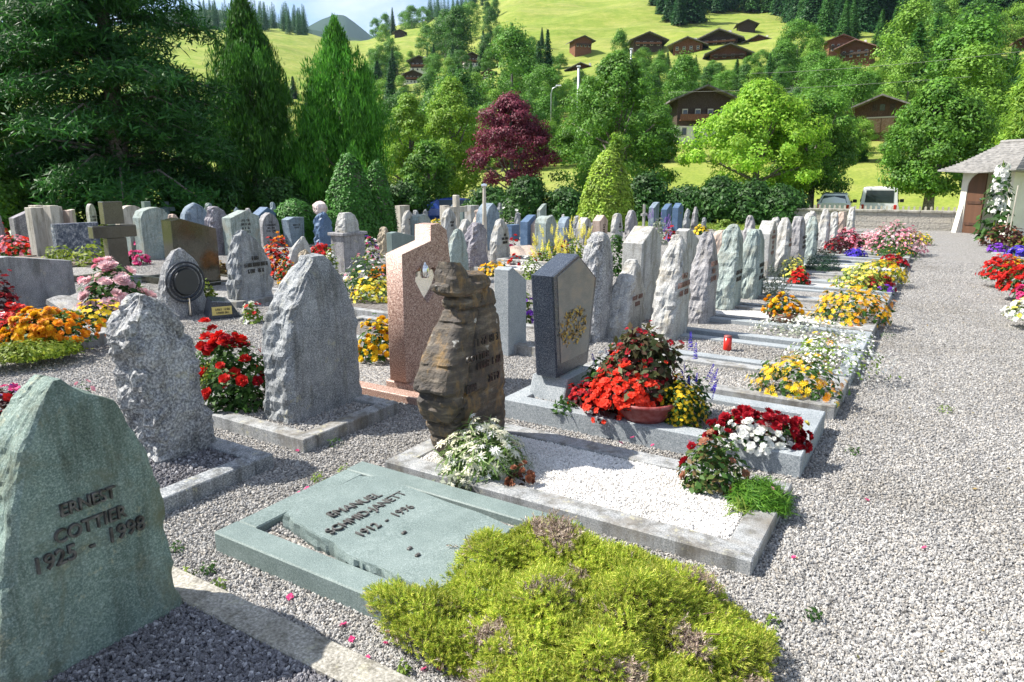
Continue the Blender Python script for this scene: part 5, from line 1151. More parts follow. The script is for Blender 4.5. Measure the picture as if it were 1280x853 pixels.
# ---- conifers and trees along the edge of the cemetery
def pine(label, px, r, ty, wpx, mat='pine', n=34000, lowz=.16, seed=5):
    rg = np.random.default_rng(seed); x, y = B(px, r); z0 = tz(x, y); H = htop(x, y, ty) - z0; dep = x * FW[0] + y * FW[1]; Rx = wpx / 2 * dep / F_
    root = empty('pine_tree', (x, y, z0), 0, label, 'tree'); b = MB(); b.tube([(0, 0, -.3), (0, 0, .4), (.05, 0, H * .5), (0, 0, H * .97)], [.48, .36, .24, .04], 10)
    P_ = []; N_ = []; nb = 120
    for i in range(nb):
        t = lowz + (1 - lowz) * (i + rg.random()) / nb; a = rg.uniform(0, 6.283); l = Rx * (1 - max(0, t - .35) / .68) ** .75 * rg.uniform(.62, 1.05) * min(1, .75 + t)
        d = np.array([math.cos(a), math.sin(a), 0]); s0 = np.array([0, 0, H * t]); tip = s0 + d * l + np.array([0, 0, l * (.12 - .32 * (1 - t))]); midp = s0 + d * l * .5 + np.array([0, 0, l * .08])
        b.tube([s0, midp, tip], [.07 * (1.2 - t), .045 * (1.2 - t), .012], 5)
        k = int(n / nb * (.4 + l / Rx)); f = rg.random((k, 1)) ** .6; q = s0 * (1 - f) ** 2 + 2 * midp * f * (1 - f) + tip * f * f
        sd = np.array([-d[1], d[0], 0]); wv = (.12 + .30 * np.sin(np.clip(f, .1, 1) * 2.6)) * l * .5
        q = q + sd * rg.normal(size=(k, 1)) * wv * .7 + rg.normal(size=(k, 3)) * np.array([.14, .14, .17]) - np.array([0, 0, .18]) * rg.random((k, 1))
        # needle tufts gather in clumps so that sky shows between them
        keep = np.array([mn.noise((w[0] * 1.15, w[1] * 1.15, w[2] * 1.5)) for w in q]) > -.3
        q = q[keep]; P_.append(q); N_.append(d * .5 + np.array([0, 0, .6]) + rg.normal(size=(len(q), 3)) * .6)
    p = np.concatenate(P_); N = np.concatenate(N_); v, f = inst(T_SPRAY, frames(N, rg), p, .30 * rg.uniform(.6, 1.3, len(p)))
    npmesh('crown', v, f, T[mat], root); b.build('trunk', M['bark'], root, True)
pine('huge dark pine at the left with sky showing through its top', 150, 31, -230, 318, n=120000, lowz=.10)
pine('lighter conifer with drooping boughs at the left picture edge', -5, 34, -200, 210, 'thuja2', 64000, .05, 9)
tree('cypress_tree', 'tall dark upright cypress left of the fresh green one', 317, 34, 6, 118, 'column', 'thuja2', .02, 190, 62000, .42, .22, upright=True, tmpl=T_SPRAY, seed=3)
tree('cypress_tree', 'fresh green upright cypress with many tips', 427, 33, 34, 126, 'column', 'thuja', .03, 190, 62000, .40, .21, upright=True, tmpl=T_SPRAY, seed=4)
def topiary(label, px, by, ty, w0, w1, mat, shape, n=9000, ls=.07, group=None):
    x, y = G((w0 + w1) / 2, by); H = htop(x, y, ty); dep = x * FW[0] + y * FW[1]; Rx = (w1 - w0) / 2 * dep / F_; root = empty('clipped_yew', (x, y, 0), 0, label, 'topiary', group)
    t = 1 - rng.random(n) ** .65; a = rng.uniform(0, 6.283, n); pr = {'cone': lambda t: np.minimum(1, .72 + t * 1.6) * np.sqrt(np.clip(1 - t ** 2.1, 0, 1)) * (1 - .25 * t), 'ball': lambda t: np.sqrt(np.clip(1 - (t * 1.6 - .6) ** 2, 0, 1))}[shape](t)
    lum = np.array([1 + .10 * mn.fractal((math.cos(q) * 1.8, math.sin(q) * 1.8, s * 3.5 + px), 1., 2., 4) for q, s in zip(a, t)])
    sh = rng.uniform(.93, 1.02, n); p = np.stack([np.cos(a) * Rx * pr * lum * sh, np.sin(a) * Rx * pr * lum * sh, t * H * (.97 + .05 * (lum - 1))], 1)
    N = np.stack([np.cos(a), np.sin(a), .25 + t * .9], 1) + rng.normal(size=(n, 3)) * .4; v, f = inst(T_LEAF, frames(N), p, ls * rng.uniform(.6, 1.4, n)); npmesh('foliage', v, f, T[mat], root)
    b = MB(); b.lathe([(Rx * .55, .12), (Rx * .78, H * .15), (Rx * .78, H * .4), (Rx * .5, H * .75), (0, H * .93)] if shape == 'cone' else [(Rx * .4, .05), (Rx * .85, H * .35), (Rx * .6, H * .75), (0, H * .93)], 20); b.build('inner_twigs', M['bark'], root)
    return root
topiary('clipped pointed yew, the taller one in front', 437, 305, 189, 406, 476, 'yew', 'cone', 16000, .08)
topiary('clipped pointed yew, partly behind the taller one', 480, 302, 197, 452, 497, 'yew', 'cone', 9000, .08)
topiary('round clipped dark green yew behind the light blue stone', 370, 304, 248, 345, 397, 'yew', 'ball', 9000, .08)
topiary('yellow green rounded yew at the middle of the cemetery', 757, 288, 185, 721, 794, 'goldyew', 'cone', 15000, .10)
tree('spruce_tree', 'thin young spruce with bare tip behind the yellow yew', 770, 31, 166, 52, 'cone', 'lightgreen', .1, 60, 4200, .22, .18, .07, tmpl=T_SPRAY)
tree('plum_tree', 'dark purple leaved plum tree with dark trunk', 638, 40, 119, 112, 'egg', 'plum', .30, 90, 26000, .48, .14, .16, seed=21)
tree('maple_tree', 'broad dark green maple behind the young spruce', 768, 42, 62, 158, 'egg', 'maple', .12, 170, 46000, .58, .16, .25, seed=22)
tree('maple_tree', 'sunny yellow green maple right of the dark one', 946, 40, 104, 176, 'egg', 'bright', .16, 150, 46000, .58, .16, .24, seed=23)
tree('maple_tree', 'darker leafy maple peeping from behind the yellow green one', 1018, 43, 112, 112, 'round', 'maple', .24, 100, 26000, .56, .16, .2, seed=24)
tree('maple_tree', 'dense mid green maple left of the gatehouse', 1168, 36, 98, 126, 'egg', 'maple', .26, 130, 36000, .52, .14, .24, seed=25)
tree('spruce_tree', 'feathery green larch at the right picture edge', 1278, 46, 62, 110, 'cone', 'lightgreen', .08, 110, 14000, .6, .3, .2, seed=26, tmpl=T_SPRAY)
tree('ash_tree', 'sunlit light green tree beside the fresh green cypress', 512, 50, 118, 76, 'egg', 'lightgreen', .08, 95, 22000, .56, .16, seed=27)
tree('ash_tree', 'sunlit light green tree left of the purple plum', 566, 47, 98, 92, 'egg', 'lightgreen', .1, 120, 28000, .56, .16, seed=28)
tree('maple_tree', 'small shady tree between the plum and the clipped yews', 535, 38, 180, 60, 'round', 'maple', .25, 50, 8000, .45, .17, .12, seed=29)
# dark hedge shrubs along the far side
for i, (px, r, ty, w, mt, lb) in enumerate([
        (660, 30, 226, 60, 'hedge', 'dark shrub below the plum tree'), (710, 29.5, 240, 62, 'hedge', 'dark shrub below the white building'), (810, 29, 222, 58, 'hedge', 'dark shrub right of the yellow yew'),
        (862, 28.8, 238, 66, 'hedge', 'dark shrub behind the red hydrant'), (905, 28.6, 226, 62, 'hedge', 'dark shrub under the yellow green maple'), (945, 28.2, 232, 58, 'hedge', 'dark shrub left of the maple trunk'),
        (982, 28, 238, 56, 'hedge', 'dark shrub at the end of the wall'), (610, 35, 236, 70, 'hedge', 'dark shrub behind the tall pole'), (505, 36, 232, 60, 'hedge', 'dark shrub behind the clipped yews'),
        (345, 31, 226, 70, 'hedge', 'dark undergrowth shrub between the two cypresses'), (250, 31, 215, 110, 'hedge', 'dark undergrowth shrub right of the pine trunk'), (60, 33, 205, 130, 'hedge', 'dark undergrowth shrub left of the pine trunk'),
        (-30, 30, 195, 90, 'maple', 'green undergrowth shrub at the left edge'), (170, 36, 190, 130, 'hedge', 'dark undergrowth shrub behind the pine trunk'), (385, 37, 216, 60, 'hedge', 'dark undergrowth shrub behind the round yew'), (455, 38, 226, 90, 'hedge', 'dark undergrowth shrub behind the fresh green cypress')]):
    tree('shrub', lb, px, r, ty, w, 'round', mt, .02, 60, 8500 if w < 80 else 13000, .42, .15, .06, seed=40 + i)['category'] = 'shrub'
# lawn strip behind the stones
def lawn(name, pts):
    sheet(name + '_ground', pts, .006, M['meadow'])
    xs = [p[0] for p in pts]; ys = [p[1] for p in pts]; n = int((max(xs) - min(xs)) * (max(ys) - min(ys)) * 260); n = min(n, 42000)
    p = np.stack([rng.uniform(min(xs), max(xs), n), rng.uniform(min(ys), max(ys), n), np.full(n, .005)], 1)
    N = rng.normal(size=(n, 3)) * np.array([1, 1, .15]); fr = frames(N, spin=False)
    v, f = inst((np.array([(-.12, 0, 0), (.12, 0, 0), (.02, 1, .25)], float), np.array([(0, 1, 2)])), fr, p, .07 * rng.uniform(.5, 1.3, n))
    tag(npmesh(name, v, f, LAWN), kind='stuff')
LAWN = leaf_mat('lawn_blades', ev([(.09, .17, .012), (.15, .235, .02), (.22, .29, .035)]), trans=.35)
lawn('lawn_grass', rect(-15, -2.6, 23.6, 26.4)); lawn('side_lawn_grass', rect(-26, -17.5, 4, 17)); lawn('corner_lawn_grass', rect(1.2, 5, 18.4, 25))
# ================================================================== hillside: trees far off
def proto_broad(name, mat, seed, ncl, nl, cl, ls, shape, H0=.12, w=.34):
    rg = np.random.default_rng(seed); p, N, cs = crown_pts(H0, 1., w, shape, ncl, nl, cl, rg); v, f = inst(T_LEAF, frames(N, rg), p, ls * rg.uniform(.6, 1.35, len(p)))
    b = MB(); b.tube([(0, 0, -.12), (0, 0, .5)], [.028, .012], 6); tv = np.array(b.v); tf = np.array([q for q in b.f if len(q) == 4]); mi = [0] * len(f) + [1] * len(tf)
    return npmesh(name, np.concatenate([v, tv]), np.concatenate([f, tf + len(v)]), [mat, M['bark2']], mi=mi).data
def proto_con(name, mat, seed, n, w=.2, ls=.07):
    rg = np.random.default_rng(seed); k = 26; P_ = []; N_ = []; Y_ = []
    for i in range(k):
        t = .06 + .93 * i / k; m = int(n * (1.25 - t) / k * 1.5); a = rg.uniform(0, 6.283, m); l = w * (1 - t) ** .85 * rg.uniform(.25, 1.1, m); lob = 1 + .22 * np.sin(a * (5 + i % 3) + i * 2.1)
        l = l * lob; z = t + .02 - l * .42 + rg.normal(size=m) * .008
        P_.append(np.stack([np.cos(a) * l, np.sin(a) * l, z], 1)); N_.append(np.stack([np.cos(a) * .55, np.sin(a) * .55, np.full(m, .9)], 1) + rg.normal(size=(m, 3)) * .3)
    p = np.concatenate(P_); N = np.concatenate(N_); v, f = inst(T_LEAF, frames(N, rg), p, ls * rg.uniform(.5, 1.2, len(p)) * (1.15 - p[:, 2] * .6))
    b = MB(); b.tube([(0, 0, -.15), (0, 0, .97)], [.022, .004], 6); tv = np.array(b.v); tf = np.array([q for q in b.f if len(q) == 4]); mi = [0] * len(f) + [1] * len(tf)
    return npmesh(name, np.concatenate([v, tv]), np.concatenate([f, tf + len(v)]), [mat, M['bark']], mi=mi).data
def far_mat(n, cs, bsc=.12): return leaf_mat(n, ev(cs), trans=.3, big=.35, bsc=bsc)
FM = [far_mat('far_broadleaf_dark', [(0.038, 0.119, 0.019), (0.063, 0.178, 0.026), (0.099, 0.237, 0.035)], 4), far_mat('far_broadleaf_mid', [(0.063, 0.178, 0.021), (0.106, 0.262, 0.029), (0.155, 0.338, 0.040)], 4),
      far_mat('far_broadleaf_light', [(0.118, 0.254, 0.026), (0.187, 0.356, 0.040), (0.261, 0.440, 0.064)], 4), far_mat('far_conifer_dark', [(0.020, 0.076, 0.026), (0.032, 0.112, 0.032), (0.050, 0.152, 0.039)], 4), far_mat('far_conifer_green', [(0.038, 0.127, 0.028), (0.063, 0.187, 0.035), (0.093, 0.246, 0.047)], 4)]
protos = {}
mk = lambda k, me: protos.setdefault(k, []).append(me)
for s in range(3):
    mk('dark', proto_broad('far_tree', FM[0], 100 + s, 60, 9000, .105, .028, ('egg', 'round', 'oval')[s], .05, (.33, .40, .30)[s]))
    mk('mid', proto_broad('far_tree', FM[1], 110 + s, 60, 9000, .105, .028, ('egg', 'round', 'oval')[s], .05, (.33, .40, .28)[s]))
    mk('light', proto_broad('far_tree', FM[2], 120 + s, 60, 9000, .105, .028, ('egg', 'round', 'oval')[s], .05, (.33, .40, .28)[s]))
    mk('spruce', proto_con('far_tree', FM[3], 130 + s, 6000, (.19, .16, .22)[s], .045)); mk('larch', proto_con('far_tree', FM[4], 140 + s, 6000, (.21, .18, .24)[s], .045))
for o in [o for o in COL.objects if o.name.startswith('far_tree')]: bpy.data.objects.remove(o)
def terr_r(px, y, r0=55, r1=780):
    """distance at which the hillside shows at column px, row y"""
    best = None
    for r in np.geomspace(r0, r1, 260):
        x, yy = B(px, r); v = proj(x, yy, tz(x, yy))[1]
        if best is None or abs(v - y) < best[0]: best = (abs(v - y), r)
    return best[1]
CH = []   # chalets kept in view: (px0, px1, top, base, r)
NAMES = dict(dark='broadleaf_tree', mid='broadleaf_tree', light='broadleaf_tree', spruce='spruce_tree', larch='larch_tree')
COUNT = [0]
def hill(px, r, h, kind, label, group, w=1.):
    COUNT.append(0)
    x, y = B(px, r); z = tz(x, y); t = proj(x, y, z + h)[1]; hw = h * .3 / r * F_
    for a, c, tp, bs, rc in CH:
        if r < rc and px + hw * (.3 if c - a < 28 else .8) > a and px - hw * (.3 if c - a < 28 else .8) < c and t < bs - (bs - tp) * .38: return None
    me = random.choice(protos[kind]); o = bpy.data.objects.new(NAMES[kind], me); COL.objects.link(o); o.location = (x, y, z); o.rotation_euler = (0, 0, random.uniform(0, 6.28)); s = random.uniform(.9, 1.15) * w
    o.scale = (h * s, h * s, h); tag(o, label, 'tree', group); COUNT[0] += 1; return o
def paths_rect(cx, cy, n): pass
# ------------------------------------------------------------------ chalets
M['dkwood'] = stone_mat('dark_larch_boards', (.055, .034, .026), (.02, .013, .012), (.10, .06, .04), 30, 8, bmp=.3)
M['redwood'] = stone_mat('red_brown_boards', (.17, .065, .035), (.08, .03, .02), (.26, .11, .055), 30, 8, bmp=.3)
M['barnwood'] = stone_mat('brown_barn_boards', (.085, .04, .02), (.035, .018, .01), (.15, .075, .035), 24, 6, bmp=.3)
M['roof'] = plain('slate_brown_roof', (.075, .06, .055), .85, 0, .2, .35, 3, .4); M['redroof'] = plain('rust_red_roof', (.17, .055, .04), .8, 0, .2, .3, 3, .4); M['greyroof'] = plain('grey_shingle_roof', (.30, .29, .28), .8, 0, .2, .3, 3, .4)
M['plaster'] = plain('white_plaster', (.70, .67, .60), .9, 0, .2, .12, 3, .3); M['glass'] = plain('dark_window_glass', (.03, .04, .05), .08, 0, .6); M['trim'] = plain('pale_window_trim', (.5, .45, .38), .7)
def chalet(px, ridge, base, wpx, label, wood='dkwood', roof='roof', rz=0., dep=1., plast=True, rows=2, r=None, wins=True, name='chalet', balc=True, seed=0):
    r = r or terr_r(px, base); x, y = B(px, r); z = tz(x, y); d = x * FW[0] + y * FW[1]; W = wpx * d / F_; Ht = max(htop(x, y, ridge) - z, W * .3)
    root = empty(name, (x, y, z), math.atan2(-x, y) + R(rz), label, 'house' if wins else 'barn'); ov = .14 * W; ww = W - 2 * ov; D = ww * dep; rise = W * .5 * .40; hw = max(Ht - rise - .2, W * .12)
    e = rise * (ww / W)
    b = MB(); fr = Matrix.Rotation(R(-90), 4, 'Z')   # gable towards -y
    b.prism([(-ww / 2, -2), (ww / 2, -2), (ww / 2, hw), (0, hw + e), (-ww / 2, hw)], -D, 0, Matrix.Rotation(R(-90), 4, 'Z')); b.build('wall', M[wood], root)
    if plast: b = MB(); b.box(-ww / 2 - .02 * W, ww / 2 + .02 * W, -.03 * W, D * .98, -2, hw * .36); b.build('ground_floor', M['plaster'], root)
    th = .022 * W; b = MB(); z0 = hw - (W - ww) / 2 * .4 / 1. * .8
    for s in (-1, 1):
        vs = [(0, -ov * 1.3, hw + e + .01), (s * W / 2, -ov * 1.3, hw - ov * .4), (s * W / 2, D + ov, hw - ov * .4), (0, D + ov, hw + e + .01)]
        vs += [(q[0], q[1], q[2] + th) for q in vs]; fs = [(0, 1, 2, 3), (7, 6, 5, 4), (0, 4, 5, 1), (1, 5, 6, 2), (2, 6, 7, 3), (3, 7, 4, 0)]; b.add(vs, fs if s < 0 else [tuple(reversed(f)) for f in fs])
    rf = b.build('roof', M[roof], root)
    if wins:
        b = MB(); b.box(ww * .18, ww * .26, D * .4, D * .5, hw + e * .5, hw + e + .05 * W); b.build('chimney', M['plaster'], rf)
        n = max(3, int(rows * 2)); 
        for k in range(rows):
            zz = hw * (.12 + .42 * k) if plast or k else hw * .3
            for i in range(4):
                xx = (-.36 + .24 * i) * ww; s = .05 * ww
                b = MB(); b.box(xx - s, xx + s, -.035 * W, -.006 * W if k == 0 and plast else .01, zz, zz + hw * .22); w_ = b.build('window', M['trim'], root)
                b = MB(); b.box(xx - s * .78, xx + s * .78, -.038 * W, -.0352 * W, zz + hw * .03, zz + hw * .19); b.build('pane', M['glass'], w_)
    if balc:
        b = MB(); zz = hw * .5; b.box(-ww * .46, ww * .46, -.10 * W, -.032 * W, zz - .012 * W, zz); b.box(-ww * .46, ww * .46, -.10 * W, -.092 * W, zz + .001, zz + hw * .13)
        b.build('balcony', M['redwood' if wood != 'redwood' else 'dkwood'], root)
    CH.append((px - wpx * .42, px + wpx * .42, ridge, base, r)); return root
chalet(876, 102, 163, 86, 'big dark brown chalet with white ground floor above the yellow green maple', rz=12, r=86, rows=2)
chalet(1096, 113, 161, 84, 'weathered brown barn with two big doors beside the right maple', 'barnwood', rz=-8, r=78, wins=False, plast=False, balc=False, name='barn')
x, y = B(1096, 78); 
def barn_doors():
    p = [o for o in COL.objects if o.name == 'barn'][0]
    for s, m in ((-1, 'barnwood'), (1, 'barnwood')):
        b = MB(); b.box(-1.15 if s < 0 else .03, -.03 if s < 0 else 1.15, -.06, -.005, .9, 2.2, b=.01); b.build('barn_door', plain('orange_brown_door', (.26, .12, .045), .7, 0, .3, .3, 8, .3) if s < 0 else MATS['orange_brown_door'], p)
    b = MB(); b.box(-1.3, 1.3, -.09, -.004, 2.24, 2.36); b.build('door_lintel', M['trim'], p)
    for xx in (-.9, .6):
        b = MB(); b.box(xx, xx + .45, -.05, -.004, 2.9, 3.5); w_ = b.build('window', M['dkwood'], p)
    b = MB(); b.box(-.25, .2, -.05, -.004, 2.9, 3.5); b.build('window', M['glass'], p)
barn_doors()
chalet(804, 38, 60, 46, 'dark chalet leftmost of the hamlet on the slope', rz=10, rows=2, plast=False)
chalet(852, 44, 66, 46, 'reddish chalet second from the left in the hamlet', 'redwood', rz=-5, balc=False, plast=False)
chalet(890, 34, 58, 56, 'wide dark chalet at the back of the hamlet', rz=-8, plast=False)
chalet(902, 52, 75, 56, 'dark red chalet in front of the wide one', 'redwood', rz=6, plast=False)
chalet(938, 43, 57, 38, 'red brown chalet rightmost of the hamlet', 'redwood', rz=-12, balc=False, plast=False)
chalet(922, 23, 37, 26, 'small dark hay barn alone on the meadow', wins=False, plast=False, balc=False, name='barn', rz=8)
chalet(726, 43, 62, 28, 'dark red chalet at the left meadow edge', 'redwood', rz=20, rows=1, plast=False)
chalet(725, 76, 92, 40, 'low roofed chalet below the meadow edge', 'redwood', rz=-15, rows=1, balc=False, plast=False)
chalet(528, 68, 90, 30, 'dark chalet with red balcony among the left hillside trees', rz=-10)
chalet(519, 86, 105, 24, 'dark small chalet below the one with red balcony', rz=10)
chalet(591, 64, 84, 22, 'dark chalet with pale front among the hillside trees', rz=15)
chalet(505, 36, 47, 17, 'tiny grey barn on the left skyline meadow', wins=False, plast=False, balc=False, name='barn')
chalet(542, 20, 28, 13, 'tiny barn near the forest edge', wins=False, plast=False, balc=False, name='barn')
chalet(612, 85, 100, 20, 'brown hut half hidden behind the hillside trees', 'barnwood', wins=False, balc=False, name='barn')
chalet(1037, 41, 70, 36, 'upper reddish chalet of the pair on the wooded slope', 'redwood', 'redroof', rz=14, plast=False)
chalet(1055, 47, 78, 46, 'lower reddish chalet of the pair on the wooded slope', 'redwood', 'redroof', rz=-10, plast=False)
chalet(1274, 36, 62, 44, 'bright red brown chalet at the right picture edge', 'redwood', 'redroof', rz=12, plast=False)
chalet(1222, 128, 146, 28, 'grey roofed shed behind the right maple', 'barnwood', 'greyroof', rz=60, r=70, wins=False, plast=False, balc=False, name='shed')
chalet(985, 95, 112, 26, 'dark gabled house hidden among the trees above the maples', rz=25, rows=1, balc=False)
# white building seen through the gap
x, y = B(700, 62); z = tz(x, y); r = empty('white_building', (x, y, z), math.atan2(-x, y), 'white building with broad windows seen through the gap in the trees', 'house'); zt = htop(x, y, 230) - z; zm = htop(x, y, 243) - z
b = MB(); b.box(-1.7, 1.3, 0, 4, -1, zt, b=.02); b.build('wall', M['plaster'], r); b = MB(); b.box(-2., 1.6, -.4, 4.3, zt + .003, zt + .25); b.build('roof', M['greyroof'], r)
for i in range(4):
    b = MB(); b.box(-1.55 + .72 * i, -.95 + .72 * i, -.03, -.004, zm + .15, zt - .15); w_ = b.build('window', M['trim'], r); b = MB(); b.box(-1.5 + .72 * i, -1. + .72 * i, -.036, -.031, zm + .2, zt - .2); b.build('pane', plain('pale_blue_glass', (.25, .33, .42), .15) if i == 0 else MATS['pale_blue_glass'], w_)
b = MB(); b.box(-.6, .1, -.03, -.004, 0, zm - .1); b.build('door', plain('blue_door', (.05, .16, .32), .5), r)
# ------------------------------------------------------------------ the trees themselves
random.seed(11)
def band(n, pxs, rs, hs, kinds, label, group, w=1.):
    for i in range(n):
        px = random.uniform(*pxs); r = random.uniform(*rs); h = random.uniform(*hs); hill(px, r, h, random.choice(kinds), label, group, w)
BL = dict(dark='dark green broadleaf tree on the hillside among many alike', mid='mid green broadleaf tree on the hillside among many alike', light='light green broadleaf tree on the hillside among many alike', spruce='dark spruce on the hillside among many alike', larch='green larch on the hillside among many alike')
GR = dict(dark='dark broadleaf trees of the hillside', mid='mid green broadleaf trees of the hillside', light='light green broadleaf trees of the hillside', spruce='spruces of the hillside', larch='larches of the hillside')
def mixed(n, pxs, rs, hs, kinds, w=1.):
    for i in range(n):
        k = random.choice(kinds); hill(random.uniform(*pxs), random.uniform(*rs), random.uniform(*hs), k, BL[k], GR[k], w)
def at(px, base, top, kind, w=1., r=None):
    r = r or terr_r(px, base); x, y = B(px, r); h = htop(x, y, top) - tz(x, y); return hill(px, r, h, kind, BL[kind], GR[kind], w)
# nearest belt just beyond the car park, lower at left, taller at right
mixed(12, (470, 640), (66, 85), (4.5, 7), ('mid', 'light', 'mid', 'dark'))
mixed(8, (640, 860), (66, 82), (5, 8), ('mid', 'dark', 'dark'))
mixed(7, (1010, 1110), (60, 70), (4, 5.5), ('mid', 'light'))
mixed(12, (1120, 1330), (62, 92), (8, 12.5), ('mid', 'dark', 'larch', 'light'))
mixed(9, (960, 1060), (84, 110), (7, 11), ('mid', 'light', 'dark', 'larch'))
for px, b_, t_, k, w in ((1130, 150, 28, 'larch', 1.5), (1085, 118, 78, 'light', 1.2), (1190, 150, 62, 'mid', 1.1), (1215, 150, 48, 'larch', 1.2), (1250, 150, 60, 'spruce', 1.1), (1045, 108, 88, 'light', 1.3), (1010, 130, 62, 'mid', 1.2), (1160, 150, 96, 'mid', 1.3),
                         (970, 110, 50, 'mid', 1.2), (985, 90, 24, 'mid', 1.2), (965, 80, 22, 'light', 1.2), (1005, 80, 40, 'mid', 1.1), (1090, 70, 42, 'mid', 1.), (1135, 60, 14, 'light', 1.1), (1175, 70, 22, 'mid', 1.1), (1225, 66, 18, 'light', 1.1), (1245, 60, 4, 'light', 1.1), (1200, 80, 40, 'larch', 1.1),
                         (640, 150, 30, 'mid', 1.15), (655, 130, 48, 'mid', 1.), (683, 130, 36, 'spruce', 1.), (705, 120, 40, 'dark', .9), (692, 140, 62, 'spruce', .9), (770, 100, 36, 'mid', .9), (672, 140, 50, 'spruce', .8),
                         (560, 75, 12, 'dark', 1.1), (575, 80, 8, 'dark', 1.1), (590, 50, 2, 'mid', 1.), (610, 28, 2, 'dark', 1.), (620, 22, -4, 'mid', .9), (568, 95, 55, 'spruce', 1.), (545, 90, 55, 'spruce', 1.), (480, 100, 55, 'mid', 1.1), (495, 100, 60, 'spruce', 1.), (470, 95, 60, 'mid', 1.),
                         (488, 48, 16, 'mid', 1.1), (476, 50, 22, 'mid', 1.1), (497, 44, 9, 'spruce', .8), (520, 40, 6, 'mid', 1.2), (512, 38, 14, 'mid', 1.1), (533, 36, 8, 'mid', 1.1), (485, 56, 30, 'light', 1.), (600, 100, 62, 'spruce', .9), (582, 95, 50, 'dark', 1.), (625, 70, 32, 'mid', .9), (664, 70, 46, 'dark', .9),
                         (640, 40, 28, 'mid', .8), (610, 34, 22, 'mid', .8), (676, 60, 34, 'spruce', .8)): at(px, b_, t_, k, w)
mixed(10, (470, 650), (90, 165), (7, 12), ('mid', 'dark', 'spruce', 'light', 'larch'))
mixed(12, (630, 1010), (88, 165), (6, 11), ('mid', 'dark', 'larch', 'mid', 'light', 'spruce'))
mixed(6, (690, 1000), (135, 195), (5, 9), ('mid', 'light', 'mid', 'dark', 'larch'))
mixed(24, (1000, 1330), (100, 210), (9, 15), ('mid', 'dark', 'light', 'larch', 'spruce'))
mixed(12, (480, 620), (170, 300), (9, 15), ('mid', 'dark', 'spruce'))
LINE = lambda px: float(np.interp(px, [470, 560, 600, 640, 700, 745, 780, 800, 850, 900, 950, 985, 1010, 1100, 1290], [64, 60, 58, 60, 64, 64, 60, 58, 64, 73, 58, 48, 66, 84, 70]))
NROW = (56, 50, 38, 30, 26, 34, 22)
for row, (lo, hi, hb) in enumerate(((0, 8, 30), (12, 26, 38), (30, 46, 46), (50, 70, 56), (74, 96, 66), (6, 40, 40), (100, 118, 70))):
    for k in range(NROW[row]):
        px = 470 + 830 * (k + random.random()) / NROW[row]; t_ = LINE(px) + random.uniform(lo, hi)
        at(px, min(t_ + hb * random.uniform(.8, 1.25), 203), t_, random.choice(('mid', 'mid', 'light', 'dark', 'larch') if px < 1000 or row else ('mid', 'dark', 'light', 'larch', 'spruce')), random.uniform(.95, 1.35))
LINE2 = lambda px: float(np.interp(px, [150, 345, 400, 470], [88, 92, 96, 70]))
for row in range(3):
    for k in range(20):
        px = 170 + 310 * (k + random.random()) / 20; t_ = LINE2(px) + random.uniform(0, 12) + row * 26
        at(px, t_ + random.uniform(38, 60), t_, random.choice(('larch', 'spruce', 'larch', 'dark')), random.uniform(1.1, 1.5))
# spruce wood at the top right: one wood, its front trees one by one
def edge_y(px): return float(np.interp(px, [800, 815, 835, 850, 870, 890, 905, 950, 975, 1010, 1040, 1300], [2, 22, 32, 33, 24, 20, 14, 20, 32, 40, 46, 44]))
for i in range(58):
    px = 806 + 500 * (i + random.random()) / 58; k = random.choice(('spruce', 'spruce', 'larch', 'spruce')); hill(px, terr_r(px, edge_y(px)) * random.uniform(1., 1.08), random.uniform(15, 22), k, 'spruce at the edge of the wood on the upper slope' if k == 'spruce' else 'larch at the edge of the wood on the upper slope', 'spruces at the upper wood edge' if k == 'spruce' else 'larches at the upper wood edge')
def wood(name, fn, n, hs, keys):
    V = []; F = []; Mi = []; b = 0
    src = [protos[k][j] for k in keys for j in range(3)]; data = []
    for me in src:
        v = np.empty(len(me.vertices) * 3, np.float32); me.vertices.foreach_get('co', v); f = np.empty(len(me.polygons) * 4, np.int32); me.loops.foreach_get('vertex_index', f); v = v.reshape(-1, 3); f = f.reshape(-1, 4)
        k = rng.permutation(len(f))[:1500]; f2 = f[k]; data.append((v, f2))
    for i in range(n):
        px, r, h = fn(); x, y = B(px, r); v, f = data[i % len(data)]; u, inv = np.unique(f, return_inverse=True); a = random.uniform(0, 6.28); c, s = math.cos(a), math.sin(a); q = v[u]
        ctr = q[inv.reshape(f.shape)].mean(1); qq = q * h; w = np.stack([qq[:, 0] * c - qq[:, 1] * s + x, qq[:, 0] * s + qq[:, 1] * c + y, qq[:, 2] + tz(x, y)], 1)
        V.append(w); F.append(inv.reshape(f.shape) + b); b += len(w)
    tag(npmesh(name, np.concatenate(V), np.concatenate(F), FM[3]), 'dark spruce wood covering the upper slope' if 'upper' in name else 'small spruce wood on the ridge above the tiny barns' if 'ridge' in name else 'bluish spruce wood along the far left skyline', kind='stuff')
def up():
    px = random.uniform(800, 1330); r0 = terr_r(px, edge_y(px)); return px, min(r0 * random.uniform(1.06, 1.7), 790), random.uniform(16, 24)
wood('upper_wood', up, 260, 1, ('spruce', 'larch'))
def left():
    px = random.uniform(240, 392); return px, random.uniform(560, 760), random.uniform(13, 24)
wood('skyline_wood', left, 170, 1, ('spruce',))
def left2():
    px = random.uniform(540, 660); return px, random.uniform(520, 780), random.uniform(12, 20)
wood('ridge_wood', left2, 60, 1, ('spruce',))

print('HILL TREES', COUNT[0], len(COUNT))
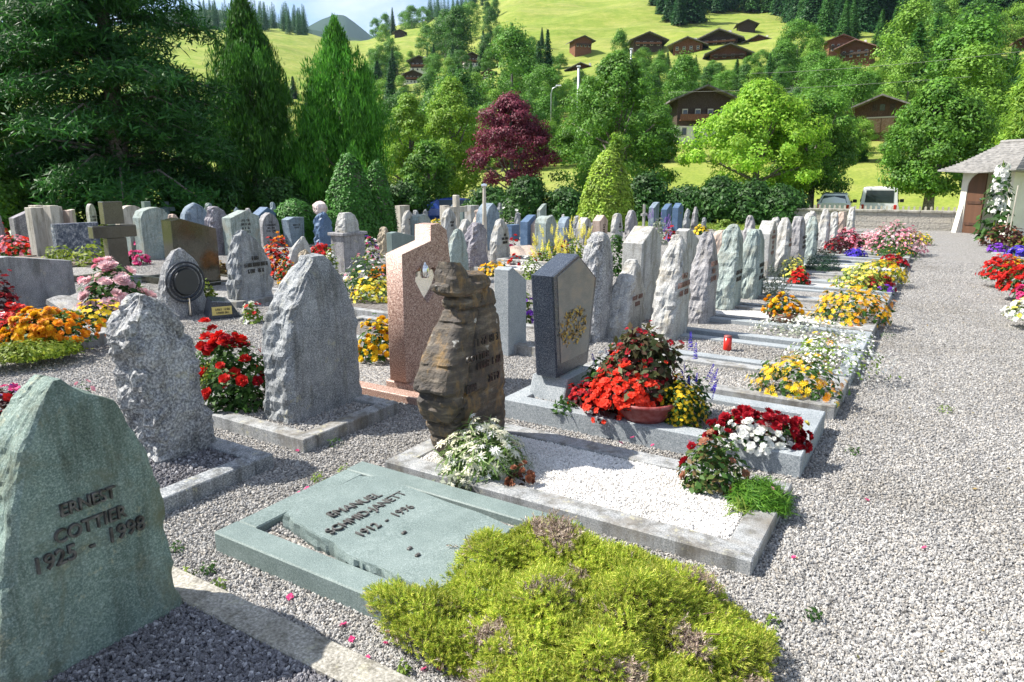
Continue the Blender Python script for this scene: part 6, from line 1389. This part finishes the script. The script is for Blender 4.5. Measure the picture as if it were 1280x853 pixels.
# ================================================================== wall, gatehouse, cars, lamps
def wall():
    m, nt, bs, out = newmat('rubble_wall_stone'); tc = nt.nodes.new('ShaderNodeTexCoord'); mp = nt.nodes.new('ShaderNodeMapping'); mp.inputs['Rotation'].default_value = (R(90), 0, 0); nt.links.new(tc.outputs['Object'], mp.inputs[0])
    n0 = tex(nt, 'noise', 1.6, detail=4); ad = mix(nt, .12, mp.outputs[0], n0.outputs['Color'], 'ADD')
    br = nd(nt, 'ShaderNodeTexBrick', Scale=1.0, Mortar__Size=.012); br.inputs['Brick Width'].default_value = .62; br.inputs['Row Height'].default_value = .17; br.inputs['Color1'].default_value = (.30, .29, .27, 1); br.inputs['Color2'].default_value = (.46, .42, .36, 1); br.inputs['Mortar'].default_value = (.16, .15, .14, 1)
    nt.links.new(ad, br.inputs[0]); n1 = tex(nt, 'noise', 14, detail=6, rough=.7); c = mix(nt, .5, br.outputs['Color'], ramp(nt, n1.outputs['Fac'], [(.3, (.14, .135, .13)), (.7, (.55, .51, .45))]))
    nt.links.new(c, bs.inputs['Base Color']); bs.inputs['Roughness'].default_value = .95; bump(nt, bs, n1.outputs['Fac'], .9, .05)
    y = 26.95; x1 = .35; h = htop(-1.2, y, 263); r = empty('boundary_wall', (0, y, 0), 0, 'low rubble stone wall with coping at the end of the path', 'wall')
    b = MB(); b.box(-4.75, x1, 0, .4, -.6, h - .07); b.build('masonry', m, r); b = MB()
    for i in range(5): b.box(-4.8 + i * 1.039, -4.8 + i * 1.039 + 1.03, -.05, .45, h - .068, h, b=.012)
    b.build('coping', M['concrete'], r)
    r = empty('picket_fence', (0, y + 1.6, 0), 0, 'row of small wooden pickets just behind the boundary wall', 'fence'); z0 = -.5; z1 = htop(-1.2, y + 1.6, 257.5)
    b = MB(); b.box(-6.5, .4, .03, .06, z1 - .25, z1 - .19); b.build('rail', M['wood'], r)
    for i in range(40):
        xx = -6.4 + i * .172; b = MB(); b.prism([(-.035, z0), (.035, z0), (.035, z1 - .04), (0, z1), (-.035, z1 - .04)], -.012, .012, Matrix.Translation((xx, .015, 0)) @ Matrix.Rotation(R(-90), 4, 'Z')); b.build('picket', M['beige'], r)
wall()
def gatehouse():
    ox, oy = 1.62, 25.; r = empty('gatehouse', (ox, oy, 0), R(42), 'small white gatehouse with curved wooden shingle roof and arched wooden door', 'gatehouse')
    L1, L2, t = 1.85, 1.95, .26; h = htop(ox, oy, 206)
    # local x runs along the face with slots, local y along the door face (x = 0)
    def arch(a0, a1, zs, n=12): c = (a0 + a1) / 2; q = (a1 - a0) / 2; return [(c + q * math.cos(math.pi * k / n), zs + q * .72 * math.sin(math.pi * k / n)) for k in range(n + 1)]
    a0, a1, zs = .30, 1.62, 1.42
    out = [(0, -.05), (a0, -.05)] + arch(a0, a1, zs)[::-1] + [(a1, -.05), (L1, -.05), (L1, h), (0, h)]
    b = MB(); b.prism(out, 0, t); b.build('arch_wall', M['plaster'], r)
    b = MB(); b.box(t + .002, L2, 0, t, -.05, h); b.build('side_wall', M['plaster'], r)
    b = MB(); b.box(t + .002, L2, L1 - t, L1, -.05, h); b.build('back_wall', M['plaster'], r)
    for z, x in ((1.72, .62), (1.42, .9), (1.5, 1.55), (1.05, 1.6)):
        b = MB(); b.box(x, x + .26, -.012, .02, z, z + .07); b.build('stone_slot', M['boulder'], r)
    c = (a0 + a1) / 2; q = (a1 - a0) / 2; leaf = [(c + .02, 0), (c + .02, zs + q * .715)] + [(c + q * .98 * math.sin(math.pi / 2 * k / 8), zs + q * .71 * math.cos(math.pi / 2 * k / 8)) for k in range(1, 9)] + [(a1 - .015, 0)]
    dm, nt, bs, o_ = newmat('old_brown_door'); w = tex(nt, 'wave', 6, dist=1.5, detail=3, sc=(1, 1, .05)); cc = ramp(nt, w.outputs['Fac'], [(.1, (.05, .022, .012)), (.5, (.13, .055, .028)), (.9, (.09, .04, .02))]); nt.links.new(cc, bs.inputs['Base Color']); bs.inputs['Roughness'].default_value = .6
    b = MB(); b.prism(leaf, .02, .075, bev=.008); d = b.build('door', dm, r)
    b = MB(); b.box(-.005, .019, c + .06, a1 - .08, .9, .98); b.box(-.005, .019, c + .06, a1 - .08, .25, .33); b.build('door_batten', dm, d)
    b = MB(); b.lathe([(0, 0), (.03, .0), (.03, .03), (0, .05)], 10); o = b.build('handle', M['iron'], d); o.rotation_euler = (0, R(-90), 0); o.location = (.018, c + .1, 1.05)
    b = MB(); b.add([(-.16, L1 - .02, 0), (-.01, L1 - .02, 0), (-.01, L1 - .02, .9), (-.16, L1 - .2, 0), (-.01, L1 - .2, 0), (-.01, L1 - .2, .9)], [(0, 1, 2), (5, 4, 3), (0, 3, 4, 1), (1, 4, 5, 2), (2, 5, 3, 0)]); b.build('buttress', M['plaster'], r)
    # bell-curved hipped roof laid in shingle courses
    ov = .5; x0, x1, y0, y1 = -ov, L2 + ov, -ov, L1 + ov; rise = htop(ox + .3, oy + 1.2, 176) - h; cx = (x0 + x1) / 2; n = 17; b = MB()
    ya, yb = y0 + 1.1, y1 - .8
    def ring(f, dz): 
        e = 1 - f; X0, X1 = cx + (x0 - cx) * e, cx + (x1 - cx) * e; Y0 = y0 + (ya - y0) * f; Y1 = y1 + (yb - y1) * f; z = h - .16 + (rise + .16) * (f ** 1.28) + dz
        s = .10 * (1 - f); k = .0
        return [(X0, Y0, z + s * .5), ((X0 + X1) / 2, Y0, z - s * .2), (X1, Y0, z + s * .5), (X1, (Y0 + Y1) / 2, z - s * .2), (X1, Y1, z + s * .5), ((X0 + X1) / 2, Y1, z - s * .2), (X0, Y1, z + s * .5), (X0, (Y0 + Y1) / 2, z - s * .2)]
    rings = [ring(0, -.05), ring(0, .0)]
    for k in range(1, n + 1):
        f = k / n; rings.append(ring(f, -.012)); 
        if k < n: rings.append(ring(f + .0015, .022))
    vs = [v for q in rings for v in q]; m = len(rings); fs = [(i * 8 + k, i * 8 + (k + 1) % 8, (i + 1) * 8 + (k + 1) % 8, (i + 1) * 8 + k) for i in range(m - 1) for k in range(8)]; fs.append(tuple(range(7, -1, -1))); fs.append(tuple((m - 1) * 8 + k for k in range(8)))
    b.add(vs, fs); sm, nt, bs, o_ = newmat('grey_wooden_shingles'); w1 = tex(nt, 'noise', 9, detail=5); v1 = tex(nt, 'voronoi', 9, sc=(1, 1, 2)); sp_ = nt.nodes.new('ShaderNodeSeparateColor'); nt.links.new(v1.outputs['Color'], sp_.inputs[0])
    c1 = mix(nt, .5, ramp(nt, w1.outputs['Fac'], [(.3, (.13, .125, .125)), (.7, (.30, .29, .28))]), ramp(nt, sp_.outputs[0], [(0, (.12, .12, .12)), (1, (.33, .32, .31))])); nt.links.new(c1, bs.inputs['Base Color']); bs.inputs['Roughness'].default_value = .85; bump(nt, bs, sp_.outputs[0], .4, .02)
    b.build('roof', sm, r)
    b = MB(); b.tube([(cx, ya - .05, h + rise), (cx, yb + .05, h + rise)], [.06, .06], 8); b.build('ridge_cap', sm, r)
gatehouse()
tyre = plain('tyre_rubber', (.02, .02, .022), .8); hub = plain('wheel_hub', (.45, .45, .47), .3, .8); M['red_lamp'] = plain('red_lamp_glass', (.45, .02, .02), .15); M['cglass'] = plain('tinted_car_glass', (.03, .045, .05), .05, 0, .8); M['blackpl'] = plain('black_plastic', (.03, .03, .03), .6); M['plate'] = plain('number_plate', (.75, .76, .78), .4)
def car(label, X, Y, z, rz, secs, paint, L, Wd, van=False):
    """sections along the length, rear to front: x, bottom, belt height, roof height, half width low, half width at belt, half width at roof"""
    r = empty('parked_car', (X, Y, z), rz, label, 'car'); b = MB(); rows = []
    for x, zb, zl, zr, w0, w1, w2 in secs:
        rows.append([(x, 0, zb), (x, w0 * .92, zb), (x, w0, zb + .08), (x, w1 * 1.02, (zb + zl) / 2), (x, w1, zl), (x, w2, zr - .05), (x, w2 * .85, zr), (x, 0, zr + .015)])
    n = len(secs); vs = []; P_ = []
    for q in rows: vs += q + [(p[0], -p[1], p[2]) for p in q[-2:0:-1]]
    k = 14; fs = [(i * k + j, (i + 1) * k + j, (i + 1) * k + (j + 1) % k, i * k + (j + 1) % k) for i in range(n - 1) for j in range(k)]; fs.append(tuple(range(k))); fs.append(tuple((n - 1) * k + j for j in range(k - 1, -1, -1)))
    b.add(vs, fs); o = b.build('body', paint, r, False)
    s0, s1 = secs[0], secs[1]; gl = lambda nm, pts: link(nm, pd(pts), r, [M['cglass']])
    def pd(pts): me = bpy.data.meshes.new('glass'); me.from_pydata(pts, [], [tuple(range(len(pts)))]); return me
    e = .012; a, zb_, zl, zr, w0, w1, w2 = s0; a2 = s1[0]
    if van: gl('rear_window', [(a - e, -w2 * .86, zl + .08), (a - e, w2 * .86, zl + .08), (a - e, w2 * .82, zr - .10), (a - e, -w2 * .82, zr - .10)])
    else:
        z2 = s1[3]; gl('rear_window', [(a + (a2 - a) * .12 - e, -w1 * .82, zl + (z2 - zl) * .12 + .02), (a + (a2 - a) * .12 - e, w1 * .82, zl + (z2 - zl) * .12 + .02), (a + (a2 - a) * .85 - e, s1[6] * .84, zl + (z2 - zl) * .85 + .015), (a + (a2 - a) * .85 - e, -s1[6] * .84, zl + (z2 - zl) * .85 + .015)])
    gs = [s for s in secs if s[3] - s[2] > .25]
    for sgn in (1, -1):
        lo = [(s[0], sgn * (s[5] + e - (s[5] - s[6]) * .08), s[2] + (s[3] - s[2]) * .1) for s in gs]; hi = [(s[0], sgn * (s[6] + e + (s[5] - s[6]) * .15), s[2] + (s[3] - s[2]) * .8) for s in gs]
        for i in range(len(gs) - 1):
            A, B_, C, D = lo[i], lo[i + 1], hi[i + 1], hi[i]; sh = lambda p, q, t: tuple(p[j] + (q[j] - p[j]) * t for j in range(3)); q = [sh(A, B_, .06), sh(A, B_, .94), sh(D, C, .94), sh(D, C, .06)]
            gl('side_window', q if sgn < 0 else q[::-1])
        tz_ = zl - .02; b = MB(); b.box(a - .025, a + .08, sgn * w1 * .88 - .07, sgn * w1 * .88 + .07, tz_ - (.42 if van else .22), tz_ + (.0 if van else .02), b=.02); b.build('tail_light', M['red_lamp'], r)
        xm = secs[-3][0] - .1 if not van else secs[-3][0] - .15; b = MB(); b.box(xm - .06, xm + .06, min(sgn * (w1 + .03), sgn * (w1 + .24)), max(sgn * (w1 + .03), sgn * (w1 + .24)), secs[-3][2] + .02, secs[-3][2] + .2, b=.03); b.build('wing_mirror', M['blackpl'], r)
        for xw in (L * .19, L * .8):
            b = MB(); b.lathe([(.0, -.09), (.30, -.09), (.32, -.06), (.32, .06), (.30, .09), (.0, .09)], 24); w_ = b.build('wheel', tyre, r, False); w_.rotation_euler = (R(90), 0, 0); w_.location = (xw, sgn * (w0 - .08), .32)
            b = MB(); b.lathe([(0, -.1), (.2, -.1), (.21, -.092), (.21, .092), (.2, .1), (0, .1)], 16); b.build('rim', hub, w_)
    b = MB(); b.box(a - .05, a + .1, -w0 * .97, w0 * .97, zb_ + .05, zb_ + .25, b=.03); b.build('bumper', M['blackpl'] if not van else paint, r)
    b = MB(); b.box(a - .035, a - .012, -.26, .26, zl - .3, zl - .19); b.build('number_plate', M['plate'], r)
    b = MB(); b.box(secs[-1][0] - .02, secs[-1][0] + .04, -w0 * .95, w0 * .95, .25, .5, b=.03); b.build('front_bumper', M['blackpl'], r)
    for sgn in (1, -1): b = MB(); b.box(secs[-1][0] - .04, secs[-1][0] + .035, sgn * w0 * .75 - .13, sgn * w0 * .75 + .13, .58, .74, b=.03); b.build('headlight', M['plate'], r)
VAN = [(0, .3, 1.05, 1.86, .88, .93, .84), (.06, .28, 1.06, 1.93, .92, .95, .86), (1.4, .26, 1.06, 1.96, .93, .95, .86), (3.2, .26, 1.06, 1.95, .93, .95, .85), (3.75, .27, 1.05, 1.6, .92, .93, .8), (4.3, .28, 1.02, 1.14, .9, .9, .75), (4.85, .32, .8, .86, .8, .8, .66)]
HATCH = [(0, .3, .88, .95, .74, .78, .66), (.32, .25, .92, 1.40, .80, .82, .60), (1.1, .22, .93, 1.47, .82, .83, .62), (2.0, .22, .92, 1.45, .82, .83, .62), (2.75, .22, .90, .98, .82, .82, .62), (3.45, .24, .78, .84, .78, .78, .6), (3.75, .3, .66, .7, .7, .7, .55)]
wp = plain('white_car_paint', (.72, .73, .75), .25, 0, .5, 0, 3, 0, .6); sv = plain('silver_car_paint', (.62, .65, .68), .25, .1, .5, 0, 3, 0, .6); bp_ = plain('blue_car_paint', (.02, .06, .30), .2, .2, .5, 0, 3, 0, .8); dk = plain('dark_car_paint', (.025, .03, .04), .2, 0, .5, 0, 3, 0, .8)
x, y = B(1105, 41.5); car('white van parked with its tail to the boundary wall', x, y, htop(x, y, 233) - 1.97, R(92), [tuple([s[0], s[1], s[2], s[3]] + [w * .93 for w in s[4:]]) for s in VAN], wp, 4.85, 1.85, True)
x, y = B(1047.5, 40.5); car('small silver hatchback parked left of the white van', x, y, -.5, R(94), HATCH, sv, 3.75, 1.65)
x, y = B(592, 37.8); car('shiny blue car behind the wooden cross', x, y, htop(x, y, 246) - 1.5, R(31.6 + 4 + 180 + 8), HATCH, bp_, 3.75, 1.65)
x, y = B(545, 39.5); car('dark car in the shade left of the blue one', x, y, htop(x, y, 247) - 1.5, R(31.6 + 4 + 180 + 12), HATCH, dk, 3.75, 1.65)
x, y = B(655, 40.5); car('white car half hidden behind the plum trunk', x, y, htop(x, y, 246) - 1.5, R(31.6 + 4 + 180 + 4), HATCH, wp, 3.75, 1.65)
# hydrant, street lamps, wires
x, y = G(869, 279); h = htop(x, y, 243); r = empty('fire_hydrant', (x - .2, y + .5, 0), 0, 'red hydrant with curved arm above the small pointed stones', 'hydrant')
b = MB(); b.tube([(0, 0, 0), (0, 0, h * .78)], [.08, .07], 12); b.lathe([(.09, h * .62), (.16, h * .64), (.16, h * .69), (.09, h * .72)], 16); b.build('standpipe', M['red_lamp'], r, True); b = MB(); b.tube([(0, 0, h * .76), (.02, .03, h * .98), (.2, .13, h * 1.03), (.34, .2, h * .97)], [.06, .06, .055, .05], 8); b.build('arm', M['red_lamp'], r, True)
galv = plain('galvanised_steel', (.42, .45, .46), .4, .5)
def lamp(px, r_, ty, label, curved):
    x, y = B(px, r_); z = tz(x, y); h = htop(x, y, ty) - z; r = empty('street_lamp', (x, y, z), YAW, label, 'street lamp'); b = MB()
    b.tube([(0, 0, 0), (0, 0, h * .9), (.15, 0, h * .97), (.7, 0, h)] if curved else [(0, 0, 0), (0, 0, h)], .12 if not curved else .06, 8); b.build('pole', galv, r, True)
    b = MB(); b.box(.5 if curved else -.2, 1.1 if curved else .2, -.12, .12, h + .0 if curved else h + .002, h + .12, b=.04); b.build('lamp_head', M['plate'], r)
lamp(721, 74, 84, 'straight pale lamp pole rising from the dark maple', False); lamp(688, 80, 108, 'curved pale street lamp between plum and maple', True); lamp(784, 95, 62, 'thin street lamp in front of the hamlet', False)
def wire(p0, p1, sag, label):
    b = MB(); pts = []
    for k in range(25):
        t = k / 24.; pts.append((p0[0] + (p1[0] - p0[0]) * t, p0[1] + (p1[1] - p0[1]) * t, p0[2] + (p1[2] - p0[2]) * t - sag * 4 * t * (1 - t)))
    b.tube(pts, .009, 4); tag(b.build('overhead_wire', plain('wire', (.2, .2, .2), .5, .3) if 'wire' not in MATS else MATS['wire']), label, 'wire')
def at3(px, r, y): x, yy = B(px, r); return (x, yy, htop(x, yy, y))
wire(at3(930, 58, 92), at3(1320, 52, 56), .25, 'upper overhead wire crossing before the right hillside'); wire(at3(790, 58, 116), at3(1200, 52, 96), .2, 'lower overhead wire crossing above the maples')
# ------------------------------------------------------------------ loose pebbles on the gravel
def scatter(name, P_, S_, mat):
    n = len(P_); me = bpy.data.meshes.new(name); me.vertices.add(n); me.vertices.foreach_set('co', np.asarray(P_, np.float32).ravel())
    a = me.attributes.new('rot', 'FLOAT_VECTOR', 'POINT'); a.data.foreach_set('vector', rng.uniform(0, 6.28, (n, 3)).astype(np.float32).ravel())
    a = me.attributes.new('siz', 'FLOAT_VECTOR', 'POINT'); a.data.foreach_set('vector', np.asarray(S_, np.float32).ravel())
    o = bpy.data.objects.new(name, me); COL.objects.link(o); tag(o, kind='stuff')
    ng = bpy.data.node_groups.new(name, 'GeometryNodeTree'); ng.interface.new_socket('Geometry', in_out='INPUT', socket_type='NodeSocketGeometry'); ng.interface.new_socket('Geometry', in_out='OUTPUT', socket_type='NodeSocketGeometry')
    N = ng.nodes; Lk = ng.links; gi = N.new('NodeGroupInput'); go = N.new('NodeGroupOutput'); ic = N.new('GeometryNodeMeshIcoSphere'); ic.inputs['Radius'].default_value = 1; ic.inputs['Subdivisions'].default_value = 2
    sp_ = N.new('GeometryNodeSetPosition'); nz_ = N.new('ShaderNodeTexNoise'); nz_.inputs['Scale'].default_value = 1.3; vm = N.new('ShaderNodeVectorMath'); vm.operation = 'SUBTRACT'; vm.inputs[1].default_value = (.5, .5, .5); vs = N.new('ShaderNodeVectorMath'); vs.operation = 'SCALE'; vs.inputs['Scale'].default_value = 1.6
    Lk.new(nz_.outputs['Color'], vm.inputs[0]); Lk.new(vm.outputs[0], vs.inputs[0]); Lk.new(vs.outputs[0], sp_.inputs['Offset']); Lk.new(ic.outputs['Mesh'], sp_.inputs['Geometry'])
    sm = N.new('GeometryNodeSetMaterial'); sm.inputs['Material'].default_value = mat; Lk.new(sp_.outputs[0], sm.inputs['Geometry'])
    ip = N.new('GeometryNodeInstanceOnPoints'); Lk.new(gi.outputs[0], ip.inputs['Points']); Lk.new(sm.outputs[0], ip.inputs['Instance'])
    for nm, sk in (('rot', 'Rotation'), ('siz', 'Scale')):
        at_ = N.new('GeometryNodeInputNamedAttribute'); at_.data_type = 'FLOAT_VECTOR'; at_.inputs['Name'].default_value = nm; Lk.new(at_.outputs[0], ip.inputs[sk])
    Lk.new(ip.outputs[0], go.inputs[0]); md = o.modifiers.new('pebbles', 'NODES'); md.node_group = ng; me.materials.append(mat)
def sizes(n, s): return s * np.stack([rng.uniform(.75, 1.3, n), rng.uniform(.6, 1.1, n), rng.uniform(.4, .8, n)], 1) * rng.uniform(.6, 1.25, (n, 1)) ** 1.2
PLOTS = [(-2.62, -.9, .42, 1.46), (-2.6, -.85, 1.68, 2.6), (-2.5, -.5, 2.7, 3.58), (-2.45, -.5, 3.84, 4.72), (-4.25, -3.1, 2.66, 3.52), (-4.3, -3.08, 1.55, 2.42), (-4.5, -3.02, 3.72, 4.62)] + [(-2.42, -.47, y, y + .84) for y, _ in bord]
def path_pts(n):
    r = 1.5 + 15 * rng.random(n) ** 1.75; a = rng.uniform(-.78, .78, n); X = (FW[0] * np.cos(a) + RT[0] * np.sin(a)) * r; Yv = (FW[1] * np.cos(a) + RT[1] * np.sin(a)) * r
    ok = np.ones(n, bool)
    for x0, x1, y0, y1 in PLOTS: ok &= ~((X > x0) & (X < x1) & (Yv > y0) & (Yv < y1))
    return np.stack([X, Yv, np.zeros(n)], 1)[ok]
p = path_pts(560000); s = sizes(len(p), .0064); p[:, 2] = .001 + rng.random(len(p)) * .004; scatter('loose_gravel', p, s, M['peb'])
def box_pts(n, x0, x1, y0, y1, z): return np.stack([rng.uniform(x0, x1, n), rng.uniform(y0, y1, n), z + rng.random(n) * .006], 1)
p = box_pts(30000, -2.37, -.64, 2.84, 3.45, .056); scatter('white_gravel', p, sizes(len(p), .0062), M['peb_white'])
p = box_pts(15000, -2.5, -1.0, .6, 1.34, .031); scatter('slate_gravel', p, sizes(len(p), .0085), M['peb_dark'])
p = np.concatenate([box_pts(5200, -2.44, -1.6, 1.86, 2.42, .056), box_pts(4500, -4.15, -3.2, 2.78, 3.41, .061), box_pts(9000, -2.3, -.64, 3.98, 4.58, .101), box_pts(8000, -2.3, -.6, 5.1, 5.7, .066), box_pts(7000, -2.3, -.6, 6.06, 6.66, .066)]); scatter('bed_gravel', p, sizes(len(p), .0075), M['peb'])
p = box_pts(4500, -4.18, -3.2, 1.66, 2.3, .071); scatter('dark_bed_gravel', p, sizes(len(p), .0085), M['peb_dark'])
# ------------------------------------------------------------------ air
def haze():
    m = bpy.data.materials.new('valley_air'); m.use_nodes = True; nt = m.node_tree; nt.nodes.remove(nt.nodes['Principled BSDF'])
    v = nt.nodes.new('ShaderNodeVolumePrincipled'); v.inputs['Color'].default_value = (.5, .72, 1, 1); v.inputs['Density'].default_value = HAZE; v.inputs['Anisotropy'].default_value = .2
    nt.links.new(v.outputs[0], nt.nodes['Material Output'].inputs['Volume'])
    b = MB(); b.box(-4200, 4200, -4200, 4200, -30, 900); tag(b.build('haze', [m]), kind='stuff')
HAZE = .00006
haze()
# ------------------------------------------------------------------ light
SUN_AZ = R(24); SUN_EL = R(49)
sd = Vector((-math.cos(SUN_AZ) * math.cos(SUN_EL), -math.sin(SUN_AZ) * math.cos(SUN_EL), math.sin(SUN_EL)))
w = bpy.data.worlds.new('World'); scene.world = w; w.use_nodes = True; nt = w.node_tree; bg = nt.nodes['Background']
sk = nt.nodes.new('ShaderNodeTexSky'); sk.sky_type = 'NISHITA'; sk.sun_disc = False; sk.sun_elevation = SUN_EL; sk.sun_rotation = math.atan2(sd.x, sd.y); sk.altitude = 1000; sk.air_density = 1.; sk.dust_density = 1.2
tc = nt.nodes.new('ShaderNodeTexCoord'); mp = nt.nodes.new('ShaderNodeMapping'); mp.inputs['Scale'].default_value = (1, 1, 2.4); nt.links.new(tc.outputs['Generated'], mp.inputs[0])
cl = nd(nt, 'ShaderNodeTexNoise', Scale=2.3, Detail=8, Roughness=.58, Distortion=.3); nt.links.new(mp.outputs[0], cl.inputs['Vector'])
f = ramp(nt, cl.outputs['Fac'], [(.43, (0, 0, 0)), (.58, (.9, .9, .9))]); c = mix(nt, f, sk.outputs[0], (6., 6.3, 7.))
nt.links.new(c, bg.inputs[0]); bg.inputs[1].default_value = .088
s = bpy.data.objects.new('sun', bpy.data.lights.new('sun', 'SUN')); COL.objects.link(s); s.data.energy = 5.; s.data.angle = R(.5); s.data.color = (1, .945, .85)
s.rotation_euler = sd.to_track_quat('Z', 'Y').to_euler()
vs_ = scene.view_settings; vs_.view_transform = 'Standard'; vs_.look = 'None'; vs_.exposure = 1.12; vs_.gamma = 1.
scene.cycles.max_bounces = 6; scene.cycles.transparent_max_bounces = 4; scene.cycles.use_denoising = True
